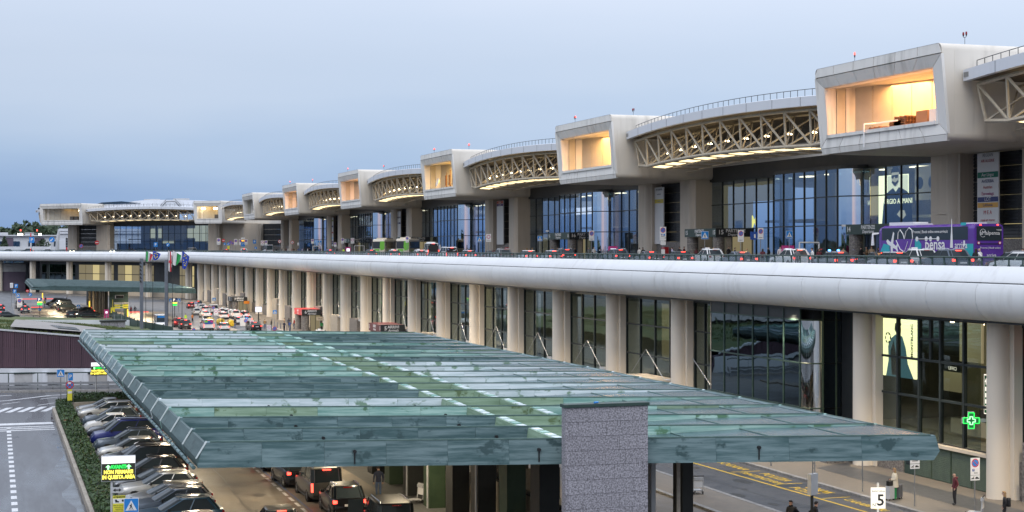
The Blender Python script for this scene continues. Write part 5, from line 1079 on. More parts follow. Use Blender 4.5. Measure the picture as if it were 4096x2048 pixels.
for i in range(NB):
    bm_ = part('beam', cp)
    for k, (xa, xb) in enumerate(zip(panels, panels[1:])):
        g = .004
        ka = kinds[i] if xb <= S0 + .1 else ('moss' if i < 12 else 'green') if xb <= S1 + .1 else kright[i]
        if ka == 'green' and random.random() < .06: ka = 'moss'
        l = k == 0; r = k == len(panels) - 2
        p = []
        def pr(x, dy, z): return (x, beam_y(i, x) + dy, z)
        xa0 = xa + g; xb0 = xb - g
        # section: near face leans back slightly, narrow top, far face
        sec = [(-.02, ZB_), (-.0, 5.88), (.05, ZT_ - .03), (.20, ZT_), (.36, ZT_ - .03), (.42, ZB_)]
        A = []; B = []
        for dy, z in sec:
            f = (z - ZB_) / (ZT_ - ZB_)
            ax = xa0 + ((.30 - .42 * (1 - f) / .62 if f > .36 else -.12 + .07 * (.36 - f) / .36) if l else 0); bx = xb0 + (.30 - (abs(f - .55) ** 1.5) * .75 if r else 0)
            A.append(pr(ax, dy, z)); B.append(pr(bx, dy, z))
        MB().loft([A, B]).build('copper_panel', 'patina_' + ka, bm_)
        if k % 3 == 2 and not r: x = xb - 1.2 - .3 * (i % 3); y = beam_y(i, x); MB().cyl((x, y - .10, ZT_ - .42), (x, y + .1, ZT_ - .42), .07, 8).cyl((x, y - .03, ZT_ - .9), (x, y - .03, ZT_ - .42), .03, 5).build('drain_spout', 'black', bm_)
    for j, (dy) in enumerate((0.03,)):   # thin pressed seam along the top and end flange coloured pale for the sky light it catches
        MB().hexa([pr(XL + .4, .04, ZT_ - .02), pr(XR - .1, .04, ZT_ - .02), pr(XR - .1, .10, ZT_ - .02), pr(XL + .4, .10, ZT_ - .02), pr(XL + .4, .04, ZT_ + .03), pr(XR - .1, .04, ZT_ + .03), pr(XR - .1, .10, ZT_ + .03), pr(XL + .4, .10, ZT_ + .03)]).build('top_seam', 'copper_edge', bm_)
    MB().hexa([pr(XL - .1, -.03, 5.88), pr(XL - .1, .02, 5.88), pr(XL + .30, .08, ZT_ + .01), pr(XL + .30, .03, ZT_ + .01), pr(XL - .15, -.03, 5.89), pr(XL - .15, .02, 5.89), pr(XL + .25, .08, ZT_ + .04), pr(XL + .25, .03, ZT_ + .04)]).build('end_flange', 'edge_skylit', bm_)
    if i < NB - 1:   # roof sheets between this beam and the next one: deep on the left, shallow on the right, with cross seams
        def q(x, e, z): return (x, beam_y(i + e, x) + (.40 if e == 0 else 0), z)
        for k, (xa, xb) in enumerate(zip(panels, panels[1:])):
            zl = 5.72 if xb <= S0 + .1 else 5.62 if xb <= S1 + .1 else None
            za = zl if zl else rz_(xa); zb = zl if zl else rz_(xb)
            MB().hexa([q(xa, 0, za - .05), q(xb, 0, zb - .05), q(xb, 1, zb - .05), q(xa, 1, za - .05), q(xa, 0, za), q(xb, 0, zb), q(xb, 1, zb), q(xa, 1, za)]).build('roof_sheet', 'patina_deck', bm_)
            if not zl: MB().hexa([q(xb - .03, 0, zb), q(xb + .03, 0, zb), q(xb + .03, 1, zb), q(xb - .03, 1, zb), q(xb - .03, 0, zb + .03), q(xb + .03, 0, zb + .03), q(xb + .03, 1, zb + .03), q(xb - .03, 1, zb + .03)]).build('sheet_seam', 'copper_edge', bm_)
        ya_, yb_ = beam_y(i, XR), beam_y(i + 1, XR)
        if i: MB().loft([[(XR - .35, y, ZB_), (XR + .12, y, 5.95), (XR + .16, y, 6.3), (XR - .02, y, 6.49), (XR - .4, y, 6.49)] for y in (ya_, yb_)]).build('edge_sheet', 'patina_slate', bm_)
        for xs in (S0, S1):   # gutter channels of the spine, sloping sides and ribbed tops
            m_ = MB()
            def s(dx, e, z): x = xs + dx; return (x, beam_y(i + e, x) + (.4 if e == 0 else -.0), z)
            m_.hexa([s(-.30, 0, 5.6), s(.36, 0, 5.6), s(.36, 1, 5.6), s(-.30, 1, 5.6), s(-.20, 0, 6.34), s(.26, 0, 6.34), s(.26, 1, 6.46), s(-.20, 1, 6.46)]); m_.build('spine_channel', 'patina_moss' if i < 11 else 'patina_green', bm_)
            for e in range(5):
                t0 = (e + .1) / 5; t1 = (e + .85) / 5; ya_, yb_ = lerp(s(0, 0, 0)[1], s(0, 1, 0)[1], t0), lerp(s(0, 0, 0)[1], s(0, 1, 0)[1], t1); z_ = lerp(6.35, 6.46, t0) + .008
                if i < 12: MB().box(xs - .14, xs + .2, ya_, yb_, z_ - .02, z_ + .03).build('channel_cap', 'patina_white' if (i + e) % 3 else 'patina_green', bm_)
        # left edge fascia and its segmented gutter pipe
        ya_, yb_ = beam_y(i, XL), beam_y(i + 1, XL)
        MB().loft([[(XL - .03, y, ZB_), (XL - .10, y, 5.88), (XL + .26, y, 6.40), (XL + .36, y, 6.40), (XL + .1, y, ZB_)] for y in (ya_, yb_)]).build('edge_sheet', 'patina_dark' if i < 9 else 'patina_slate', bm_)
        n_ = 4
        for e in range(n_):
            y0 = lerp(beam_y(i, XL), beam_y(i + 1, XL), (e + .12) / n_); y1 = lerp(beam_y(i, XL), beam_y(i + 1, XL), (e + .88) / n_); MB().cyl((XL - .2, y0, 5.52), (XL - .2, y1, 5.52), .08, 7).build('gutter_segment', 'patina_slate', bm_)
    # right end cheek
MB().hexa([(XL, beam_y(0, XL) + .5, 5.46), (XR, beam_y(0, XR) + .5, 5.46), (XR, beam_y(NB - 1, XR), 5.46), (XL, beam_y(NB - 1, XL), 5.46), (XL, beam_y(0, XL) + .5, 5.5), (XR, beam_y(0, XR) + .5, 5.5), (XR, beam_y(NB - 1, XR), 5.5), (XL, beam_y(NB - 1, XL), 5.5)]).build('ceiling', 'dark_metal', cp)
# wide dark posts along the spine
for i in range(0, NB, 1):
    y = beam_y(i, 22.6); k = i % 3
    MB().box(22.0, 22.9, y + .9, y + 2.1, 0, 5.46).build('post', 'canopy_post' if i in (2, 5, 7) else 'black_post', cp)  # black and green copies of the post colour stand for shaded and lit posts
    if i in (3, 5, 6): MB().box(21.9, 21.97, y + 1.0, y + 1.1, 0, 5.46).build('post_edge', 'light_grey', cp)
for i in range(1, 12): y = beam_y(i, 28.5); MB().box(28.0, 28.5, y + 1, y + 2, 0, 5.46).build('post', 'black_post', cp)
# lamps under the canopy
for (x, y) in ((12.5, 70), (12.5, 88), (12.5, 106), (12.5, 124), (20, 79), (20, 97), (20, 115), (32, 66), (32, 84), (32, 102), (32, 120)):
    MB().box(x - .12, x + .12, y - .7, y + .7, 5.36, 5.44).build('ceiling_lamp', 'room_lamp', cp)
    area('canopy_light', (x, y, 5.33), (0, 0, 0), .5, 3, 380 if x < 25 else 260, (1, .82, .56), cp)
# lift shaft slab clad in granite in front of the canopy
pr_ = thing('granite_pier', 'tall grey speckled granite pier standing in front of the green canopy', 'pier')
px0, px1, py0 = 20.87, 24.32, 57.0; zc = 0; rows = 14
for r_ in range(rows):
    z0 = .0 + 7.85 * r_ / rows; z1 = 7.85 * (r_ + 1) / rows
    off = (.55, .9, .2, 1.1)[r_ % 4]; xs = [px0] + [x for x in (px0 + off, px0 + off + 1.15, px0 + off + 2.3) if x < px1 - .1] + [px1]
    for a, b in zip(xs, xs[1:]):
        d = random.uniform(0, .012); MB().box(a + .005, b - .005, py0 - d, py0 + .42, z0 + .006, z1 - .006).build('granite_block', 'granite', pr_)
MB().box(px0 + .02, px1 - .02, py0 + .03, py0 + .38, 0, 7.85).build('core', 'black', pr_)
MB().box(px0 - .04, px1 + .04, py0 - .07, py0 + .48, 7.86, 7.98).build('cap', 'dark_green', pr_)
tag(MB().lathe([(.035, 0), (.035, .2), (.012, .22)], n=8).build('plastic_bottle', 'sign_blue', loc=(22.1, py0 + .1, 8.02), rot=(0, R(90), R(20))), 'small blue and clear plastic bottle lying on top of the granite pier', 'bottle')
# stairwell wall beside the pier
sw = thing('stairwell_wall', 'pale stone stairwell wall running up to the granite pier', 'wall')
for k in range(10):
    for j in range(3): MB().box(23.2, 23.5, 60 + 1.7 * k + .008, 61.7 + 1.7 * k - .008, .89 * j + .006, .89 * (j + 1) - .006).build('stone_block', 'stone_warm', sw)
MB().box(23.17, 23.53, 60, 77.05, 2.68, 2.76).build('coping', 'dark_metal', sw); MB().box(23.2, 27.8, 76.7, 77, 0, 2.66).build('end_wall', 'stone_warm', sw)
MB().tube([(23.15, 76.9, 0), (23.15, 76.9, 2.7), (23.15, 72, 2.95)], .035).build('conduit', 'steel', sw)
MB().box(23.6, 27.9, 60, 76.6, 1.0, 1.1).build('landing', 'concrete', sw); MB().tube([(24.6, 66, 1.1), (24.6, 66, 1.7), (24.9, 65.4, 1.75)], .12, 8).build('vent_pipe', 'light_grey', sw); MB().box(27.0, 27.15, 60.2, 60.3, 0, 5.4).build('frame_post', 'stone_warm', sw)
MB().box(26.4, 26.6, 61.5, 61.8, 1, 5.4).build('frame_post', 'light_grey', sw)
tag(MB().box(22.7, 23.0, 75.4, 75.7, .13, 1.2).box(22.72, 22.98, 75.38, 75.4, .6, .95).build('control_box', 'stone_warm'), 'pale control cabinet at the foot of the stairwell wall', 'cabinet')
tag(MB().box(22.6, 23.15, 71.6, 72.4, .13, .9).build('green_bin', 'sign_green'), 'green bin beside the stairwell wall', 'bin')
# second canopy far behind
c2 = thing('far_copper_canopy', 'second green copper canopy over the far car park, seen from its front', 'canopy')
def y2(i, x): t = i / 17; a = lerp(338.0, 412, t); b = lerp(302., 362, t); return lerp(a, b, (x - 7) / 29.3)
for i in range(18):
    bm_ = part('beam', c2)
    for k in range(8):
        xa = 7.0 + 29.3 * k / 8; xb = 7.0 + 29.3 * (k + 1) / 8; A = []; B = []
        for dy, z in [(-.02, 5.5), (.05, 6.45), (.2, 6.5), (.42, 5.5)]:
            f = z - 5.5; A.append((xa + (.7 * f if k == 0 else .01), y2(i, xa) + dy, z)); B.append((xb - (.3 * f if k == 7 else .01), y2(i, xb) + dy, z))
        MB().loft([A, B]).build('copper_panel', 'patina_dark', bm_)
    if i < 17: MB().hexa([(7.2, y2(i, 7.2), 6.1), (36.2, y2(i, 36.2), 6.1), (36.2, y2(i + 1, 36.2), 6.1), (7.2, y2(i + 1, 7.2), 6.1), (7.2, y2(i, 7.2), 6.15), (36.2, y2(i, 36.2), 6.15), (36.2, y2(i + 1, 36.2), 6.15), (7.2, y2(i + 1, 7.2), 6.15)]).build('roof_sheet', 'patina_dark', bm_)
MB().box(21.9, 25.6, 327.0, 327.8, 4.6, 5.5).build('pier_head', 'patina_dark', c2); MB().box(21.9, 23.0, 327.0, 327.8, 0, 4.6).build('pier_leg', 'patina_dark', c2); MB().box(24.8, 25.6, 327.0, 327.8, 0, 4.6).build('pier_leg', 'patina_dark', c2); MB().box(23.0, 24.8, 327.0, 327.8, 2.9, 3.9).build('pier_beam', 'patina_dark', c2); MB().box(23.2, 24.7, 327.1, 327.2, 3.95, 4.5).build('opening_shade', 'black', c2)  # black sheet stands in for the shade in the pier gap
for i in range(14): y = 334 + 5 * i; MB().box(21.4, 22.1, y, y + 2.6, 0, 5.5).build('post', 'black_post', c2)
for i in range(3): y = 345 + 14 * i; MB().box(20.4, 20.8, y, y + .4, 0, 5.5).build('post', 'stone_warm', c2)
for (x, y) in ((13, 350), (13, 372), (29, 325), (29, 350)): area('canopy_light', (x, y, 5.3), (0, 0, 0), 1, 8, 1500, (1, .82, .55), c2)
area('forecourt_light', (30, 300, 9), (0, 0, 0), 2, 2, 500, WARM)
for (x, y) in ((40, 170), (40, 220), (40, 270), (36, 310)): area('fill_light', (x, y, 9), (0, R(-15), 0), 2, 6, 1500, WARM)  # added fill lights without fixtures, brightening the open road and columns
# ================================================================== VEHICLES
KINDS = {  # L, W, H, bottom, hood profile [(y from rear fraction, z)], greenhouse: base y0,y1, top y0,y1 (metres from rear), belt z
 'hatch': dict(L=4.1, W=1.76, H=1.48, zb=.2, belt=.93, top=[(0, .62), (.04, .93), (2.75, .95), (3.75, .78), (4.05, .55)], g=(.12, 2.95, .55, 2.05), wh=.31, wb=(.72, 3.3)),
 'city': dict(L=3.6, W=1.64, H=1.49, zb=.2, belt=.95, top=[(0, .65), (.04, .94), (2.6, .96), (3.3, .82), (3.56, .55)], g=(.15, 2.8, .6, 1.95), wh=.29, wb=(.6, 2.9)),
 'suv': dict(L=4.5, W=1.86, H=1.66, zb=.24, belt=1.05, top=[(0, .7), (.04, 1.05), (3.1, 1.07), (4.2, .94), (4.46, .62)], g=(.16, 3.25, .6, 2.3), wh=.36, wb=(.85, 3.6), rails=1),
 'wagon': dict(L=4.75, W=1.82, H=1.48, zb=.2, belt=.95, top=[(0, .65), (.04, .96), (3.3, .97), (4.4, .78), (4.7, .55)], g=(.12, 3.5, .5, 2.55), wh=.32, wb=(.95, 3.75), rails=1),
 'sedan': dict(L=4.7, W=1.82, H=1.45, zb=.2, belt=.93, top=[(0, .7), (.06, .98), (.75, 1.0), (3.2, .95), (4.35, .78), (4.66, .55)], g=(.7, 3.4, 1.35, 2.45), wh=.33, wb=(.95, 3.75)),
 'van': dict(L=5.0, W=1.93, H=1.92, zb=.24, belt=1.12, top=[(0, .7), (.03, 1.12), (3.9, 1.15), (4.7, 1.0), (4.96, .65)], g=(.04, 4.1, .2, 3.2), wh=.34, wb=(1.0, 4.1), rails=1),
 'minibus': dict(L=5.9, W=2.0, H=2.6, zb=.28, belt=1.35, top=[(0, .7), (.03, 1.35), (4.9, 1.35), (5.6, 1.1), (5.86, .7)], g=(.04, 5.0, .12, 4.3), wh=.36, wb=(1.1, 4.8)),
}
def car_parts(kd):
    k = KINDS[kd]; Ln, Wd = k['L'], k['W']; h = Wd / 2; oy = -Ln / 2; zb = k['zb']; P = {}
    def prof(y):
        t = k['top']
        for (a, za), (b, zb_) in zip(t, t[1:]):
            if y <= b: return za + (zb_ - za) * max(0, (y - a) / (b - a))
        return t[-1][1]
    ys = sorted(set([0, .06, .25, .6, 1.2, 2, 2.8, Ln - 1.5, Ln - 1, Ln - .6, Ln - .25, Ln - .05] + [a for a, _ in k['top'] if 0 < a < Ln]))
    rings = []
    for y in ys:
        e = min(y, Ln - y); w = h * (1 - .16 * max(0, 1 - e / .55) ** 2); zt = prof(y); b = zb + (.16 if e < .15 else 0)
        half = [(0, b), (w * .86, b), (w * .97, b + .12), (w, b + (zt - b) * .45), (w * .985, zt - .14), (w * .93, zt - .02), (w * .5, zt + .015)]
        rings.append([(x, y + oy, z) for x, z in half] + [(-x, y + oy, z) for x, z in half[:0:-1]])
    P['body'] = (MB().loft(rings), None)
    b0, b1, t0, t1 = k['g']; bz = k['belt'] - .02; H = k['H']; wb_ = h * .90; wt = h * (.78 if H < 1.8 else .87)
    def loop(z, y0, y1, w, r=.12):
        m = (y0 + y1) / 2
        return [(0, y1 + oy, z), (w * .75, y1 - .07 + oy, z), (w, y1 - .3 + oy, z), (w, m + oy, z), (w, y0 + .2 + oy, z), (w * .8, y0 + .03 + oy, z), (0, y0 + oy, z), (-w * .8, y0 + .03 + oy, z), (-w, y0 + .2 + oy, z), (-w, m + oy, z), (-w, y1 - .3 + oy, z), (-w * .75, y1 - .07 + oy, z)]
    lb = loop(bz, b0, b1, wb_); lt = loop(H - .09, t0, t1, wt); l2 = [(x * .93, y * .97 + .0, H - .02) for x, y, z in lt]
    P['windows'] = (MB().loft([lb, lt], cap=False), 'car_glass')
    ro = MB().loft([lt, l2], cap=False); ro.poly([(x, y, z) for x, y, z in l2]); ro.add([(0, (t0 + t1) / 2 + oy, H)] + l2, [(0, i + 1, (i + 1) % 12 + 1) for i in range(12)])
    P['roof'] = (ro, None)
    pf = MB()
    for i in (2, 3, 4, 5, 7, 8, 9, 10):
        a = Vector(lb[i]); b = Vector(lt[i]); pf.cyl(a, b, .026 if i not in (4, 8) or kd in ('van', 'minibus') else .06, 5)
    if kd in ('van', 'minibus'):
        for s in (1, -1): pf.hexa([(s * wb_, oy + b0 + .2, bz), (s * (wb_ + .012), oy + b0 + .2, bz), (s * (wb_ + .012), oy + 2.7, bz), (s * wb_, oy + 2.7, bz), (s * (wb_ + .0), oy + b0 + .2, bz + .16), (s * (wb_ + .012), oy + b0 + .2, bz + .16), (s * (wb_ + .012), oy + 2.7, bz + .16), (s * wb_, oy + 2.7, bz + .16)])
    P['window_frame'] = (pf, None)
    tr = MB()
    for s in (1, -1):
        tr.box(s * h - (.02 if s > 0 else 0), s * h + (.02 if s < 0 else 0), oy + .9, Ln + oy - 1.0, zb - .02, zb + .12)
    tr.box(-h * .8, h * .8, oy - .012, oy + .1, zb, zb + .22).box(-h * .78, h * .78, Ln + oy - .06, Ln + oy + .012, zb, zb + .25)
    for y in k['wb']:
        for s in (1, -1): tr.cyl((s * (h - .25), y + oy, k['wh']), (s * (h - .004), y + oy, k['wh']), k['wh'] + .05, 14)
    P['trim'] = (tr, 'black')
    P['plate'] = (MB().box(-.26, .26, oy - .025, oy - .013, zb + .42, zb + .53), 'sign_white')
    if k.get('rails'):
        rr = MB()
        for s in (1, -1): rr.tube([(s * wt * .86, t0 + .1 + oy, H - .02), (s * wt * .86, t0 + .35 + oy, H + .045), (s * wt * .86, t1 - .3 + oy, H + .045), (s * wt * .86, t1 - .05 + oy, H - .03)], .022, 5)
        rr.cyl((-wt * .8, (t0 + t1) / 2 + oy, H - .012), (wt * .8, (t0 + t1) / 2 + oy, H - .012), .006, 4); P['roof_rails'] = (rr, 'chrome')
    return k, P
CARS = {}
wheel_me = {}
def wheel(r):
    if r not in wheel_me:
        a = MB().lathe([(r * .66, -.1), (r * .95, -.1), (r, -.07), (r, .07), (r * .95, .1), (r * .66, .1)], n=18, cap=False).mesh('tyre', 'rubber', True)
        b = MB().lathe([(0, .085), (r * .2, .09), (r * .66, .06)], n=18, cap=False); c = MB()
        for i in range(5): t = 2 * PI * i / 5; c.box(0, 0, 0, 0, 0, 0) if 0 else b.cyl((r * .15 * math.cos(t), r * .15 * math.sin(t), .09), (r * .64 * math.cos(t), r * .64 * math.sin(t), .08), .028, 4)
        wheel_me[r] = (a, b.mesh('rim', 'rim'))
    return wheel_me[r]
LM = {}
def car(kd, paint, x, y, rz, label, z=0., on=1, cat='car', group=None, taxi=False, name=None, brake=True, glass=None):
    """heading = local +Y"""
    if kd not in CARS:
        k, P = car_parts(kd); ms = {}
        for n, (mb, mt) in P.items(): ms[n] = mb.mesh(n, mt or 'white', n in ('body', 'roof'))
        CARS[kd] = (k, ms)
    k, ms = CARS[kd]; Ln, h = k['L'], k['W'] / 2; oy = -Ln / 2
    t = thing(name or {'van': 'parked_van', 'minibus': 'minibus'}.get(kd, 'car'), label, cat, (x, y, z), rz, group)
    pm_ = carpaint(*paint) if isinstance(paint, tuple) and isinstance(paint[0], tuple) else carpaint(paint)
    for n, me in ms.items():
        o = link(n, me, t)
        if n in ('body', 'roof', 'window_frame'):
            o.material_slots[0].link = 'OBJECT'; o.material_slots[0].material = M['black'] if n == 'window_frame' and kd == 'hatch' else pm_
    a, b = wheel(k['wh'])
    for wy in k['wb']:
        for s in (1, -1):
            w = link('wheel', a, t, (s * (h - .09), wy + oy, k['wh']), rot=(0, s * PI / 2, 0)); link('rim', b, w)
    key = kd
    if key not in LM:
        bz = k['belt']; tall = kd in ('van', 'minibus')
        LM[key] = (MB().box(-.05, .05, -.05, .05, -.35 if tall else -.1, .12 if tall else .07).box(*( (-.16, .05, -.05, .04, -.09, .06) if not tall else (-.04, .05, -.05, .05, -.2, .1))).mesh('tail_light', 'tail_off'), MB().loft([[(-.14, .02, -.07), (.1, -.1, -.05), (.12, -.25, .07), (-.1, .0, .05)], [(-.14, -.1, -.07), (.1, -.2, -.05), (.12, -.3, .07), (-.1, -.1, .05)]]).mesh('headlight', 'lamp_off'),
                   MB().box(-.22, .22, -.03, .03, -.025, .025).mesh('brake_light', 'tail_off'), MB().loft([[(.0, .0, -.03), (.0, .1, -.03), (.0, .08, .12), (.0, 0, .12)], [(.2, -.02, -.04), (.2, .08, -.04), (.2, .06, .13), (.2, -.02, .13)]]).mesh('mirror', 'black'))
    tl, hl, bl, mi = LM[key]; bz = k['belt']
    for s in (1, -1):
        o = link('tail_light', tl, t, (s * (h * .86), oy + .045, bz - .14 + (0.1 if kd == 'minibus' else 0))); o.scale = (s, 1, 1)
        if on: o.material_slots[0].link = 'OBJECT'; o.material_slots[0].material = M['tail_on']
        o = link('headlight', hl, t, (s * h * .74, Ln / 2 - .12, k['top'][-1][1] + .1)); o.scale = (s, 1, 1)
        o = link('mirror', mi, t, (s * h * .93, oy + k['g'][1] - .55, bz + .02)); o.scale = (s, 1, 1)
    o = link('brake_light', bl, t, (0, oy + k['g'][2] - .02 + (0 if kd not in ('van', 'minibus') else -.06), k['H'] - .10))
    if on and brake: o.material_slots[0].link = 'OBJECT'; o.material_slots[0].material = M['tail_on']
    if taxi: MB().box(-.22, .22, -.08, .08, k['H'] - .01, k['H'] + .13).build('taxi_sign', 'sign_white', t)
    return t
GREY = ((.22, .225, .23), .6); SILVER = ((.52, .52, .50), .6); DARK = ((.022, .026, .034), .3); BLACK = ((.008, .008, .010), .2); WHITE = ((.72, .72, .71), 0.); NAVY = ((.012, .022, .16), .2); TEALD = ((.02, .07, .12), .3); BEIGE = ((.5, .44, .36), .2); SLATE = ((.075, .10, .135), .4); RED = ((.25, .015, .02), .2); BROWN = ((.07, .05, .04), .5)
WHITEP = WHITE
# row of parked cars with noses to the hedge (heading -X)
HX = PI / 2
row = [('sedan', GREY, 136.6, 'grey saloon half hidden behind the silver estate at the far end of the row'), ('wagon', SILVER, 133.3, 'silver estate with roof rails at the far end of the row by the hedge'), ('suv', SLATE, 126.6, 'dark slate small crossover just this side of the silver estate'), ('city', WHITE, 123.3, 'small white city car between dark crossover and dark hatchback'), ('hatch', ((.03, .035, .05), .3), 119.9, 'dark hatchback beside the small white city car'),
       ('van', NAVY, 114.9, 'navy blue van parked with its nose to the hedge'), ('suv', SLATE, 110.9, 'slate grey crossover directly this side of the navy van'), ('hatch', SILVER, 107.4, 'silver rounded hatchback between two dark cars by the hedge'), ('wagon', DARK, 103.7, 'dark estate between the silver hatchback and the black van'), ('van', BLACK, 99.4, 'long black van parked in the middle of the row'),
       ('suv', DARK, 95.7, 'dark crossover directly this side of the black van'), ('sedan', DARK, 92.4, 'dark car with shiny roof behind the near illuminated sign'), ('suv', SILVER, 89.1, 'silver crossover with pale roof rails in the row'), ('wagon', GREY, 86.0, 'grey estate carrying roof bars in the row'), ('suv', SLATE, 83.0, 'slate crossover with bright window trim, third from the near end'), ('suv', TEALD, 79.8, 'dark teal crossover near the bottom of the row, tail to the lane'), ('hatch', BEIGE, 75.9, 'beige roofed car at the nearest end of the row, cut by the frame')]
for kd, p, y, lb in row:
    L_ = KINDS[kd]['L']; car(kd, p, 6.35 + L_ / 2, y, HX, lb, on=0, cat='van' if kd == 'van' else 'car', group='cars parked nose to the hedge')
tag(MB().lathe([(0, .24), (.1, .2), (.13, .05), (.1, -.1)], n=10).build('driver_head', 'skin', loc=(8.2, 118.2, 1.25)), 'driver head seen through the side window of a parked dark hatchback', 'person') if 0 else None
# cars in the lane under the canopy, heading +Y
q = 'vehicles queuing under the canopy'
car('suv', DARK, 16.9, 93.4, .05, 'dark blue crossover ahead of the grey van in the queue', group=q)
car('van', ((.10, .095, .088), .6), 17.35, 87.9, 0, 'grey van with glowing brake lights in the queue under the canopy', cat='van', group=q)
car('suv', BLACK, 17.5, 82.3, -.03, 'black crossover behind the grey van in the queue', on=1, brake=False, group=q)
d_ = car('van', BLACK, 18.2, 75.0, -.05, 'black van at the bottom of the frame with its front door open', on=0, cat='van', group=q)
MB().hexa([(-1.0, .95, .5), (-1.75, 1.35, .5), (-1.72, 1.42, .5), (-.97, 1.02, .5), (-1.0, .95, 1.65), (-1.7, 1.3, 1.6), (-1.67, 1.37, 1.6), (-.97, 1.02, 1.65)]).build('open_door', 'car_glass', d_)
car('hatch', GREY, 13.1, 76.9, 0, 'grey car entering the lane left of the dashes at the bottom edge', on=1, group=q)
car('sedan', BLACK, 16.9, 100.6, 0, 'black saloon farthest ahead in the queue, mostly under the canopy', on=1, brake=False, group=q)
car('hatch', DARK, 17.0, 106.5, 0, 'dark car hidden deep under the canopy at the head of the queue', on=1, group=q)
# far car park and road
f_ = 'cars in the far car park'
for kd, p, x, y, rz, on, lb in (('hatch', BLACK, 14.6, 331.5, 0, 0, 'black hatchback seen from behind in front of the far car park'), ('sedan', BLACK, 18.0, 333.5, HX * 1.05, 0, 'black saloon parked sideways by the far railing'), ('suv', BROWN, 17.6, 342, HX * .9, 1, 'dark brown car second from the railing in the far car park'), ('hatch', GREY, 16.4, 349, HX, 0, 'grey hatchback between dark cars in the far car park'),
                              ('van', BLACK, 15.6, 357, -HX, 0, 'black people carrier in the middle of the far car park'), ('van', GREY, 15.4, 365, -HX, 0, 'grey people carrier at the middle of the far car park'), ('van', BLACK, 14.5, 377, HX, 0, 'black van under the left part of the far canopy'), ('van', ((.03, .04, .035), .3), 14.8, 388, HX, 0, 'long dark van behind the black van under the far canopy'), ('van', DARK, 14.2, 399, HX, 0, 'dark van with raised tailgate at the back of the far car park'),
                              ('van', BLACK, 5.5, 386, 0, 0, 'black van heading away at the left entrance of the far car park'), ('suv', DARK, 5.9, 372, 0, 0, 'dark car waiting behind the black van at the barrier'), ('suv', SLATE, 6.2, 358, 0, 1, 'slate car at the red barrier of the far car park')):
    car(kd, p, x, y, rz, lb, on=on, cat='van' if kd == 'van' else 'car', group=f_)
for kd, p, x, y, rz, lb in (('hatch', ((.04, .03, .05), .3), 1.2, 372, 0, 'dark car with bright brake lights on the far left road'), ('hatch', BLACK, 2.6, 330, -1.35, 'black hatchback turning in front of the grass mound at the left'), ('suv', ((.03, .01, .04), .3), -1.6, 402, -.9, 'purple black car at the left edge of the far road'), ('hatch', WHITE, -2.3, 340, 0, 'white car cut by the left edge of the frame')): car(kd, p, x, y, rz, lb, group='cars on the far left road')
# taxis and cars in front of the arrivals columns
tx = [('hatch', RED, 43.6, 374, 0, 1, 0, 'dark red car farthest along the arrivals kerb'), ('suv', DARK, 45.6, 378, 0, 1, 0, 'dark car with raised tailgate farthest along the kerb'), ('wagon', WHITE, 44.5, 362, 0, 0, 0, 'white car with raised boot far along the kerb'), ('city', WHITE, 40.3, 336, 0, 0, 1, 'white and green taxi furthest left in the taxi queue'), ('sedan', WHITE, 40.4, 322.5, .05, 1, 1, 'white saloon taxi in the middle of the road with a dark rear bumper'),
      ('hatch', WHITE, 43.6, 347.5, 0, 1, 1, 'white hatchback taxi left of the white people carrier'), ('van', WHITE, 44.8, 343.5, 0, 0, 0, 'white people carrier among the far taxis'), ('wagon', WHITE, 45.4, 334, 0, 0, 1, 'white estate taxi behind the white people carrier'), ('hatch', WHITE, 45.8, 329, 0, 0, 1, 'white hatchback taxi beside the round blue sign'), ('sedan', WHITE, 46.0, 324.4, 0, 0, 1, 'white taxi with dark windscreen waiting by the pavement'),
      ('hatch', WHITE, 43.0, 314.6, 0, 1, 1, 'white taxi with three red lights left in the front pack'), ('suv', WHITE, 45.9, 319, 0, 1, 1, 'white crossover taxi at the back of the front pack'), ('hatch', WHITE, 47.6, 318.6, 0, 1, 1, 'white taxi rightmost of the front pack'), ('hatch', WHITE, 42.6, 292.6, 0, 1, 1, 'white taxi nearest in the front pack with glowing brake lights'), ('wagon', WHITE, 45.0, 298, 0, 1, 1, 'white estate taxi right of the nearest pack taxi'),
      ('suv', RED, 31.2, 287, 0, 1, 0, 'dark red car with red lights beyond the brown car'), ('suv', BROWN, 31.5, 279.5, 0, 1, 0, 'brown car with very bright tail lights left of the white van'), ('hatch', WHITE, 36.9, 270.0, 0, 1, 0, 'white car half hidden by the far canopy edge with one red light'), ('sedan', DARK, 42.2, 270.8, .1, 1, 0, 'dark car with red lights at the canopy edge among people'), ('hatch', WHITE, 47.6, 240.5, 0, 0, 1, 'white taxi parked just above the canopy edge'), ('sedan', WHITE, 45.6, 230.8, 0, 0, 1, 'white taxi with dark roof window behind the canopy edge'), ('sedan', WHITE, 47.2, 221, 0, 0, 0, 'white car roof just showing above the canopy edge')]
for kd, p, x, y, rz, on, taxi, lb in tx: car(kd, p, x, y, rz, lb, on=on, taxi=taxi, group='taxis and cars at the arrivals kerb')
v_ = car('van', WHITE, 34.6, 273.5, 0, 'white van with a coloured picture on its rear window', cat='van', on=1)
MB().box(-.68, .68, -2.53, -2.5, 1.12, 1.72).build('rear_print', 'sign_dkblue', v_); MB().box(-.68, -.2, -2.54, -2.531, 1.4, 1.72).build('rear_print', 'lime', v_); MB().box(.3, .68, -2.54, -2.531, 1.4, 1.72).build('rear_print', 'magenta', v_)
mb_ = car('minibus', WHITE, 27.2, 277.5, PI, 'white minibus facing the viewer between the two grey pylons', cat='minibus', on=0)
MB().box(-.75, .75, 2.25, 2.3, 2.15, 2.45).build('roof_sign', 'sign_blue', mb_)
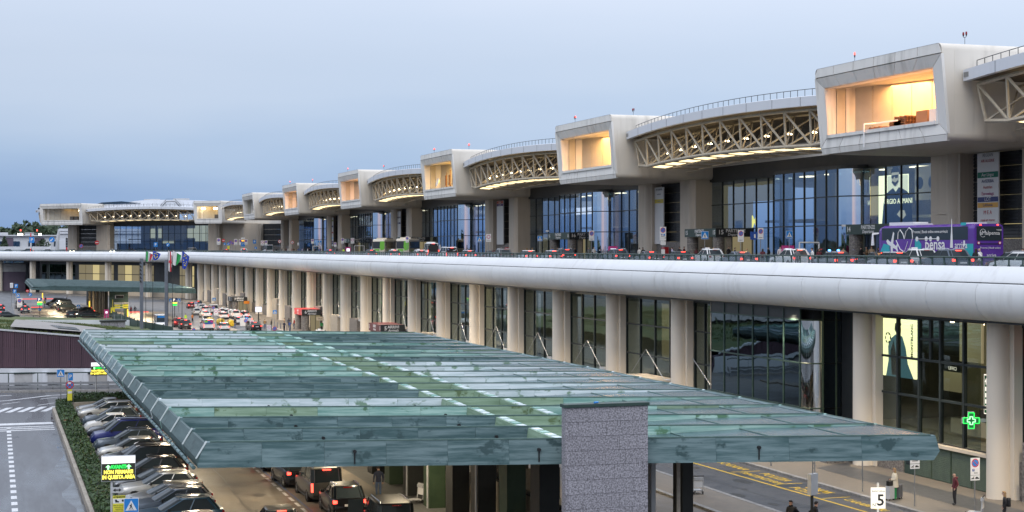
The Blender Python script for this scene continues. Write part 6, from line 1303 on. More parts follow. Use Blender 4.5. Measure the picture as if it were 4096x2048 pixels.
# departures deck traffic
dk = 'traffic on the departures deck'
D_ = [('suv', WHITE, 63.7, 118.9, 1, 'white car left of the grey hatchback, nearest its pedestrians'), ('hatch', GREY, 63.7, 112.0, 1, 'grey hatchback behind the railing left of the police car'), ('hatch', ((.33, .34, .36), .6), 63.6, 103.3, 1, 'silver hatchback with one very bright brake light'), ('suv', WHITE, 66.4, 104.2, 0, 'white crossover with taxi sign beside the purple coach'), ('suv', SLATE, 63.5, 95.8, 1, 'slate crossover with long angular tail lights near the right'), ('sedan', BLACK, 66.4, 109.6, 1, 'black car just behind the police car'),
      ('hatch', DARK, 65.5, 91.0, 1, 'dark car nearest the right edge behind the railing'), ('wagon', WHITE, 62.8, 86.3, 0, 'white car roof at the right edge behind the railing'), ('sedan', ((.10, .12, .16), .5), 63.6, 128.6, 1, 'long blue grey limousine with chrome window line'), ('suv', WHITE, 67.2, 142.5, 0, 'white taxi behind the long limousine'), ('hatch', BLACK, 63.8, 142.3, 1, 'black hatchback with lit roof level brake light and plate'), ('sedan', ((.05, .05, .06), .3), 63.8, 149.6, 1, 'dark saloon left of the black hatchback with brake lights'), ('suv', SLATE, 65.8, 163.5, 1, 'slate car behind the railing left of the first parking sign'),
      ('hatch', SILVER, 63.8, 179.6, 1, 'silver car with red lights left of portal sixteen pedestrians'), ('suv', DARK, 66.6, 182.8, 1, 'dark car with tail lights in front of portal sixteen'), ('hatch', WHITE, 63.7, 188.2, 1, 'white car with twin red lights left of the silver car'), ('suv', GREY, 63.7, 198.6, 0, 'grey car with white roof below the tall airline board'), ('sedan', DARK, 66.0, 210.5, 0, 'dark car between van and grey car'), ('hatch', ((.45, .47, .5), .3), 63.9, 215.4, 1, 'pale grey hatchback right of the white van'),
      ('wagon', WHITE, 63.8, 241.9, 1, 'white taxi with lit sign in front of the open minibus'), ('hatch', WHITE, 63.8, 259.2, 1, 'white taxi below the nearer coach'), ('sedan', BLACK, 67.2, 272.0, 0, 'black car right of the taxi below the coaches'), ('hatch', GREY, 63.8, 276.2, 1, 'grey car with round red lights below the farther coach'), ('hatch', ((.02, .16, .35), .2), 64.0, 313.5, 1, 'bright blue hatchback with red lights left of the kiosk'), ('suv', WHITE, 64.2, 430.3, 1, 'white car far down the deck with faint lights'), ('hatch', RED, 64.3, 465.0, 1, 'car with glowing red lights far down the deck'), ('sedan', WHITE, 66, 402, 0, 'white car beyond the small silver minibus')]
for kd, p, x, y, on, lb in D_: car(kd, p, x, y, 0, lb, z=DK, on=on, group=dk, taxi='taxi' in lb)
pc = car('sedan', ((.12, .2, .35), .3), 66.4, 116.3, 0, 'pale blue police car with blue roof lights flashing', z=DK, cat='police car')
MB().box(-.55, .55, -.1, .1, 1.44, 1.5).build('light_bar', 'black', pc)
for s in (-.42, .42): MB().lathe([(.1, 0), (.1, .08), (0, .1)], (s, 0, 1.5), 8).build('blue_light', 'blue_on', pc)
wv = car('van', WHITE, 63.5, 224.0, 0, 'white van with black printed rear window among the deck cars', z=DK, cat='van')
MB().box(-.75, .75, -2.53, -2.505, 1.05, 1.72).build('rear_print', 'black', wv); MB().box(-.7, -.5, -2.545, -2.531, 1.45, 1.66).build('parking_print', 'sign_dkblue', wv); txt('P', .2, (-.6, -2.55, 1.555), 'sign_white', wv)
MB().prism([(.0, -2.54, 1.38), (.35, -2.54, 1.45), (.6, -2.54, 1.6), (.62, -2.54, 1.54), (.4, -2.54, 1.36)], (0, .006, 0)).build('plane_print', 'sign_white', wv)
ob = car('minibus', WHITE, 68.3, 251, -.12, 'tall white minibus with its rear doors open', z=DK, cat='minibus', on=1)
MB().box(-.8, .8, -2.97, -2.93, .75, 2.2).build('open_rear_shade', 'black', ob); MB().box(.98, 1.04, -3.7, -2.95, .7, 2.3).build('rear_door', 'white', ob); MB().box(-.6, .6, -1, .8, 2.6, 2.78).build('roof_unit', 'white', ob)  # black sheet stands in for the shaded inside behind the open doors
car('minibus', ((.45, .46, .48), .4), 64.0, 388.5, 0, 'small silver minibus with black rear window far down the deck', z=DK, cat='minibus', on=0)
rv = car('van', ((.5, .5, .5), 0.), 66, 567, .5, 'grey van with red roof edge at the far bend of the deck', z=DK, cat='van', on=0)
for i, (x, y, p, e) in enumerate(((33, 640, DARK, 1), (38, 655, ((.4, .4, .42), .3), 0), (18, 610, ((.35, .36, .38), .3), 0), (11, 600, DARK, 1), (4, 605, ((.3, .32, .34), .3), 0), (-1, 590, DARK, 1))):
    car(('hatch', 'suv')[i % 2], p, x, y, -.9 if i < 2 else .9, ('dark car with one red light at the far left of the deck', 'pale car behind signs at the far left of the deck', 'light grey car with headlights at the far left deck', 'dark car queued behind the light grey car far left', 'silver car near the left edge of the deck', 'dark car at the left edge of the deck')[i], z=DK, on=e, group=dk)
hl_ = MB().box(-.25, .25, -.05, .05, -.12, .12).mesh('head_lamp', 'lamp_on')
for (x, y, p, lb) in ((27, 600, SILVER, 'oncoming car with dazzling headlights at the far left of the deck'), (39.6, 575, WHITE, 'oncoming white car with headlights near the far wing')):
    c_ = car('hatch', p, x, y, PI - .1, lb, z=DK, on=0, group=dk)
    for s in (-.6, .6): link('head_lamp', hl_, c_, (s, 2.1, .7))
# ------------------------------------------------------------------ coaches
def coach(name, label, x, y, rz, z, Ln, paint, cat='coach'):
    t = thing(name, label, cat, (x, y, z), rz); h = 1.275; H = 3.55
    def ring(yy, ins=0, top=H): 
        return [(-h + ins, yy, .32), (h - ins, yy, .32), (h - ins, yy, top - .35), (h - .08 - ins, yy, top - .12), (h - .35 - ins, yy, top), (-h + .35 + ins, yy, top), (-h + .08 + ins, yy, top - .12), (-h + ins, yy, top - .35)]
    MB().loft([ring(-Ln / 2, .03), ring(-Ln / 2 + .12), ring(Ln / 2 - .5), ring(Ln / 2 - .1, .06, H - .12), ring(Ln / 2, .16, H - .4)]).build('body', paint, t)
    a, b = wheel(.5)
    for yy in (-Ln / 2 + 3.0, Ln / 2 - 2.6):
        for s in (1, -1): w = link('wheel', a, t, (s * (h - .09), yy, .5), rot=(0, s * PI / 2, 0)); link('rim', b, w)
    return t
pb = coach('purple_coach', 'purple and teal airport coach with white plane and heart drawings', 70.25, 106.95, 0, DK, 13.4, 'purple')
h = 1.275
for s in (-1, 1): MB().box(s * h - (.012 if s < 0 else 0), s * h + (.012 if s > 0 else 0), -5.9, 6.1, 2.36, 3.35).build('side_window', 'bus_glass', pb)
MB().box(-1.1, 1.1, 6.69, 6.72, 1.2, 3.1).build('windscreen', 'bus_glass', pb); MB().box(-1.08, 1.08, -6.73, -6.705, 2.3, 3.35).build('rear_window', 'car_glass', pb)
MB().box(-.7, .7, 2.4, 5.9, 3.55, 3.82).box(-.6, .6, 1.6, 2.4, 3.55, 3.7).build('roof_unit', 'sign_white', pb); MB().box(-.6, .6, -5.6, -4.0, 3.55, 3.66).build('roof_hatch', 'sign_white', pb)
SX = -h - .02; BD = .55
def side(pts, mat, name, dx=0, th=.006): MB().prism([(SX - dx, y, z + BD) for y, z in pts], (th, 0, 0)).build(name, mat, pb)
side([(-6.6, .4), (-6.6, 1.5), (-5.6, 1.5), (-5.6, .4)], 'teal', 'teal_panel'); side([(1.2, .4), (1.2, 1.9), (.8, 1.9), (.3, 1.5), (.3, .4)], 'teal', 'teal_panel'); side([(4.9, .4), (4.9, 1.4), (5.8, 1.55), (6.3, .9), (6.3, .4)], 'teal', 'teal_panel'); side([(1.25, .4), (1.25, 1.9), (3.9, 1.9), (3.9, .4)], 'purple', 'purple_panel', .002); side([(-5.7, 2.88), (-5.7, 3.1), (-5.0, 3.1), (-5.0, 2.88)], 'teal', 'teal_panel')
txt('pensa', 1.2, (SX - .01, -1.6, 2.0), 'sign_white', pb, FACE_W, bold=.02); txt('arriva', .7, (SX - .01, -5.05, 1.95), 'sign_white', pb, FACE_W, bold=.005)
txt('Prenota | Book online www.arriva.it', .33, (SX - .01, -.9, 3.0), 'sign_white', pb, FACE_W)
side([(-.0 - 4.0, 1.2), (-3.62, 1.2), (-3.68, 1.75), (-3.76, 2.6), (-3.8, 3.4), (-3.84, 3.4), (-3.9, 2.6), (-3.96, 1.75)], 'sign_white', 'tower_drawing', .006)
side([(5.4, 1.75), (5.2, 1.9), (4.95, 1.75), (4.7, 1.65), (4.35, 2.5), (4.2, 2.4), (4.35, 1.55), (3.95, 1.35), (3.7, 1.6), (3.6, 1.5), (3.75, 1.2), (3.6, .9), (3.75, .9), (4.0, 1.1), (4.4, 1.2), (4.45, .5), (4.65, .55), (4.75, 1.35), (5.2, 1.5)], 'sign_white', 'plane_drawing', .006)
hp = [(3.9, 1.8), (3.3, 1.1), (2.5, .75), (1.9, 1.2), (1.5, 2.0), (1.6, 2.6), (2.0, 2.8), (2.45, 2.5), (2.7, 1.9), (2.9, 2.3), (3.3, 2.65), (3.6, 2.4), (3.65, 1.9)]
MB().tube([(SX - .015, y, z + BD) for y, z in hp], .035, 5).build('heart_drawing', 'sign_white', pb); MB().tube([(SX - .015, y, z + BD) for y, z in ((3.2, .5), (2.6, 1.0), (2.2, 1.7))], .03, 5).build('heart_drawing', 'sign_white', pb)
MB().tube([(SX - .012, .9, 2.45), (SX - .012, -2.0, 2.45)], .03, 5).build('route_drawing', 'sign_white', pb)
for y in (.9, -.4, -1.0, -2.0): MB().prism([(SX - .01, y + .2 * math.cos(a), 2.45 + .2 * math.sin(a)) for a in [2 * PI * i / 12 for i in range(12)]], (.004, 0, 0)).build('route_stop', 'sign_white', pb)
txt('aMalpensa', .42, (.05, -6.745, 2.85), 'sign_white', pb); txt('Prenota | Book online', .2, (.1, -6.735, 1.75), 'sign_white', pb); txt('arriva', .36, (.2, -6.735, 1.2), 'sign_white', pb); txt('TN5023', .14, (.85, -6.745, 3.08), 'sign_white', pb)
MB().tube([(-.55 + .26 * math.cos(a), -6.745, 2.85 + .3 * math.sin(a)) for a in [2 * PI * i / 14 for i in range(13)]], .015, 4).build('heart_drawing', 'sign_white', pb)
for s in (-1, 1): MB().disc((s * .92, 2.12), .12, 14, -6.745).build('speed_disc', 'sign_red', pb); MB().disc((s * .92, 2.12), .08, 12, -6.75).build('speed_disc', 'sign_white', pb); MB().box(s * .75 - .06, s * .75 + .06, -6.76, -6.7, 3.42, 3.5).build('marker_light', 'tail_on', pb)
MB().box(-1.05, 1.05, -6.73, -6.705, 2.02, 2.08).build('grille', 'black', pb); MB().loft([[(-1.3, 6.5, 2.9), (-1.3, 6.75, 2.9), (-1.28, 6.75, 3.0), (-1.28, 6.5, 3.0)], [(-1.75, 6.7, 2.8), (-1.75, 6.85, 2.8), (-1.7, 6.85, 3.0), (-1.7, 6.7, 3.0)], [(-1.8, 6.7, 1.95), (-1.8, 6.9, 1.95), (-1.62, 6.9, 1.95), (-1.62, 6.7, 1.95)]]).build('mirror', 'white', pb)
MB().box(SX - .01, SX + .005, -5.55, -5.35, 1.9, 2.3).build('wifi_mark', 'sign_white', pb)
for i, (x, y, lb) in enumerate(((72.4, 288.3, 'cream and green coach, the nearer one with windscreen towards the viewer'), (72.4, 307.3, 'cream and green coach parked behind the nearer coach'))):
    c_ = coach('cream_coach', lb, x + 1.6, y, PI - R(24), DK, 12.2, flat('coach_cream', (.66, .60, .50), .35) and 'coach_cream')
    MB().box(-1.15, 1.15, 5.95, 6.13, 1.7, 3.05).build('windscreen', 'bus_glass', c_); MB().box(-.15, .85, 6.12, 6.15, .5, 1.6).build('green_front', 'lime', c_)
    MB().prism([(-1.0 + .0, 6.14, 1.5), (-.4, 6.14, 1.3), (-.2, 6.14, 2.0), (-.3, 6.14, 3.1), (-1.15, 6.14, 3.1), (-1.15, 6.14, 1.7)], (0, .01, 0)).build('green_front', 'lime', c_)
    txt('flibco', .34, (.35, 6.16, 1.2), 'sign_white', c_, (PI / 2, 0, PI))
    MB().box(-1.29, -1.277, -5.8, 5.2, 1.75, 3.0).build('side_window', 'bus_glass', c_); txt('flibco.com', .7, (-1.3, 2.5, 1.25), 'lime', c_, FACE_W)
    MB().box(-1.0, 1.0, -4, 3, 3.55, 3.8).build('roof_unit', 'coach_cream', c_)
    for s in (-1, 1): MB().tube([(s * 1.2, 6.0, 3.0), (s * 1.5, 6.35, 2.9), (s * 1.5, 6.4, 2.2)], .09, 6).build('mirror', 'black', c_)
# ================================================================== SIGNS AND STREET FURNITURE
def pole(t, h, r=.035, mat='steel', y=.04): MB().cyl((0, y, 0), (0, y, h), r, 8).build('pole', mat, t)
def walker(t, s, z, y=-.012):
    w = lambda pts, m: MB().prism([(s * x, y, z + s * q) for x, q in pts], (0, .003, 0)).build('walking_figure', m, t)
    w([(-.02, .12), (.04, .12), (.05, -.02), (.12, -.2), (.07, -.22), (.0, -.05), (-.1, -.22), (-.15, -.2), (-.05, .0), (-.12, .04), (-.1, .1)], 'sign_black')
    MB().disc((s * .015, z + s * .17), s * .04, 10, y, th=.003).build('walking_figure', 'sign_black', t)
    for i in range(4): MB().box(s * (-.2 + .11 * i), s * (-.14 + .11 * i), y, y + .003, z - s * .29, z - s * .25).build('stripe_mark', 'sign_black', t)
def p_cross(t, z, s):
    MB().box(-s * .52, s * .52, 0, .02, z - s * .52, z + s * .52).build('back_plate', 'sign_white', t)
    MB().box(-s * .49, s * .49, -.004, -.001, z - s * .49, z + s * .49).build('blue_plate', 'sign_blue', t)
    MB().prism([(-s * .40, -.008, z - s * .36), (s * .40, -.008, z - s * .36), (0, -.008, z + s * .38)], (0, .003, 0)).build('white_triangle', 'sign_white', t); walker(t, s * .95, z - s * .06)
def p_np(t, z, r, y=-.002, cross=False):
    MB().disc((0, z), r, 22, y, th=.01).build('red_disc', 'sign_red', t); MB().disc((0, z), r * .78, 22, y - .004).build('blue_disc', 'sign_blue', t)
    for a in ((R(45), R(135)) if cross else (R(135),)):
        d = Vector((math.cos(a), 0, math.sin(a))); n = Vector((-d.z, 0, d.x)) * r * .1; c = Vector((0, y - .008, z))
        MB().prism([c - d * r * .8 - n, c + d * r * .8 - n, c + d * r * .8 + n, c - d * r * .8 + n], (0, .003, 0)).build('red_slash', 'sign_red', t)
def p_rect_np(t, z0, z1, w, mat='sign_white', extra=''):
    MB().box(-w / 2, w / 2, 0, .02, z0, z1).build('white_plate', mat, t); h = z1 - z0
    p_np(t, z1 - h * .30, min(w * .4, h * .25))
    if 'P' in extra: MB().box(-w * .32, -w * .08, -.004, -.001, z0 + h * .22, z0 + h * .36).build('parking_mark', 'sign_dkblue', t); txt('P', h * .13, (-w * .2, -.008, z0 + h * .29), 'sign_white', t)
    if 'E' in extra: txt('ENAC', h * .10, (w * .08, -.006, z0 + h * .12), 'sign_black', t)
    else: MB().box(-w * .3, w * .3, -.004, -.001, z0 + h * .12, z0 + h * .16).build('text_bar', 'sign_black', t)
def p_tow(t, z0, z1, w):
    MB().box(-w / 2, w / 2, 0, .02, z0, z1).build('tow_plate', 'sign_white', t); h = z1 - z0; k = lambda p: MB().prism([(x * w, -.006, z0 + q * h) for x, q in p], (0, .004, 0)).build('tow_mark', 'sign_black', t)
    k([(-.42, .3), (-.12, .3), (-.1, .45), (-.2, .5), (-.1, .8), (-.14, .82), (-.3, .5), (-.42, .45)]); k([(.0, .3), (.42, .3), (.44, .45), (.32, .52), (.24, .72), (.1, .72), (.02, .5)])
def sign(kind, label, x, y, z0, z1, base=0., rz=0., w=None, cat='sign', group=None, polemat='steel'):
    t = thing({'cross': 'crossing_sign', 'np': 'no_parking_sign', 'rect': 'parking_sign', 'ring': 'information_sign', 'disc30': 'speed_limit_sign', 'P': 'parking_sign', 'arrow': 'arrow_sign', 'white': 'information_sign', 'noentry': 'no_entry_sign', 'nostop': 'no_stopping_sign'}[kind], label, cat, (x, y, base), rz, group)
    zc = (z0 + z1) / 2; s = z1 - z0; pole(t, z1 - .05 if kind != 'cross' else z1 + .06, .04, polemat)
    if kind == 'cross': p_cross(t, zc, s)
    elif kind == 'np': MB().disc((0, zc), s / 2 + .01, 20, .01, th=.01).build('back_plate', 'light_grey', t); p_np(t, zc, s / 2)
    elif kind == 'nostop': p_np(t, zc, s / 2, cross=True)
    elif kind == 'rect': p_rect_np(t, z0, z1, w or s * .55)
    elif kind == 'white':
        w = w or s * .62; MB().box(-w / 2, w / 2, 0, .02, z0, z1).build('white_plate', 'sign_white', t)
        for i in range(3): MB().box(-w * .35, w * .3, -.004, -.001, z0 + s * (.2 + .22 * i), z0 + s * (.25 + .22 * i)).build('text_bar', 'grey_paint', t)
    elif kind == 'ring':
        w = w or s * .68; MB().box(-w / 2, w / 2, 0, .02, z0, z1).build('white_plate', 'sign_white', t)
        MB().disc((0, z1 - s * .36), w * .36, 22, -.003, w * .25).build('magenta_ring', 'magenta', t)
        MB().box(-w * .35, w * .1, -.004, -.001, z0 + s * .16, z0 + s * .20).build('text_bar', 'grey_paint', t); MB().prism([(w * .2, -.004, z0 + s * .1), (w * .34, -.004, z0 + s * .1), (w * .27, -.004, z0 + s * .24)], (0, .003, 0)).build('mark', 'sign_black', t)
    elif kind == 'disc30': MB().disc((0, zc), s / 2, 22, 0, th=.02).build('red_disc', 'sign_red', t); MB().disc((0, zc), s * .37, 22, -.004).build('white_disc', 'sign_white', t); txt('30', s * .42, (0, -.008, zc), 'sign_black', t, bold=.012)
    elif kind == 'P': MB().box(-s * .42, s * .42, 0, .02, z0, z1).build('blue_plate', 'sign_blue', t); txt('P', s * .8, (0, -.006, zc), 'sign_white', t, bold=.02)
    elif kind == 'arrow':
        MB().disc((0, zc), s / 2, 22, 0, th=.02).build('blue_disc', 'sign_blue', t); MB().prism([(s * a, -.004, zc + s * b) for a, b in ((-.3, -.3), (.02, -.26), (-.08, -.16), (.22, .14), (.12, .24), (-.18, -.06), (-.28, .04))], (0, .003, 0)).build('white_arrow', 'sign_white', t)
    elif kind == 'noentry': MB().disc((0, zc), s / 2, 22, 0, th=.02).build('red_disc', 'sign_red', t); MB().box(-s * .34, s * .34, -.006, -.001, zc - s * .08, zc + s * .08).build('white_bar', 'sign_white', t)
    return t
# --- departures pavement signs
g_ = 'signs along the departures pavement'
for kind, x, y, z0, z1, lb in (('cross', 75, 140.1, 2.72, 3.44, 'blue pedestrian crossing sign just left of the black kiosk and white frame'), ('cross', 75, 159.7, 2.74, 3.6, 'blue pedestrian crossing sign before the wide door portal beside the pillar'), ('cross', 75, 215.5, 2.78, 3.5, 'small blue pedestrian crossing sign above two blonde women'), ('cross', 74, 242.2, 2.72, 3.58, 'blue pedestrian crossing sign beside the white ring sign'), ('cross', 75, 378.6, 2.7, 3.62, 'tiny blue pedestrian crossing sign over the far crowd'),
                          ('rect', 74, 148.8, 2.4, 3.64, 'grey no parking board in front of portal 15 lettering'), ('rect', 74.5, 145.3, 2.65, 3.8, 'white no parking board right of portal 15'), ('rect', 74.5, 193.4, 2.75, 4.06, 'white no parking board in front of portal 16 lettering'), ('rect', 68, 265.5, 2.75, 3.78, 'grey no parking board standing before the nearer coach'), ('rect', 75, 351.9, 2.85, 4.06, 'grey no parking board left of portal 17'),
                          ('ring', 74, 237.3, 2.75, 3.98, 'white board with magenta ring beside the orange topped airline board'), ('ring', 75, 341.4, 2.8, 4.0, 'white board with magenta ring beside portal 17'), ('disc30', 75, 435.1, 3.2, 4.1, 'round 30 speed limit sign, the left one of two'), ('disc30', 75, 415.4, 2.86, 3.8, 'round 30 speed limit sign on the fourth pillar pair'), ('white', 75, 406.9, 2.5, 3.24, 'small cream board right of the speed signs'),
                          ('rect', 75, 387.5, 2.9, 4.05, 'no parking board in front of portal 18'), ('rect', 75, 360, 2.1, 3.12, 'small red and white board between portals 17 and 18'), ('ring', 75, 464.6, 2.6, 4.05, 'white board with magenta ring above the silver minibus'), ('rect', 75, 458.2, 2.6, 4.05, 'no parking board right of the minibus ring board'), ('P', 75, 479.6, 3.2, 4.3, 'blue parking sign left of the silver minibus'),
                          ('arrow', 75, 477.2, 1.5, 2.3, 'round blue arrow sign low beside the silver minibus'), ('rect', 75, 496.7, 2.9, 4.6, 'no parking board right of the orange display'), ('rect', 75, 508.4, 2.8, 4.65, 'no parking board left of the orange display'), ('rect', 75, 518.9, 2.8, 4.8, 'tall no parking board before the far dark louvres'), ('np', 75, 525.8, 3.0, 3.85, 'small round no parking sign before the far louvres'), ('arrow', 75, 535.8, 2.7, 3.75, 'round blue arrow sign with yellow board below, far along the deck')):
    t_ = sign(kind, lb, x, y, z0, z1, DK, group=g_)
    if y > 535: MB().box(-.4, .4, 0, .02, 1.5, 2.6).build('yellow_plate', 'sign_yellow', t_)
t = thing('parking_sign', 'tall white parking board with blue squares above the dark core', 'sign', (74, 169, DK), 0, g_); pole(t, 2.9); p_rect_np(t, 2.95, 4.22, .78, extra='P'); MB().box(-.39, .39, 0, .02, 2.62, 2.9).build('lower_plate', 'sign_white', t); MB().box(-.3, .35, 0, .02, 2.1, 2.55).build('lower_plate', 'sign_white', t); MB().box(.06, .26, -.006, -.001, 3.2, 3.4).build('wheelchair_mark', 'sign_blue', t)
MB().box(-.2, .25, 0, .02, .9, 1.6).build('lower_plate', 'sign_white', t)
t = thing('information_sign', 'dark blue sign with white figure right of portal 15', 'sign', (75, 147.8, DK), 0, g_); pole(t, 3.2); MB().box(-.42, .42, 0, .02, 2.62, 3.45).build('blue_plate', 'sign_dkblue', t); MB().disc((.1, 3.1), .1, 10, -.004).build('mark', 'sign_white', t); MB().box(0, .2, -.004, -.001, 2.8, 3.0).build('mark', 'sign_white', t)
t = thing('message_board', 'board with orange lit text above a blue parking sign far along the deck', 'sign', (75, 503, DK)); pole(t, 8.2, .06); MB().box(-.6, .6, 0, .1, 4.6, 5.2).build('top_plate', 'sign_white', t); MB().box(-.6, .6, 0, .1, 3.8, 4.5).build('case', 'black', t); txt('RTS', .5, (0, -.01, 4.15), 'amber_on', t); MB().box(-.6, .6, 0, .02, 2.3, 3.7).build('blue_plate', 'sign_blue', t); txt('P', .8, (0, -.01, 3.1), 'sign_white', t); MB().tube([(0, .04, 8.2), (.9, .04, 8.4)], .05).build('lamp_arm', 'steel', t)
kio = thing('ticket_kiosk', 'black and magenta ticket kiosk between the pillar and a leaning traveller', 'kiosk', (76, 189.5, DK), -.2); MB().box(-.55, .55, 0, .8, 0, 2.0).build('case', 'magenta', kio); MB().box(-.35, .35, -.02, -.004, 1.0, 1.7).build('screen', 'screen', kio)
for (x, y, lb) in ((75.5, 348.2, 'magenta and black kiosk on the pavement before portal 17'), (76.5, 143.0, 'black kiosk with magenta panel left of the white frame')): dup(kio, (x, y, DK), -.2, lb)
for (x, y, lb) in ((76.5, 140.8, 'white tubular frame standing beside the black kiosk'), (76, 344, 'white tubular frame right of the far magenta kiosk'), (76, 392, 'white tubular frame among the far crowd')): tag(MB().tube([(0, 0, 0), (0, 0, 2.3), (2.2, 0, 2.3), (2.2, 0, 0)], .08, 5).build('crowd_barrier', 'sign_white', loc=(x, y, DK)), lb, 'barrier')
for i, (x, y) in enumerate(((84.2, 191.6), (84.2, 259))): tag(MB().box(-.3, .3, -.5, .5, 0, 1.9).build('fire_cabinet', 'sign_red', loc=(x, y, DK)), ('red fire cabinet against the stone wall below the plain airline board', 'red fire cabinet below the orange topped airline board')[i], 'cabinet')
for (x, y, z, lb) in ((81.3, 140.6, 16.2, 'white security camera on the portal beside the purple coach'), (81.3, 230.4, 16.6, 'white security camera on the portal by the lit shop sign')):
    t = thing('security_camera', lb, 'camera', (x, y, z), .5); MB().box(-.1, .1, -.5, .1, 0, .2).build('housing', 'sign_white', t); MB().cyl((0, 0, 0), (.2, .2, -.25), .04, 6).build('bracket', 'steel', t)
# --- far left of the deck: a small crowd of road signs
for kind, u_, d_, z0, z1, lb in (('P', (12.2, 575), 0, 5.2, 7.2, 'blue direction board at the far left edge of the deck'), ('arrow', (19.5, 592), 0, 5.4, 7.4, 'round blue arrow sign at the far left of the deck'), ('np', (30.5, 608), 0, 3.4, 4.9, 'round red and white sign left of the silhouettes at the far left deck'), ('noentry', (36.0, 604), 0, 4.6, 6.2, 'round sign by the floodlight mast foot'), ('P', (54.6, 575), 0, 3.8, 5.4, 'blue square sign before the narrow white building'), ('arrow', (58.6, 572), 0, 3.9, 5.2, 'round blue sign before the narrow white building'), ('white', (78, 552), 0, 3.2, 4.4, 'white board before the far wing glass at its left'), ('rect', (72, 538), 0, 3.0, 5.2, 'no parking board before the middle of the far wing glass'), ('np', (75, 531), 0, 3.2, 4.3, 'round red sign before the right part of the far wing glass'), ('noentry', (74, 541), 0, 3.9, 5.0, 'round no entry sign at the far corner pillar'), ('arrow', (74.4, 540.5), 0, 2.8, 3.7, 'round blue arrow below the far no entry sign')):
    sign(kind, lb, u_[0], u_[1], z0, z1, DK - (0 if u_[1] < 560 else 1.5), group='signs at the far bend of the deck')
t = thing('traffic_light', 'traffic light with red and white banded post at the far left of the deck', 'traffic light', (25, 600, DK)); pole(t, 2.2, .3, 'sign_red'); MB().box(-.35, .35, -.3, .3, 2.2, 5.6).build('housing', 'black', t)
for z in (2.8, 3.8, 4.8): MB().disc((0, z), .25, 12, -.32).build('lens', 'grey_paint', t)
# --- lower level, near right
t = thing('parking_sign', 'white no parking sign with ENAC lettering on the post by the shop louvres', 'sign', (48.71, 70.71, .13)); pole(t, 2.9, .035); p_rect_np(t, 2.02, 2.92, .56, extra='PE'); p_tow(t, 1.74, 2.0, .56)
t = thing('parking_sign', 'white towing sign whose top is hidden by the canopy beam', 'sign', (47.03, 73.75, .13)); pole(t, 3.3, .035); p_rect_np(t, 2.3, 3.3, .58, extra='P'); p_tow(t, 2.02, 2.27, .58)
for (x, y, lb) in ((47.03, 79.16, 'bare thin grey post on the kerb left of the towing sign'), (46.72, 84.1, 'bare thin post beyond the dark paving strip corner'), (47.14, 90.51, 'farthest bare thin post beside the stone plinth')): tag(MB().cyl((0, 0, 0), (0, 0, 3.6), .035, 8).build('sign_post', 'steel', loc=(x, y, .13)), lb, 'post', 'thin posts along the kerb')
t = thing('platform_sign', 'white illuminated platform sign reading BANCHINA number 5', 'sign', (38, 62.6, .13), -.3); pole(t, 3.25, .05, 'pale_sign'); MB().box(-.32, .32, -.06, .06, 2.1, 3.04).build('light_box', 'backlit', t)
txt('BANCHINA', .115, (0, -.066, 2.88), 'sign_black', t); txt('5', .72, (.1, -.066, 2.46), 'sign_black', t, bold=.012); txt('N', .2, (-.2, -.066, 2.26), 'sign_black', t); txt('°', .2, (-.1, -.066, 2.28), 'sign_black', t)
t = thing('platform_sign', 'grey back of a boxed platform sign beside two walking men', 'sign', (37, 66.8, .13), .5); pole(t, 2.3, .07, 'black_post'); MB().box(-.3, .3, -.1, .1, 2.15, 3.15).build('light_box', 'light_grey', t); MB().cyl((0, 0, 3.15), (0, 0, 5.2), .03).build('hanger', 'steel', t)
t = thing('notice_post', 'blue post with two small white boxes behind a luggage trolley', 'post', (37.2, 82.1, .13)); MB().cyl((0, 0, 0), (0, 0, 2.3), .05).build('pole', 'sign_dkblue', t); MB().box(-.14, .08, -.1, .1, 1.35, 1.75).build('white_box', 'light_grey', t); MB().box(-.02, .2, -.1, .1, 1.85, 2.25).build('white_box', 'light_grey', t)
tag(MB().hexa([(-.3, -.3, 0), (.3, -.3, 0), (.3, .3, 0), (-.3, .3, 0), (-.22, -.2, .95), (.2, -.2, .95), (.2, .2, .95), (-.22, .2, .95)]).build('stone_block', 'granite_dark', loc=(37.05, 81.9, .13)), 'dark tapered stone block at the foot of the blue notice post', 'stone')
def trolley(label, x, y, rz, group='luggage trolleys'):
    t = thing('luggage_trolley', label, 'trolley', (x, y, .13), rz, group)
    for sx, sy in ((-.28, -.35), (.28, -.35), (0, .4)): MB().cyl((sx - .02, sy, .1), (sx + .02, sy, .1), .1, 10).build('wheel', 'rubber', t)
    MB().tube([(-.28, -.35, .16), (0, .42, .16), (.28, -.35, .16)], .025).box(-.26, .26, -.3, .3, .18, .22).build('base_frame', 'light_grey', t)
    MB().tube([(-.28, -.38, .16), (-.27, -.46, 1.02), (.27, -.46, 1.02), (.28, -.38, .16)], .025).build('upright_frame', 'light_grey', t)
    MB().box(-.24, .24, -.46, -.42, .42, .8).build('panel', 'sign_white', t); MB().box(-.26, .26, -.52, -.36, .82, .98).build('basket', 'light_grey', t); MB().cyl((-.32, -.48, 1.05), (.32, -.48, 1.05), .03).build('handle', 'black', t)
    return t
trolley('luggage trolley parked against the blue notice post', 37.75, 81.5, -.2); trolley('luggage trolley standing before the dark canopy posts', 21.7, 83.2, 1.9); trolley('luggage trolley at the bottom right beside the sign post', 48.3, 70.2, .8)
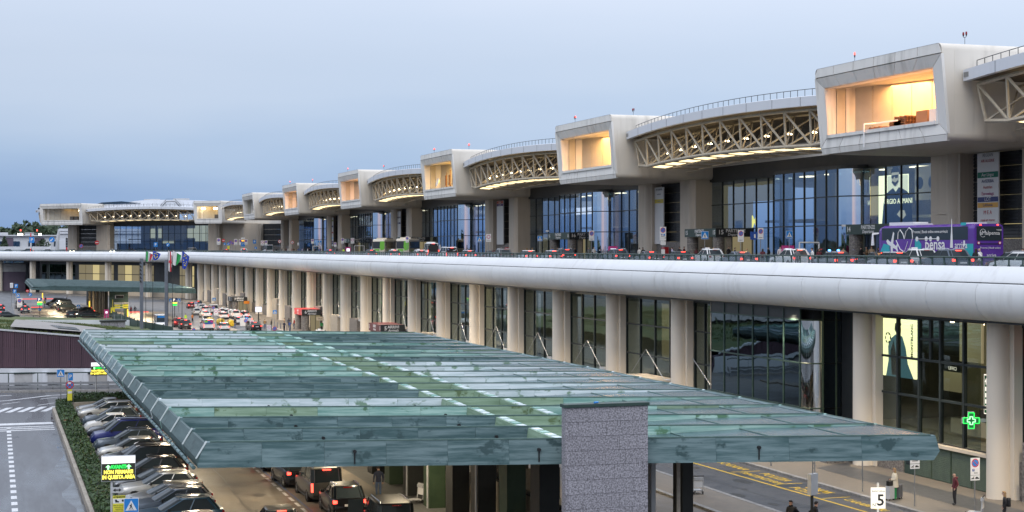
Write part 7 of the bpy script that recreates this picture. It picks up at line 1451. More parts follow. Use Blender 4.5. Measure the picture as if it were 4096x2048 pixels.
# pharmacy cross and exit sign, shop sign
t = thing('pharmacy_cross', 'glowing green pharmacy cross mounted on the nearest column', 'sign', (52.4, 76.45, 4.28), -.35)
def crossp(s, y, th): a = s * .34; return MB().prism([(-a, y, -s), (a, y, -s), (a, y, -a), (s, y, -a), (s, y, a), (a, y, a), (a, y, s), (-a, y, s), (-a, y, a), (-s, y, a), (-s, y, -a), (-a, y, -a)], (0, th, 0))
crossp(.5, 0, .16).build('case', 'light_grey', t); crossp(.47, -.012, .008).build('green_face', 'sign_green', t); MB().box(.48, .95, .05, .14, -.1, .1).build('bracket', 'light_grey', t)
for s in (.44, .22):
    a = s * .36; pts = [(-a, -.03, -s), (a, -.03, -s), (a, -.03, -a), (s, -.03, -a), (s, -.03, a), (a, -.03, a), (a, -.03, s), (-a, -.03, s), (-a, -.03, a), (-s, -.03, a), (-s, -.03, -a), (-a, -.03, -a), (-a, -.03, -s)]
    MB().tube(pts, .028, 6).build('neon_tube', 'led_green' if s > .3 else 'led_hot', t)
t = thing('train_sign', 'tall green and white train direction sign behind the shop glass', 'sign', (54.6, 78.4, 4.4), -PI / 2); MB().box(0, .5, 0, .06, 0, 2.3).build('light_box', 'backlit', t); MB().box(.05, .45, -.012, -.004, .06, 2.24).build('green_field', 'sign_green', t); MB().prism([(.25, -.02, 2.1), (.1, -.02, 1.85), (.2, -.02, 1.85), (.2, -.02, 1.7), (.3, -.02, 1.7), (.3, -.02, 1.85), (.4, -.02, 1.85)], (0, .004, 0)).build('arrow', 'backlit', t)
for i in range(4): MB().box(.14, .36, -.02, -.014, .25 + .36 * i, .5 + .36 * i).build('train_mark', 'backlit', t)
tag(MB().box(0, .06, -.35, 0, 0, 2.2).build('lit_column_sign', 'ad_pale', loc=(54.9, 77.5, 4.6)), 'pale yellow lit strip sign right of the green train sign', 'sign')
t = thing('office_sign', 'small hanging office sign with white letters inside the shop', 'sign', (55.3, 83.9, 6.5), -PI / 2); MB().box(0, 2.2, 0, .05, 0, .4).build('panel', 'sign_black', t); txt('UFFICI', .3, (1.3, -.01, .2), 'backlit', t)
# --- LED signs
def led(label, x, y, z0, z1, w, base, rz=0):
    t = thing('led_sign', label, 'sign', (x, y, 0), rz, 'illuminated drive on signs'); h = z1 - z0; zt = z1 - h * .28
    MB().box(-w / 2 - .02, w / 2 + .02, 0, .16, z0 - .02, z1 + .02).build('case', 'light_grey', t); MB().box(-w / 2, w / 2, -.01, -.003, zt, z1).build('lit_header', 'led_white', t); MB().box(-w / 2, w / 2, -.012, -.003, z0, zt - .008).build('led_panel', 'led_off', t)
    txt('TRANSITO', h * .1, (0, -.016, z1 - h * .09), 'pale_sign', t); txt('max 10 min', h * .09, (0, -.016, z1 - h * .2), 'pale_sign', t)
    txt('AVANTI', h * .21, (0, -.018, zt - h * .15), 'led_green', t, bold=.01, sx=.85); txt('NON FERMARSI', h * .21, (0, -.018, zt - h * .36), 'led_yellow', t, bold=.01, sx=.80); txt('IN QUESTA AREA', h * .21, (0, -.018, zt - h * .57), 'led_yellow', t, bold=.01, sx=.80)
    for s in (-1, 1): MB().prism([(s * w * .31 + a * h, -.018, zt - h * .15 + b * h) for a, b in ((-.11, .0), (0, .1), (.11, .0), (.04, .0), (.04, -.1), (-.04, -.1), (-.04, .0))], (0, .004, 0)).build('led_arrow', 'led_hot', t)
    MB().cyl((-w * .2, .1, base), (-w * .2, .1, z0), .055, 10).build('pole', 'light_grey', t); return t
t = led('near illuminated sign over the hedge telling drivers to move on', 4.84, 66.8, 4.42, 5.42, 1.33, 0, -.04)
MB().box(-.3, .2, -.02, 0, 3.92, 4.16).build('small_plate', 'light_grey', t)
for a, b in ((-.3, -.5), (.2, .4)): pass
MB().prism([(-.22, -.03, 4.04), (-.12, -.03, 4.11), (-.12, -.03, 4.06), (.02, -.03, 4.06), (.02, -.03, 4.11), (.12, -.03, 4.04), (.02, -.03, 3.97), (.02, -.03, 4.02), (-.12, -.03, 4.02), (-.12, -.03, 3.97)], (0, .004, 0)).build('arrow_mark', 'sign_black', t)
t = thing('warning_sign', 'tall yellow notice headed ATTENZIONE below the near illuminated sign', 'sign', (4.85, 66.7, 0), -.04); MB().cyl((0, .06, 0), (0, .06, 3.2), .03).build('pole', 'steel', t)
MB().box(-.24, .26, 0, .02, 3.05, 3.82).build('yellow_plate', 'sign_yellow', t); MB().box(-.24, .26, -.004, -.001, 3.5, 3.7).build('white_field', 'sign_white', t); txt('ATTENZIONE', .075, (.01, -.006, 3.76), 'sign_black', t, bold=.004)
for i in range(4): txt(('AREA CONTROLLATA', 'A DISTANZA CON', 'RILEVAZIONE', 'CONTINUA AUDIO')[i], .048, (.01, -.006, 3.42 - .08 * i), 'sign_black', t)
MB().prism([(-.14, -.008, 3.54), (-.16, -.008, 3.66), (-.08, -.008, 3.66), (-.06, -.008, 3.6), (.0, -.008, 3.6), (.0, -.008, 3.54)], (0, .003, 0)).build('mark', 'sign_black', t); MB().disc((.16, 3.61), .05, 12, -.008).build('mark', 'sign_black', t)
t = sign('cross', 'nearest blue pedestrian crossing sign at the bottom left', 5.32, 66.4, 3.15, 3.72, 0, -.04)
led('far illuminated sign above the end of the hedge', 8.7, 142.9, 2.85, 3.97, 1.34, 0)
t = sign('cross', 'blue pedestrian crossing sign beside the zebra crossing at the left', 5.35, 140.3, 3.0, 3.62, 0)
t = thing('no_stopping_sign', 'no stopping sign with blue parking plate and yellow board by the zebra crossing', 'sign', (6.05, 139.2, 0)); pole(t, 3.45, .035); MB().box(-.12, .26, 0, .02, 2.75, 3.4).build('parking_plate', 'sign_blue', t); txt('P', .42, (.06, -.006, 3.08), 'sign_white', t, bold=.01); p_np(t, 2.38, .34, cross=True); MB().box(-.16, .1, -.02, -.012, 2.45, 2.62).build('small_plate', 'sign_white', t)
MB().box(-.19, .19, 0, .02, 1.05, 2.0).build('yellow_plate', 'sign_yellow', t); MB().box(-.17, .17, -.004, -.001, 1.65, 1.85).build('white_field', 'sign_white', t); MB().cyl((.28, .1, 0), (.28, .1, 1.6), .02).build('pole', 'steel', t)
# --- far lower level
fg = 'signs around the far car park'
for kind, lb, x, y, z0, z1 in (('P', 'topmost blue parking sign at the far left entrance', 4.59, 377, 5.0, 5.9), ('white', 'white board below the mirror at the far left entrance', 3.6, 379, 5.0, 6.1), ('P', 'middle blue parking sign of the stack at the far left', 4.25, 376, 3.8, 4.7), ('cross', 'blue crossing sign in the far left sign stack', 4.9, 374, 3.0, 3.8), ('P', 'lowest blue parking sign of the far left stack', 5.1, 372, 2.1, 3.0), ('rect', 'white board with no parking disc left of the waiting cars', 5.1, 359.4, 1.2, 3.2), ('arrow', 'round blue arrow sign by the far red barrier', 8.73, 430, 1.5, 2.4), ('noentry', 'no entry sign above the round blue sign by the far column', 8.0, 428, 2.6, 3.4), ('arrow', 'round blue sign with yellow base in the far car park', 8.77, 339.7, 1.1, 1.7), ('cross', 'blue crossing sign standing among the far parked cars', 16.16, 332.3, 1.85, 2.55),
                             ('cross', 'blue crossing sign left of the lit parking sign by the kerb', 36.7, 352, 2.2, 3.0), ('cross', 'blue crossing sign right of the lit parking sign by the kerb', 38.3, 351.5, 2.2, 3.0), ('cross', 'blue crossing sign on the dark stone screen', 51.2, 391, 1.1, 1.9), ('cross', 'blue crossing sign between the columns right of the screen', 45.54, 269, 2.8, 3.45), ('rect', 'white no parking board beside the far red car', 40.4, 337.5, 1.7, 2.75), ('np', 'round no parking sign before the white people carrier', 38.5, 294.8, 2.7, 3.3), ('ring', 'white board with ring among the far taxis', 37.4, 283, 2.1, 3.25), ('disc30', 'round thirty sign behind the white ring board', 38.2, 285, 2.5, 3.2), ('arrow', 'round blue arrow sign above the taxis at the right', 41.0, 270.7, 1.75, 2.3), ('np', 'round no parking sign below the blue arrow', 40.76, 270.3, 1.3, 1.95), ('ring', 'white ring board right of the round blue signs', 41.77, 270, .65, 1.7), ('ring', 'white ring board just above the canopy edge', 41.74, 252, .8, 1.75), ('np', 'round no parking sign just above the canopy edge', 42.3, 250, .9, 1.6), ('white', 'white square board just above the canopy edge', 43.6, 232, .7, 1.7), ('np', 'no parking disc on the far railing beside the white van', 31.0, 262, .2, .9)):
    sign(kind, lb, x, y, z0, z1, group=fg)
def psign(label, x, y, z0):
    t = thing('lit_parking_sign', label, 'sign', (x, y, 0), 0, 'lit parking entrance signs'); pole(t, z0, .06, 'dark_metal'); MB().box(-.5, .5, 0, .2, z0, z0 + 1.2).build('case', 'sign_dkblue', t); txt('P', .75, (-.12, -.01, z0 + .82), 'backlit', t, bold=.02); txt('5', .3, (.3, -.01, z0 + .7), 'backlit', t)
    MB().box(-.5, .5, -.02, -.004, z0 + .18, z0 + .42).build('lit_band', 'led_yellow', t); MB().box(-.45, .45, -.02, -.004, z0 - .25, z0 + .12).build('green_display', 'led_green', t); return t
psign('lit blue parking sign with green display in the far car park', 8.66, 334.7, 2.75); psign('lit blue parking sign with green display near the taxi queue', 33.31, 312.5, 3.1)
for x, y, ln, lb in ((7.4, 364.7, 2.6, 'red lit barrier arm behind the slate car'), (6.2, 425, 4.2, 'red lit barrier arm at the far left exit'), (11.5, 425, 4.2, 'red lit barrier arm beside the far columns'), (26.0, 331, 4.0, 'red and white barrier arm right of the grey pylons')):
    t = thing('barrier', lb, 'barrier', (x, y, 0)); MB().box(-.2, .2, -.2, .2, 0, 1.1).build('cabinet', 'light_grey', t); MB().box(.1, ln, -.05, .05, .9, 1.05).build('arm', 'barrier_red', t)
for x, y, z0, z1, lb in ((20.5, 372, .3, 1.9, 'yellow lit bollard light by the far canopy posts'), (12.1, 440, 0.5, 2.0, 'tall yellow post light under the far canopy'), (24.8, 318, .9, 2.0, 'yellow lit post beside the grey pylons')): tag(MB().lathe([(.13, z0), (.13, z1), (.06, z1 + .1)], n=10).lathe([(.1, 0), (.1, z0)], n=8).build('post_light', 'yellow_lamp', loc=(x, y, 0)), lb, 'lamp')
t = thing('direction_sign', 'green and white direction boards beside the far canopy pier', 'sign', (24.2, 325.5, 0)); pole(t, 3.2, .06); MB().box(-1.5, 1.5, 0, .05, 2.85, 3.2).build('header', 'light_grey', t)
for z in (2.4, 1.95): MB().box(-1.45, 1.3, 0, .05, z, z + .36).build('green_board', 'sign_yellow', t); MB().box(-.3, .2, -.01, -.002, z + .08, z + .28).build('mark', 'sign_green', t)
t = thing('ticket_machine', 'magenta ticket machine beside the far canopy pier', 'machine', (21.25, 325.5, 0)); MB().box(-.45, .45, 0, .5, 0, 1.75).build('case', 'magenta', t); MB().box(-.2, .2, -.02, -.004, 1.0, 1.4).build('screen', 'screen', t)
tag(MB().box(-.4, .4, -.01, .01, .5, 1.6).cyl((0, .03, 0), (0, .03, 3.2), .04).build('yellow_notice', 'sign_yellow', loc=(22.4, 324.5, 0.6)), 'yellow notice on a thin post before the far canopy pier', 'sign')
t = thing('display_screen', 'white glowing display screen on a dark post before the columns', 'screen', (45.29, 285, .13), -.3); pole(t, 2.4, .1, 'black_post'); MB().box(-.6, .6, 0, .12, 2.35, 3.35).build('case', 'grey_paint', t); MB().box(-.55, .55, -.012, -.004, 2.4, 3.3).build('lit_screen', 'screen', t); MB().box(-.5, .5, -.2, .3, 0, .15).build('foot', 'black_post', t)
t = thing('taxi_sign', 'orange sign beside the dark portal numbered 7', 'sign', (51.8, 342, .13)); pole(t, 2.4); MB().box(-.6, .6, 0, .05, 1.9, 2.5).build('orange_plate', 'orange', t)
t = thing('taxi_sign', 'brown board reading TAXI beside the portal numbered 6', 'sign', (51.4, 259, .13)); pole(t, 2.4); MB().box(-.6, .6, 0, .05, 1.9, 2.5).build('brown_plate', 'stone_warm', t); txt('TAXI', .35, (0, -.01, 2.2), 'sign_black', t)
bo = MB().cyl((0, 0, 0), (0, 0, 1.0), .07, 8).mesh('bollard', 'grey_paint')
for i in range(7): link('bollard', bo, loc=(46.9, 280.5 - 3.1 * i, .13), label='thin dark bollard, %s from the glowing display screen' % ('first', 'second', 'third', 'fourth', 'fifth', 'sixth', 'seventh')[i], cat='bollard', group='bollards along the arrivals pavement')
ybar = MB().lathe([(.5, 0), (.62, .25), (.62, 1.4), (.5, 1.7)], n=12).mesh('yellow_roller', 'paint_yellow')
for i, (x, y) in enumerate(((38.6, 288), (39.6, 282), (37.4, 293))): link('yellow_roller', ybar, loc=(x, y, .75), rot=(R(90), 0, R(12)), label=('middle', 'nearest', 'farthest')[i] + ' yellow roller barrier by the taxi queue', cat='barrier', group='yellow rollers by the taxi queue')
tag(MB().box(-.5, .5, -.4, .4, 0, 1.45).build('white_cabinet', 'sign_white', loc=(42.62, 286, 0)), 'plain white cabinet beside the front taxi pack', 'cabinet')
# --- pylons and flags
ped = thing('stone_pedestal', 'grey stone pedestal at the foot of the left pylon', 'pedestal', (18.5, 268.5, 0))
for i in range(3): MB().box(-1.9 + 1.32 * i, -.62 + 1.32 * i, -.6, .6, 0, 1.9).build('stone_block', 'granite', ped)
MB().box(-2.1, 2.2, -.8, .8, 1.91, 2.15).build('cap', 'dark_metal', ped)
def onray(u, d): return ((u - 2048) / 6300 * .9501 * d + .3119 * d, d * (.9501 - (u - 2048) / 6300 * .3119))
for u, zt, lb in ((566, 12.35, 'left dark grey pylon with black lamp fins at its top'), (665.5, 12.1, 'right dark grey pylon rising beside the flags')):
    x, y = onray(u, 260); t = thing('pylon', lb, 'pylon', (x, y, 0)); MB().box(-.27, .27, -.27, .27, 0, zt).build('mast', 'grey_paint', t)
    if u < 600:
        for i in range(6): MB().prism([(-.3, -.3, 8.4 + .62 * i), (.05, -.3, 8.4 + .62 * i), (-.3, -.3, 8.9 + .62 * i)], (0, .1, 0)).build('fin', 'black', t)
def flag(u, d, top, drop, wid, bands, label, stars=0, folds=1.6):
    x, y = onray(u, d); t = thing('flagpole', label + ' pole', 'flagpole', (x, y, 0)); MB().cyl((0, 0, 0), (0, 0, 14.1), .05, 8, .03).build('pole', 'dark_metal', t); MB().lathe([(0, 14.3), (.07, 14.2), (0, 14.1)], n=8).build('finial', 'black', t)
    f = thing('flag', label, 'flag', (x, y, top)); n, m = 12, 8; vs = []
    for i in range(n + 1):
        for j in range(m + 1):
            a, b = i / n, j / m; vs.append((wid * a * (.9 - .25 * b) + .05, .12 * math.sin(a * 6 * folds + b * 2) * (.3 + a), -drop * b * (.62 + .38 * (1 - a) + .2 * a * math.sin(3 * a + b)) - a * drop * .35))
    fs = [(i * (m + 1) + j, (i + 1) * (m + 1) + j, (i + 1) * (m + 1) + j + 1, i * (m + 1) + j + 1) for i in range(n) for j in range(m)]
    k = len(bands)
    for q in range(k):
        mm = MB(); ff = [fs[i * m + j] for i in range(int(n * q / k), int(n * (q + 1) / k)) for j in range(m)]; mm.add(vs, ff); o = mm.build('cloth_band' if k > 1 else 'cloth', bands[q], f, True)
    for s_ in range(stars): a = 2 * PI * s_ / stars; p = vs[min(n, max(0, int(n * (.45 + .22 * math.cos(a))))) * (m + 1) + min(m, int(m * (.5 + .3 * math.sin(a))))]; MB().disc((p[0], p[2]), .09, 6, p[1] - .06).build('star', 'flag_star', f)
    if bands[0] == 'flag_white' and k == 1: MB().box(.3, .5, -.2, -.19, -drop * 1.05, -.25).build('red_cross', 'flag_red', f); MB().box(.08, wid * .7, -.21, -.2, -drop * .62, -drop * .5).build('red_cross', 'flag_red', f)
flag(583, 259, 13.6, 1.7, 1.2, ['flag_green', 'flag_white', 'flag_red'], 'limp Italian tricolour flag with mostly red showing'); flag(611, 259, 13.65, 1.5, 1.35, ['flag_blue'], 'small blue European flag with yellow stars', 8); flag(672, 259, 13.75, 3.4, .8, ['flag_white'], 'white flag with red cross hanging beside the right pylon'); flag(690, 259, 13.7, 2.4, 1.5, ['flag_white', 'flag_green'], 'large green and white Italian flag'); flag(728, 259, 13.65, 2.9, 1.3, ['flag_blue'], 'large blue European flag with yellow stars hanging right', 10, 2.2)
# ================================================================== PEOPLE
def person_mesh(kind):
    st = dict(pel=(0, 0, .94), sp=(0, 0, 1.14), ch=(0, .0, 1.36), nk=(0, .0, 1.49), hb=(0, .02, 1.56), hm=(0, .035, 1.65), ht=(0, .02, 1.715))
    arms = {'stand': [(.19, 0, 1.42), (.25, -.03, 1.14), (.25, .05, .90), (.25, .07, .83)], 'front': [(.19, 0, 1.42), (.25, -.02, 1.15), (.12, .24, 1.10), (.05, .28, 1.12)], 'walk': [(.19, 0, 1.42), (.24, -.12, 1.16), (.24, .02, .95), (.24, .06, .88)], 'pocket': [(.19, 0, 1.42), (.28, -.06, 1.16), (.21, .06, .96), (.19, .09, .90)]}
    ak = {'stand': 'stand', 'walk': 'walk', 'front': 'front', 'pocket': 'pocket', 'bend': 'front'}[kind]; bend = .22 if kind == 'bend' else .05 if kind == 'walk' else 0
    V = []; E = []; Rr = []; cls = []; names = {}
    def add(n, p, r, par, c):
        names[n] = len(V); z = p[2]; p = (p[0], p[1] + max(0, z - .95) * bend, z - max(0, z - .95) * bend * .3); V.append(p); Rr.append(r)
        if par: E.append((names[par], names[n])); cls.append((names[par], names[n], c))
    add('pel', st['pel'], (.155, .115), None, 0); add('sp', st['sp'], (.15, .115), 'pel', 1); add('ch', st['ch'], (.17, .125), 'sp', 1); add('nk', st['nk'], (.075, .075), 'ch', 1); add('hb', st['hb'], (.06, .065), 'nk', 0); add('hm', st['hm'], (.078, .095), 'hb', 0); add('ht', st['ht'], (.055, .065), 'hm', 0)
    for s in (-1, 1):
        A = arms[ak]; k = str(s); o = .14 * s if kind in ('walk', 'bend') else .0
        for n, p, r, par, c in (('sh', A[0], .075, 'ch', 1), ('el', (A[1][0], A[1][1] + (o if kind == 'walk' else 0), A[1][2]), .056, 'sh' + k, 1), ('wr', (A[2][0], A[2][1] + (o * 2 if kind == 'walk' else 0), A[2][2]), .04, 'el' + k, 1), ('ha', (A[3][0], A[3][1] + (o * 2.2 if kind == 'walk' else 0), A[3][2]), .03, 'wr' + k, 0)):
            add(n + k, (s * p[0], p[1], p[2]), (r, r * (.8 if n == 'ha' else 1)), par, c)
        w = -s * (.2 if kind == 'walk' else .1 if kind == 'bend' else .015)
        for n, p, r, par, c in (('hi', (.09, 0, .88), .098, 'pel', 2), ('kn', (.10, w * .6 + .03, .49), .068, 'hi' + k, 2), ('an', (.10, w * 1.5 - .02 - (.06 if w < -.05 else 0), .09 + (.04 if w < -.05 else 0)), .045, 'kn' + k, 2), ('to', (.115, w * 1.5 + .13, .045), .042, 'an' + k, 3)): add(n + k, (s * p[0], p[1], p[2]), (r, r), par, c)
    me = bpy.data.meshes.new('body'); me.from_pydata(V, E, []); ob = bpy.data.objects.new('body', me); COL.objects.link(ob)
    md = ob.modifiers.new('skin', 'SKIN'); md.branch_smoothing = .6; md.use_smooth_shade = True; sd = ob.modifiers.new('sub', 'SUBSURF'); sd.levels = 1; sd.render_levels = 1
    for i, d in enumerate(me.skin_vertices[0].data): d.radius = Rr[i]; d.use_root = i == 0
    bpy.context.view_layer.update(); res = bpy.data.meshes.new_from_object(ob.evaluated_get(bpy.context.evaluated_depsgraph_get())); bpy.data.objects.remove(ob)
    mb = MB(); vs = [v.co.copy() for v in res.vertices]; out_f = []; out_m = []
    for p in res.polygons:
        c = Vector(p.center); best = 9; bc = 0
        for a, b, k in cls:
            A = Vector(V[a]); B = Vector(V[b]); t = max(0, min(1, (c - A).dot(B - A) / max(1e-6, (B - A).length_squared))); dd = (c - A.lerp(B, t)).length - (Rr[a][0] * (1 - t) + Rr[b][0] * t)
            if dd < best: best = dd; bc = k
        if bc == 0 and c.z < .98 and abs(c.x) < .16 and c.z > .5: bc = 2
        if bc == 1 and c.z < .93 and abs(c.x) < .17: bc = 2
        out_f.append(tuple(p.vertices)); out_m.append(bc)
    mb.v = [tuple(v) for v in vs]; mb.f = out_f; mb.m = out_m
    hm = Vector(V[names['hm']]); hb = Vector(V[names['hb']]); f = Vector((0, 1, 0))
    mb.cyl(hm + Vector((0, .075, .0)), hm + Vector((0, .103, -.022)), .010, 5, .014, 0)
    for s in (-1, 1):
        mb.lathe([(0, -.03), (.016, -.01), (.014, .02), (0, .03)], hm + Vector((s * .083, 0, -.01)), 6, 0); mb.lathe([(0, -.008), (.011, 0), (0, .008)], hm + Vector((s * .03, .086, .012)), 6, 4)
        h = Vector(V[names['ha' + str(s)]]); wv = Vector(V[names['wr' + str(s)]]); d = (h - wv).normalized(); sd_ = d.cross(Vector((0, 1, .01))).normalized() if abs(d.y) < .9 else Vector((1, 0, 0)); 
        for i, ln in enumerate((.062, .075, .07, .055)):
            b0 = h + sd_ * (.021 * (i - 1.5)); b1 = b0 + d * ln * .55; b2 = b1 + (d * .7 + Vector((-s * .4, .2, 0))).normalized() * ln * .55; mb.cyl(b0, b1, .0095, 5, .009, 0); mb.cyl(b1, b2, .009, 5, .007, 0)
        t0 = h - d * .04 + Vector((-s * .02, .02, 0)); mb.cyl(t0, t0 + (d * .6 + Vector((-s * .5, .6, 0))).normalized() * .05, .0105, 5, .008, 0)
    mb.box(hm.x - .022, hm.x + .022, hm.y + .082, hm.y + .088, hm.z - .056, hm.z - .049, 4)
    hair = MB(); rg = []
    for i in range(7):
        a = R(-25 + 115 * i / 6); rg.append([(hm.x + .094 * math.cos(a) * math.cos(t), hm.y - .012 + .106 * math.cos(a) * math.sin(t) - (.02 if a < .2 else 0), hm.z + .025 + .095 * math.sin(a) + (.05 if a < .3 and math.sin(t) > .3 else 0)) for t in [2 * PI * j / 14 for j in range(14)]])
    hair.loft(rg, cap=True)
    return mb.mesh('body', ['skin', 'black', 'black', 'black', 'black'], True), hair.mesh('hair', 'black', True), hm
PM = {}
def person(kind, label, x, y, z, rz, top, legs, hair='hair_dark', skin='skin', shoes='black', h=1.0, group=None, bag=None, hood=None):
    """faces local +Y"""
    if kind not in PM: PM[kind] = person_mesh(kind)
    me, hm_, hc = PM[kind]; t = thing('person', label, 'person', (x, y, z), rz, group); t.scale = (h, h, h)
    o = link('body', me, t)
    for i, c in enumerate((skin, top, legs, shoes, 'hair_dark')): o.material_slots[i].link = 'OBJECT'; o.material_slots[i].material = M[c]
    if hair: q = link('hair', hm_, t); q.material_slots[0].link = 'OBJECT'; q.material_slots[0].material = M[hair]
    if hair in ('hair_long', 'hair_blond') and kind != 'bend': MB().loft([[(.1 * math.cos(a), hc.y - .05 + .07 * math.sin(a), z_) for a in [2 * PI * j / 10 for j in range(10)]] for z_ in (1.36, 1.5, 1.66)]).build('long_hair', hair, t)
    if bag: MB().loft([[(w * math.cos(a), -.2 + .11 * math.sin(a), z_) for a in [2 * PI * j / 10 for j in range(10)]] for w, z_ in ((.12, .98), (.17, 1.08), (.17, 1.32), (.1, 1.42))]).build('backpack', bag, t)
    if hood: MB().lathe([(.02, 0), (.11, .02), (.13, .08), (.09, .12)], (0, -.06, 1.43), 10).build('hood', hood, t)
    return t
for n_, c_ in (('hair_dark', (.015, .012, .010)), ('hair_long', (.03, .018, .012)), ('hair_blond', (.35, .22, .10)), ('hair_grey', (.25, .25, .25)), ('cloth_black', (.013, .013, .016)), ('cloth_navy', (.02, .028, .055)), ('cloth_jeans', (.06, .10, .18)), ('cloth_grey', (.14, .14, .15)), ('cloth_white', (.62, .60, .57)), ('cloth_maroon', (.10, .015, .022)), ('cloth_cream', (.66, .58, .44)), ('cloth_green', (.02, .22, .07)), ('cloth_brown', (.16, .09, .04)), ('cloth_lime', (.5, .7, .05)), ('cloth_blue', (.05, .10, .30)), ('cloth_red', (.35, .03, .03)), ('cloth_tan', (.35, .25, .16)), ('cloth_lilac', (.4, .36, .5)), ('bag_orange', (.6, .2, .05))): flat(n_, c_, .8)
# near figures
w_ = person('front', 'blonde woman in long cream coat and green trousers beside grey suitcases', 47.25, 76.12, .13, R(70), 'cloth_cream', 'cloth_green', 'hair_blond', h=.99)
MB().loft([[(rx * math.cos(a), .0 + ry * math.sin(a), z_) for a in [2 * PI * j / 16 for j in range(16)]] for rx, ry, z_ in ((.29, .22, .70), (.27, .20, .9), (.23, .17, 1.15), (.215, .155, 1.36), (.12, .11, 1.47))]).build('coat', 'cloth_cream', w_, True)
for s in (-1, 1): MB().loft([[(s * .1 + .115 * math.cos(a), .02 + .115 * math.sin(a), z_) for a in [2 * PI * j / 12 for j in range(12)]] for z_ in (.06, .4, .75)]).build('wide_trouser_leg', 'cloth_green', w_, True)
sc_ = thing('suitcase', 'pale grey hard suitcase standing in front of the woman in cream', 'suitcase', (46.88, 76.0, .13), R(20))
MB().box(-.22, .22, -.14, .14, .08, .78).build('shell', 'light_grey', sc_); MB().tube([(-.12, .12, .78), (-.12, .12, 1.05), (.12, .12, 1.05), (.12, .12, .78)], .012, 5).build('handle', 'black', sc_)
for a, b in ((-.17, -.1), (.17, -.1), (-.17, .1), (.17, .1)): MB().cyl((a, b - .02, .04), (a, b + .02, .04), .04, 8).build('wheel', 'rubber', sc_)
sc2 = dup(sc_, (47.62, 76.3, .13), R(40), 'dark suitcase half hidden behind the woman in cream')
for ch in sc2.children:
    if ch.name.startswith('shell'): ch.material_slots[0].link = 'OBJECT'; ch.material_slots[0].material = M['cloth_grey']
tag(MB().box(-.17, .17, -.1, .1, 0, .26).tube([(-.1, 0, .26), (-.08, 0, .4), (.08, 0, .4), (.1, 0, .26)], .012, 5).build('handbag', 'black', loc=(46.86, 76.0, .92), rot=(0, 0, .4)), 'black handbag resting on top of the grey suitcase', 'bag')
person('pocket', 'bald man in dark red hooded jacket standing near the green louvres', 49.25, 73.36, .13, R(80), 'cloth_maroon', 'cloth_black', None, h=1.0, hood='cloth_maroon')
person('stand', 'man in dark jacket and jeans walking away past the canopy posts', 20.22, 85.36, .13, R(-5), 'cloth_navy', 'cloth_jeans', 'hair_dark', h=1.02)
person('walk', 'bearded man in black jacket and jeans carrying a backpack by the boxed sign', 36.3, 67.6, .13, R(115), 'cloth_black', 'cloth_jeans', 'hair_dark', h=1.03, bag='cloth_black')
person('walk', 'man in black clothes partly hidden behind the boxed sign post', 37.35, 67.2, .13, R(-100), 'cloth_black', 'cloth_black', 'hair_dark', h=1.0)
person('bend', 'person in dark leather jacket bending forward at the bottom edge', 33.9, 65.3, .13, R(150), 'cloth_black', 'cloth_black', 'hair_grey', h=1.0, hood='cloth_grey')
person('pocket', 'blonde person in black leather jacket with shoulder bag at the bottom right', 48.0, 67.2, .13, R(60), 'cloth_black', 'cloth_black', 'hair_blond', h=.98, bag='cloth_black')
tag(MB().loft([[(.28 * math.cos(a), .16 * math.sin(a), z_) for a in [2 * PI * j / 10 for j in range(10)]] for z_ in (0, .3, .5)]).build('travel_bag', 'cloth_brown', loc=(33.7, 64.9, .13)), 'brown travel bag beside the bending person', 'bag')
rc = dup(sc_, (36.6, 67.0, .13), .4, 'black suitcase pulled by the bearded man')
for ch in rc.children:
    if ch.name.startswith('shell'): ch.material_slots[0].link = 'OBJECT'; ch.material_slots[0].material = M['black']
person('stand', 'person in navy coat standing at the lower right beside a trolley', 48.7, 69.4, .13, R(200), 'cloth_navy', 'cloth_jeans', 'hair_dark') if 0 else None
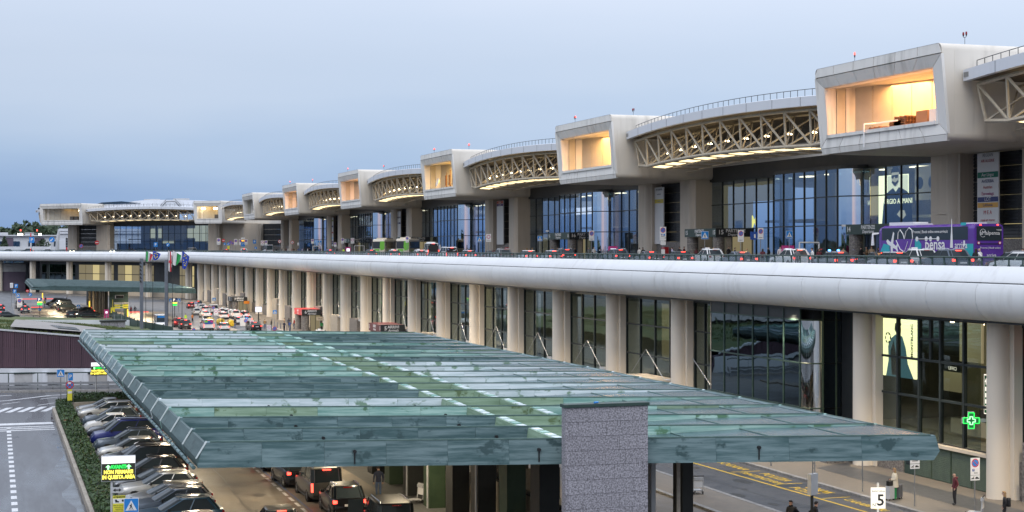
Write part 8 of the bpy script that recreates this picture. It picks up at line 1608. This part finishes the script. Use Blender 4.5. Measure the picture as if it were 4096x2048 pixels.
# departures pavement
T = ['cloth_black', 'cloth_navy', 'cloth_grey', 'cloth_white', 'cloth_brown', 'cloth_maroon', 'cloth_tan', 'cloth_lilac', 'cloth_blue', 'cloth_green']
gp = 'people on the departures pavement'
for i, (x, y, k, tp, hr, bg_, lb) in enumerate(((80, 236.1, 'stand', 'cloth_tan', 'hair_blond', None, 'blonde person left of the small crossing sign'), (80, 233.5, 'front', 'cloth_white', 'hair_blond', None, 'blonde person in white left of the small crossing sign'), (77, 215.8, 'stand', 'cloth_blue', 'hair_dark', 'cloth_cream', 'person in blue with pale backpack at portal 16'), (80, 222.0, 'front', 'cloth_grey', 'hair_dark', None, 'person in grey between the drums of portal 16'), (79, 217, 'stand', 'cloth_tan', 'hair_grey', None, 'person in tan coat right of the first drum of portal 16'), (76, 205.2, 'front', 'cloth_green', 'hair_dark', None, 'person in bright green top at portal 16'), (79, 211.6, 'stand', 'cloth_black', 'hair_dark', None, 'person in black behind the green top'), (79, 206.2, 'walk', 'cloth_grey', 'hair_grey', None, 'grey haired walker under the no parking board'), (77, 199, 'front', 'cloth_white', None, None, 'bald man in white shirt right of the no parking board'), (77, 193, 'stand', 'cloth_navy', 'hair_dark', None, 'man in dark suit standing alone before the glass'), (78, 185.6, 'stand', 'cloth_white', 'hair_dark', None, 'person in black and white jacket by the stone pillar'), (79, 186.8, 'front', 'cloth_black', 'hair_dark', 'cloth_black', 'seated looking person in black beside the pillar'),
      (76, 170.9, 'stand', 'cloth_lilac', 'hair_dark', None, 'person in lilac hoodie below the parking board'), (79, 175.4, 'front', 'cloth_black', 'hair_dark', None, 'person in black left of portal 15 drums'), (79, 174.1, 'front', 'cloth_maroon', 'hair_dark', None, 'person in maroon hoodie left of portal 15 drums'), (80, 172.8, 'stand', 'cloth_maroon', 'hair_long', None, 'long haired person in maroon by portal 15 drum'), (80, 171.4, 'stand', 'cloth_black', 'hair_dark', None, 'tall man in black between the drums of portal 15'), (77, 162.9, 'front', 'cloth_white', 'hair_blond', None, 'woman in white beside the second drum of portal 15'), (79, 165.3, 'walk', 'cloth_brown', 'hair_dark', None, 'person in brown walking towards portal 15 door'), (80, 164, 'stand', 'cloth_black', 'hair_dark', None, 'dark figure before the lit portal 15 door'), (77, 156.3, 'front', 'cloth_black', 'hair_dark', None, 'head of a person just above the limousine roof'), (72, 140, 'walk', 'cloth_maroon', 'hair_long', None, 'long haired woman in red pushing luggage'), (77, 148.4, 'stand', 'cloth_black', 'hair_dark', None, 'person in black behind the woman in red'), (77, 145.8, 'front', 'cloth_grey', 'hair_dark', None, 'person in grey right of the woman in red'),
      (76, 143.9, 'stand', 'cloth_white', 'hair_dark', None, 'woman in white top left of the black kiosk'), (76, 132.3, 'front', 'cloth_black', 'hair_dark', 'cloth_black', 'person with backpack left of the man in tan jacket'), (77, 133.1, 'stand', 'cloth_tan', 'hair_dark', None, 'man in tan jacket standing before portal 14 drum'), (79, 133.2, 'stand', 'cloth_black', 'hair_dark', None, 'dark figure under portal 14, leftmost'), (79, 132.2, 'front', 'cloth_brown', 'hair_long', None, 'long haired figure under portal 14'), (79, 131.3, 'stand', 'cloth_tan', 'hair_long', None, 'brown haired figure under portal 14, rightmost'), (78, 128.6, 'walk', 'cloth_grey', 'hair_long', None, 'long haired person at the front of the purple coach'),
      (76, 256.5, 'front', 'cloth_navy', 'hair_grey', None, 'grey haired person right of the white van'), (77, 257.5, 'stand', 'cloth_black', 'hair_dark', None, 'dark person right of the white van'), (77, 240, 'front', 'cloth_black', 'hair_grey', None, 'person in black below the orange topped board'), (78, 372.4, 'stand', 'cloth_black', 'hair_dark', None, 'first dark figure left of the far magenta kiosk'), (78, 370.1, 'front', 'cloth_grey', 'hair_dark', None, 'second figure left of the far magenta kiosk'), (78, 367.8, 'stand', 'cloth_navy', 'hair_dark', None, 'third figure left of the far magenta kiosk'), (75, 350.8, 'stand', 'cloth_lime', 'hair_dark', None, 'worker in lime vest beside the far magenta kiosk'), (77, 336.5, 'walk', 'cloth_navy', 'hair_dark', None, 'person in navy right of the far white frame'))):
    person(k, lb, x, y, DK + (.14 if x > 75.6 else 0), R((i * 67) % 360), tp, ('cloth_black', 'cloth_jeans', 'cloth_grey')[i % 3], hr, h=.94 + .02 * (i % 5), group=gp, bag=bg_)
for i, (x, y, tp, hr, lb) in enumerate(((61, 112.7, 'cloth_grey', 'hair_grey', 'grey haired man in dark grey behind the railing beside the white car'), (61, 110.2, 'cloth_white', 'hair_dark', 'person in pale hoodie behind the railing by the grey hatchback'), (70, 125.2, 'cloth_maroon', 'hair_long', 'dark haired woman in dark red between parked cars'), (67.9, 100.2, 'cloth_navy', 'hair_blond', 'red haired man beside the side of the purple coach'), (68.2, 98.9, 'cloth_black', 'hair_long', 'dark haired woman near the rear wheel of the coach'), (61, 88, 'cloth_white', None, 'person in white hooded top at the rear of the coach'), (68, 93.1, 'cloth_navy', 'hair_dark', 'dark haired boy behind the purple coach'), (69, 93.9, 'cloth_black', 'hair_dark', 'man in black behind the purple coach rear'), (70.5, 140.6, 'cloth_cream', 'hair_blond', 'blonde woman in cream beside the long limousine'), (69.5, 146, 'cloth_white', 'hair_blond', 'fair haired woman leaning behind the white taxi'))): person(('stand', 'front', 'walk')[i % 3], lb, x, y, DK, R(i * 77), tp, 'cloth_black', hr, h=.97 + .03 * (i % 2), group='people among the deck traffic')
cr_ = ['in black', 'in grey', 'in maroon', 'in navy', 'in tan', 'in red', 'in white', 'in lilac', 'in blue', 'in brown']
pos_ = ['at the left end of', 'second from the left in', 'third from the left in', 'fourth from the left in', 'left of the middle of', 'just left of centre in', 'in the centre of', 'just right of centre in', 'right of the middle of', 'towards the right of', 'seventh from the right in', 'sixth from the right in', 'fifth from the right in', 'fourth from the right in', 'third from the right in', 'second from the right in', 'at the right end of']
cl_ = ['cloth_black', 'cloth_grey', 'cloth_maroon', 'cloth_navy', 'cloth_tan', 'cloth_red', 'cloth_white', 'cloth_lilac', 'cloth_blue', 'cloth_brown']
for i in range(17): y = 452 - 3.95 * i + (.8 if i % 2 else 0); person(('stand', 'front', 'walk', 'pocket')[i % 4], 'person %s %s the far crowd on the pavement' % (cr_[(i * 3) % 10], pos_[i]), 77 + (i * 5) % 4, y, DK + .14, R(i * 53), cl_[(i * 3) % 10], ('cloth_black', 'cloth_jeans')[i % 2], ('hair_dark', 'hair_long', 'hair_grey')[i % 3], h=.95 + .02 * (i % 4), group='far crowd on the departures pavement')
# arrivals level, far
for i, (x, y, k, tp, hr, lb) in enumerate(((46.6, 312, 'stand', 'cloth_black', 'hair_dark', 'dark figure left of the nearest taxi pack'), (38.2, 281, 'stand', 'cloth_navy', 'hair_dark', 'person with a black case beside the yellow roller'), (34.0, 300, 'stand', 'cloth_lime', 'hair_dark', 'worker in lime vest, left of two by the red car'), (35.2, 299.5, 'front', 'bag_orange', 'hair_dark', 'person with orange pack near the red car'), (36.2, 292, 'stand', 'cloth_white', 'hair_dark', 'person in white shirt right of the red car'), (31.4, 291, 'stand', 'cloth_black', 'hair_dark', 'dark figure left of the red car'), (37.8, 270.5, 'front', 'cloth_black', 'hair_dark', 'figure in black left of the white car at the canopy edge'), (40.2, 279, 'stand', 'cloth_black', 'hair_long', 'long haired figure beside the nearest pack taxi'), (42.8, 275, 'walk', 'cloth_navy', 'hair_dark', 'figure in navy walking behind the dark car'), (43.7, 273.6, 'stand', 'cloth_grey', 'hair_dark', 'figure in grey behind the dark car'), (44.4, 272.5, 'front', 'cloth_brown', 'hair_dark', 'figure in brown right of the dark car'), (45.2, 270.6, 'stand', 'cloth_black', 'hair_dark', 'figure in black at the right of the dark car'), (46.2, 263.5, 'front', 'cloth_navy', 'hair_dark', 'figure in navy just above the canopy edge'), (46.9, 262, 'front', 'cloth_blue', 'hair_dark', 'figure in blue just above the canopy edge'), (48.0, 273.6, 'stand', 'cloth_tan', 'hair_dark', 'person in tan, leftmost of the group at portal 6'), (48.6, 272.6, 'stand', 'cloth_navy', 'hair_long', 'long haired person in the group at portal 6'), (49.2, 270.8, 'stand', 'cloth_red', 'hair_dark', 'person with red bag in the group at portal 6'), (49.6, 269.6, 'front', 'cloth_black', 'hair_dark', 'person in black, rightmost of the group at portal 6'), (51.8, 259.5, 'stand', 'cloth_green', 'hair_dark', 'person in dark green seen from behind right of portal 6'), (49.2, 354, 'front', 'cloth_black', 'hair_dark', 'dark figure left of portal 7'), (49.8, 350, 'stand', 'cloth_tan', 'hair_dark', 'person in tan beside portal 7'), (27.6, 345, 'stand', 'cloth_red', 'hair_dark', 'person in red left of the left grey pylon'), (28.4, 344.5, 'walk', 'cloth_navy', 'hair_dark', 'person in navy beside the person in red'), (12.2, 418, 'stand', 'cloth_black', 'hair_dark', 'dark figure standing under the far canopy left part'), (17.6, 424, 'bend', 'cloth_black', 'hair_dark', 'bending dark figure under the far canopy'), (11.2, 391, 'stand', 'cloth_lime', 'hair_dark', 'worker in lime jacket beside the far dark vans'))): person(k, lb, x, y, .13 if x > 46.5 else 0, R(i * 71), tp, ('cloth_black', 'cloth_jeans', 'cloth_grey')[i % 3], hr, h=1.0, group='people on the far arrivals level')
# ------------------------------------------------------------------ lettering becomes plain meshes
bpy.context.view_layer.update()
dg = bpy.context.evaluated_depsgraph_get()
for o in [o for o in COL.objects if o.type == 'FONT']:
    me = bpy.data.meshes.new_from_object(o.evaluated_get(dg)); me.name = 'lettering'
    n = bpy.data.objects.new(o.name, me); n.matrix_basis = o.matrix_basis.copy(); n.parent = o.parent
    for k in ('label', 'category', 'group'):
        if k in o: n[k] = o[k]
    nm = o.name; bpy.data.objects.remove(o); n.name = nm; COL.objects.link(n)
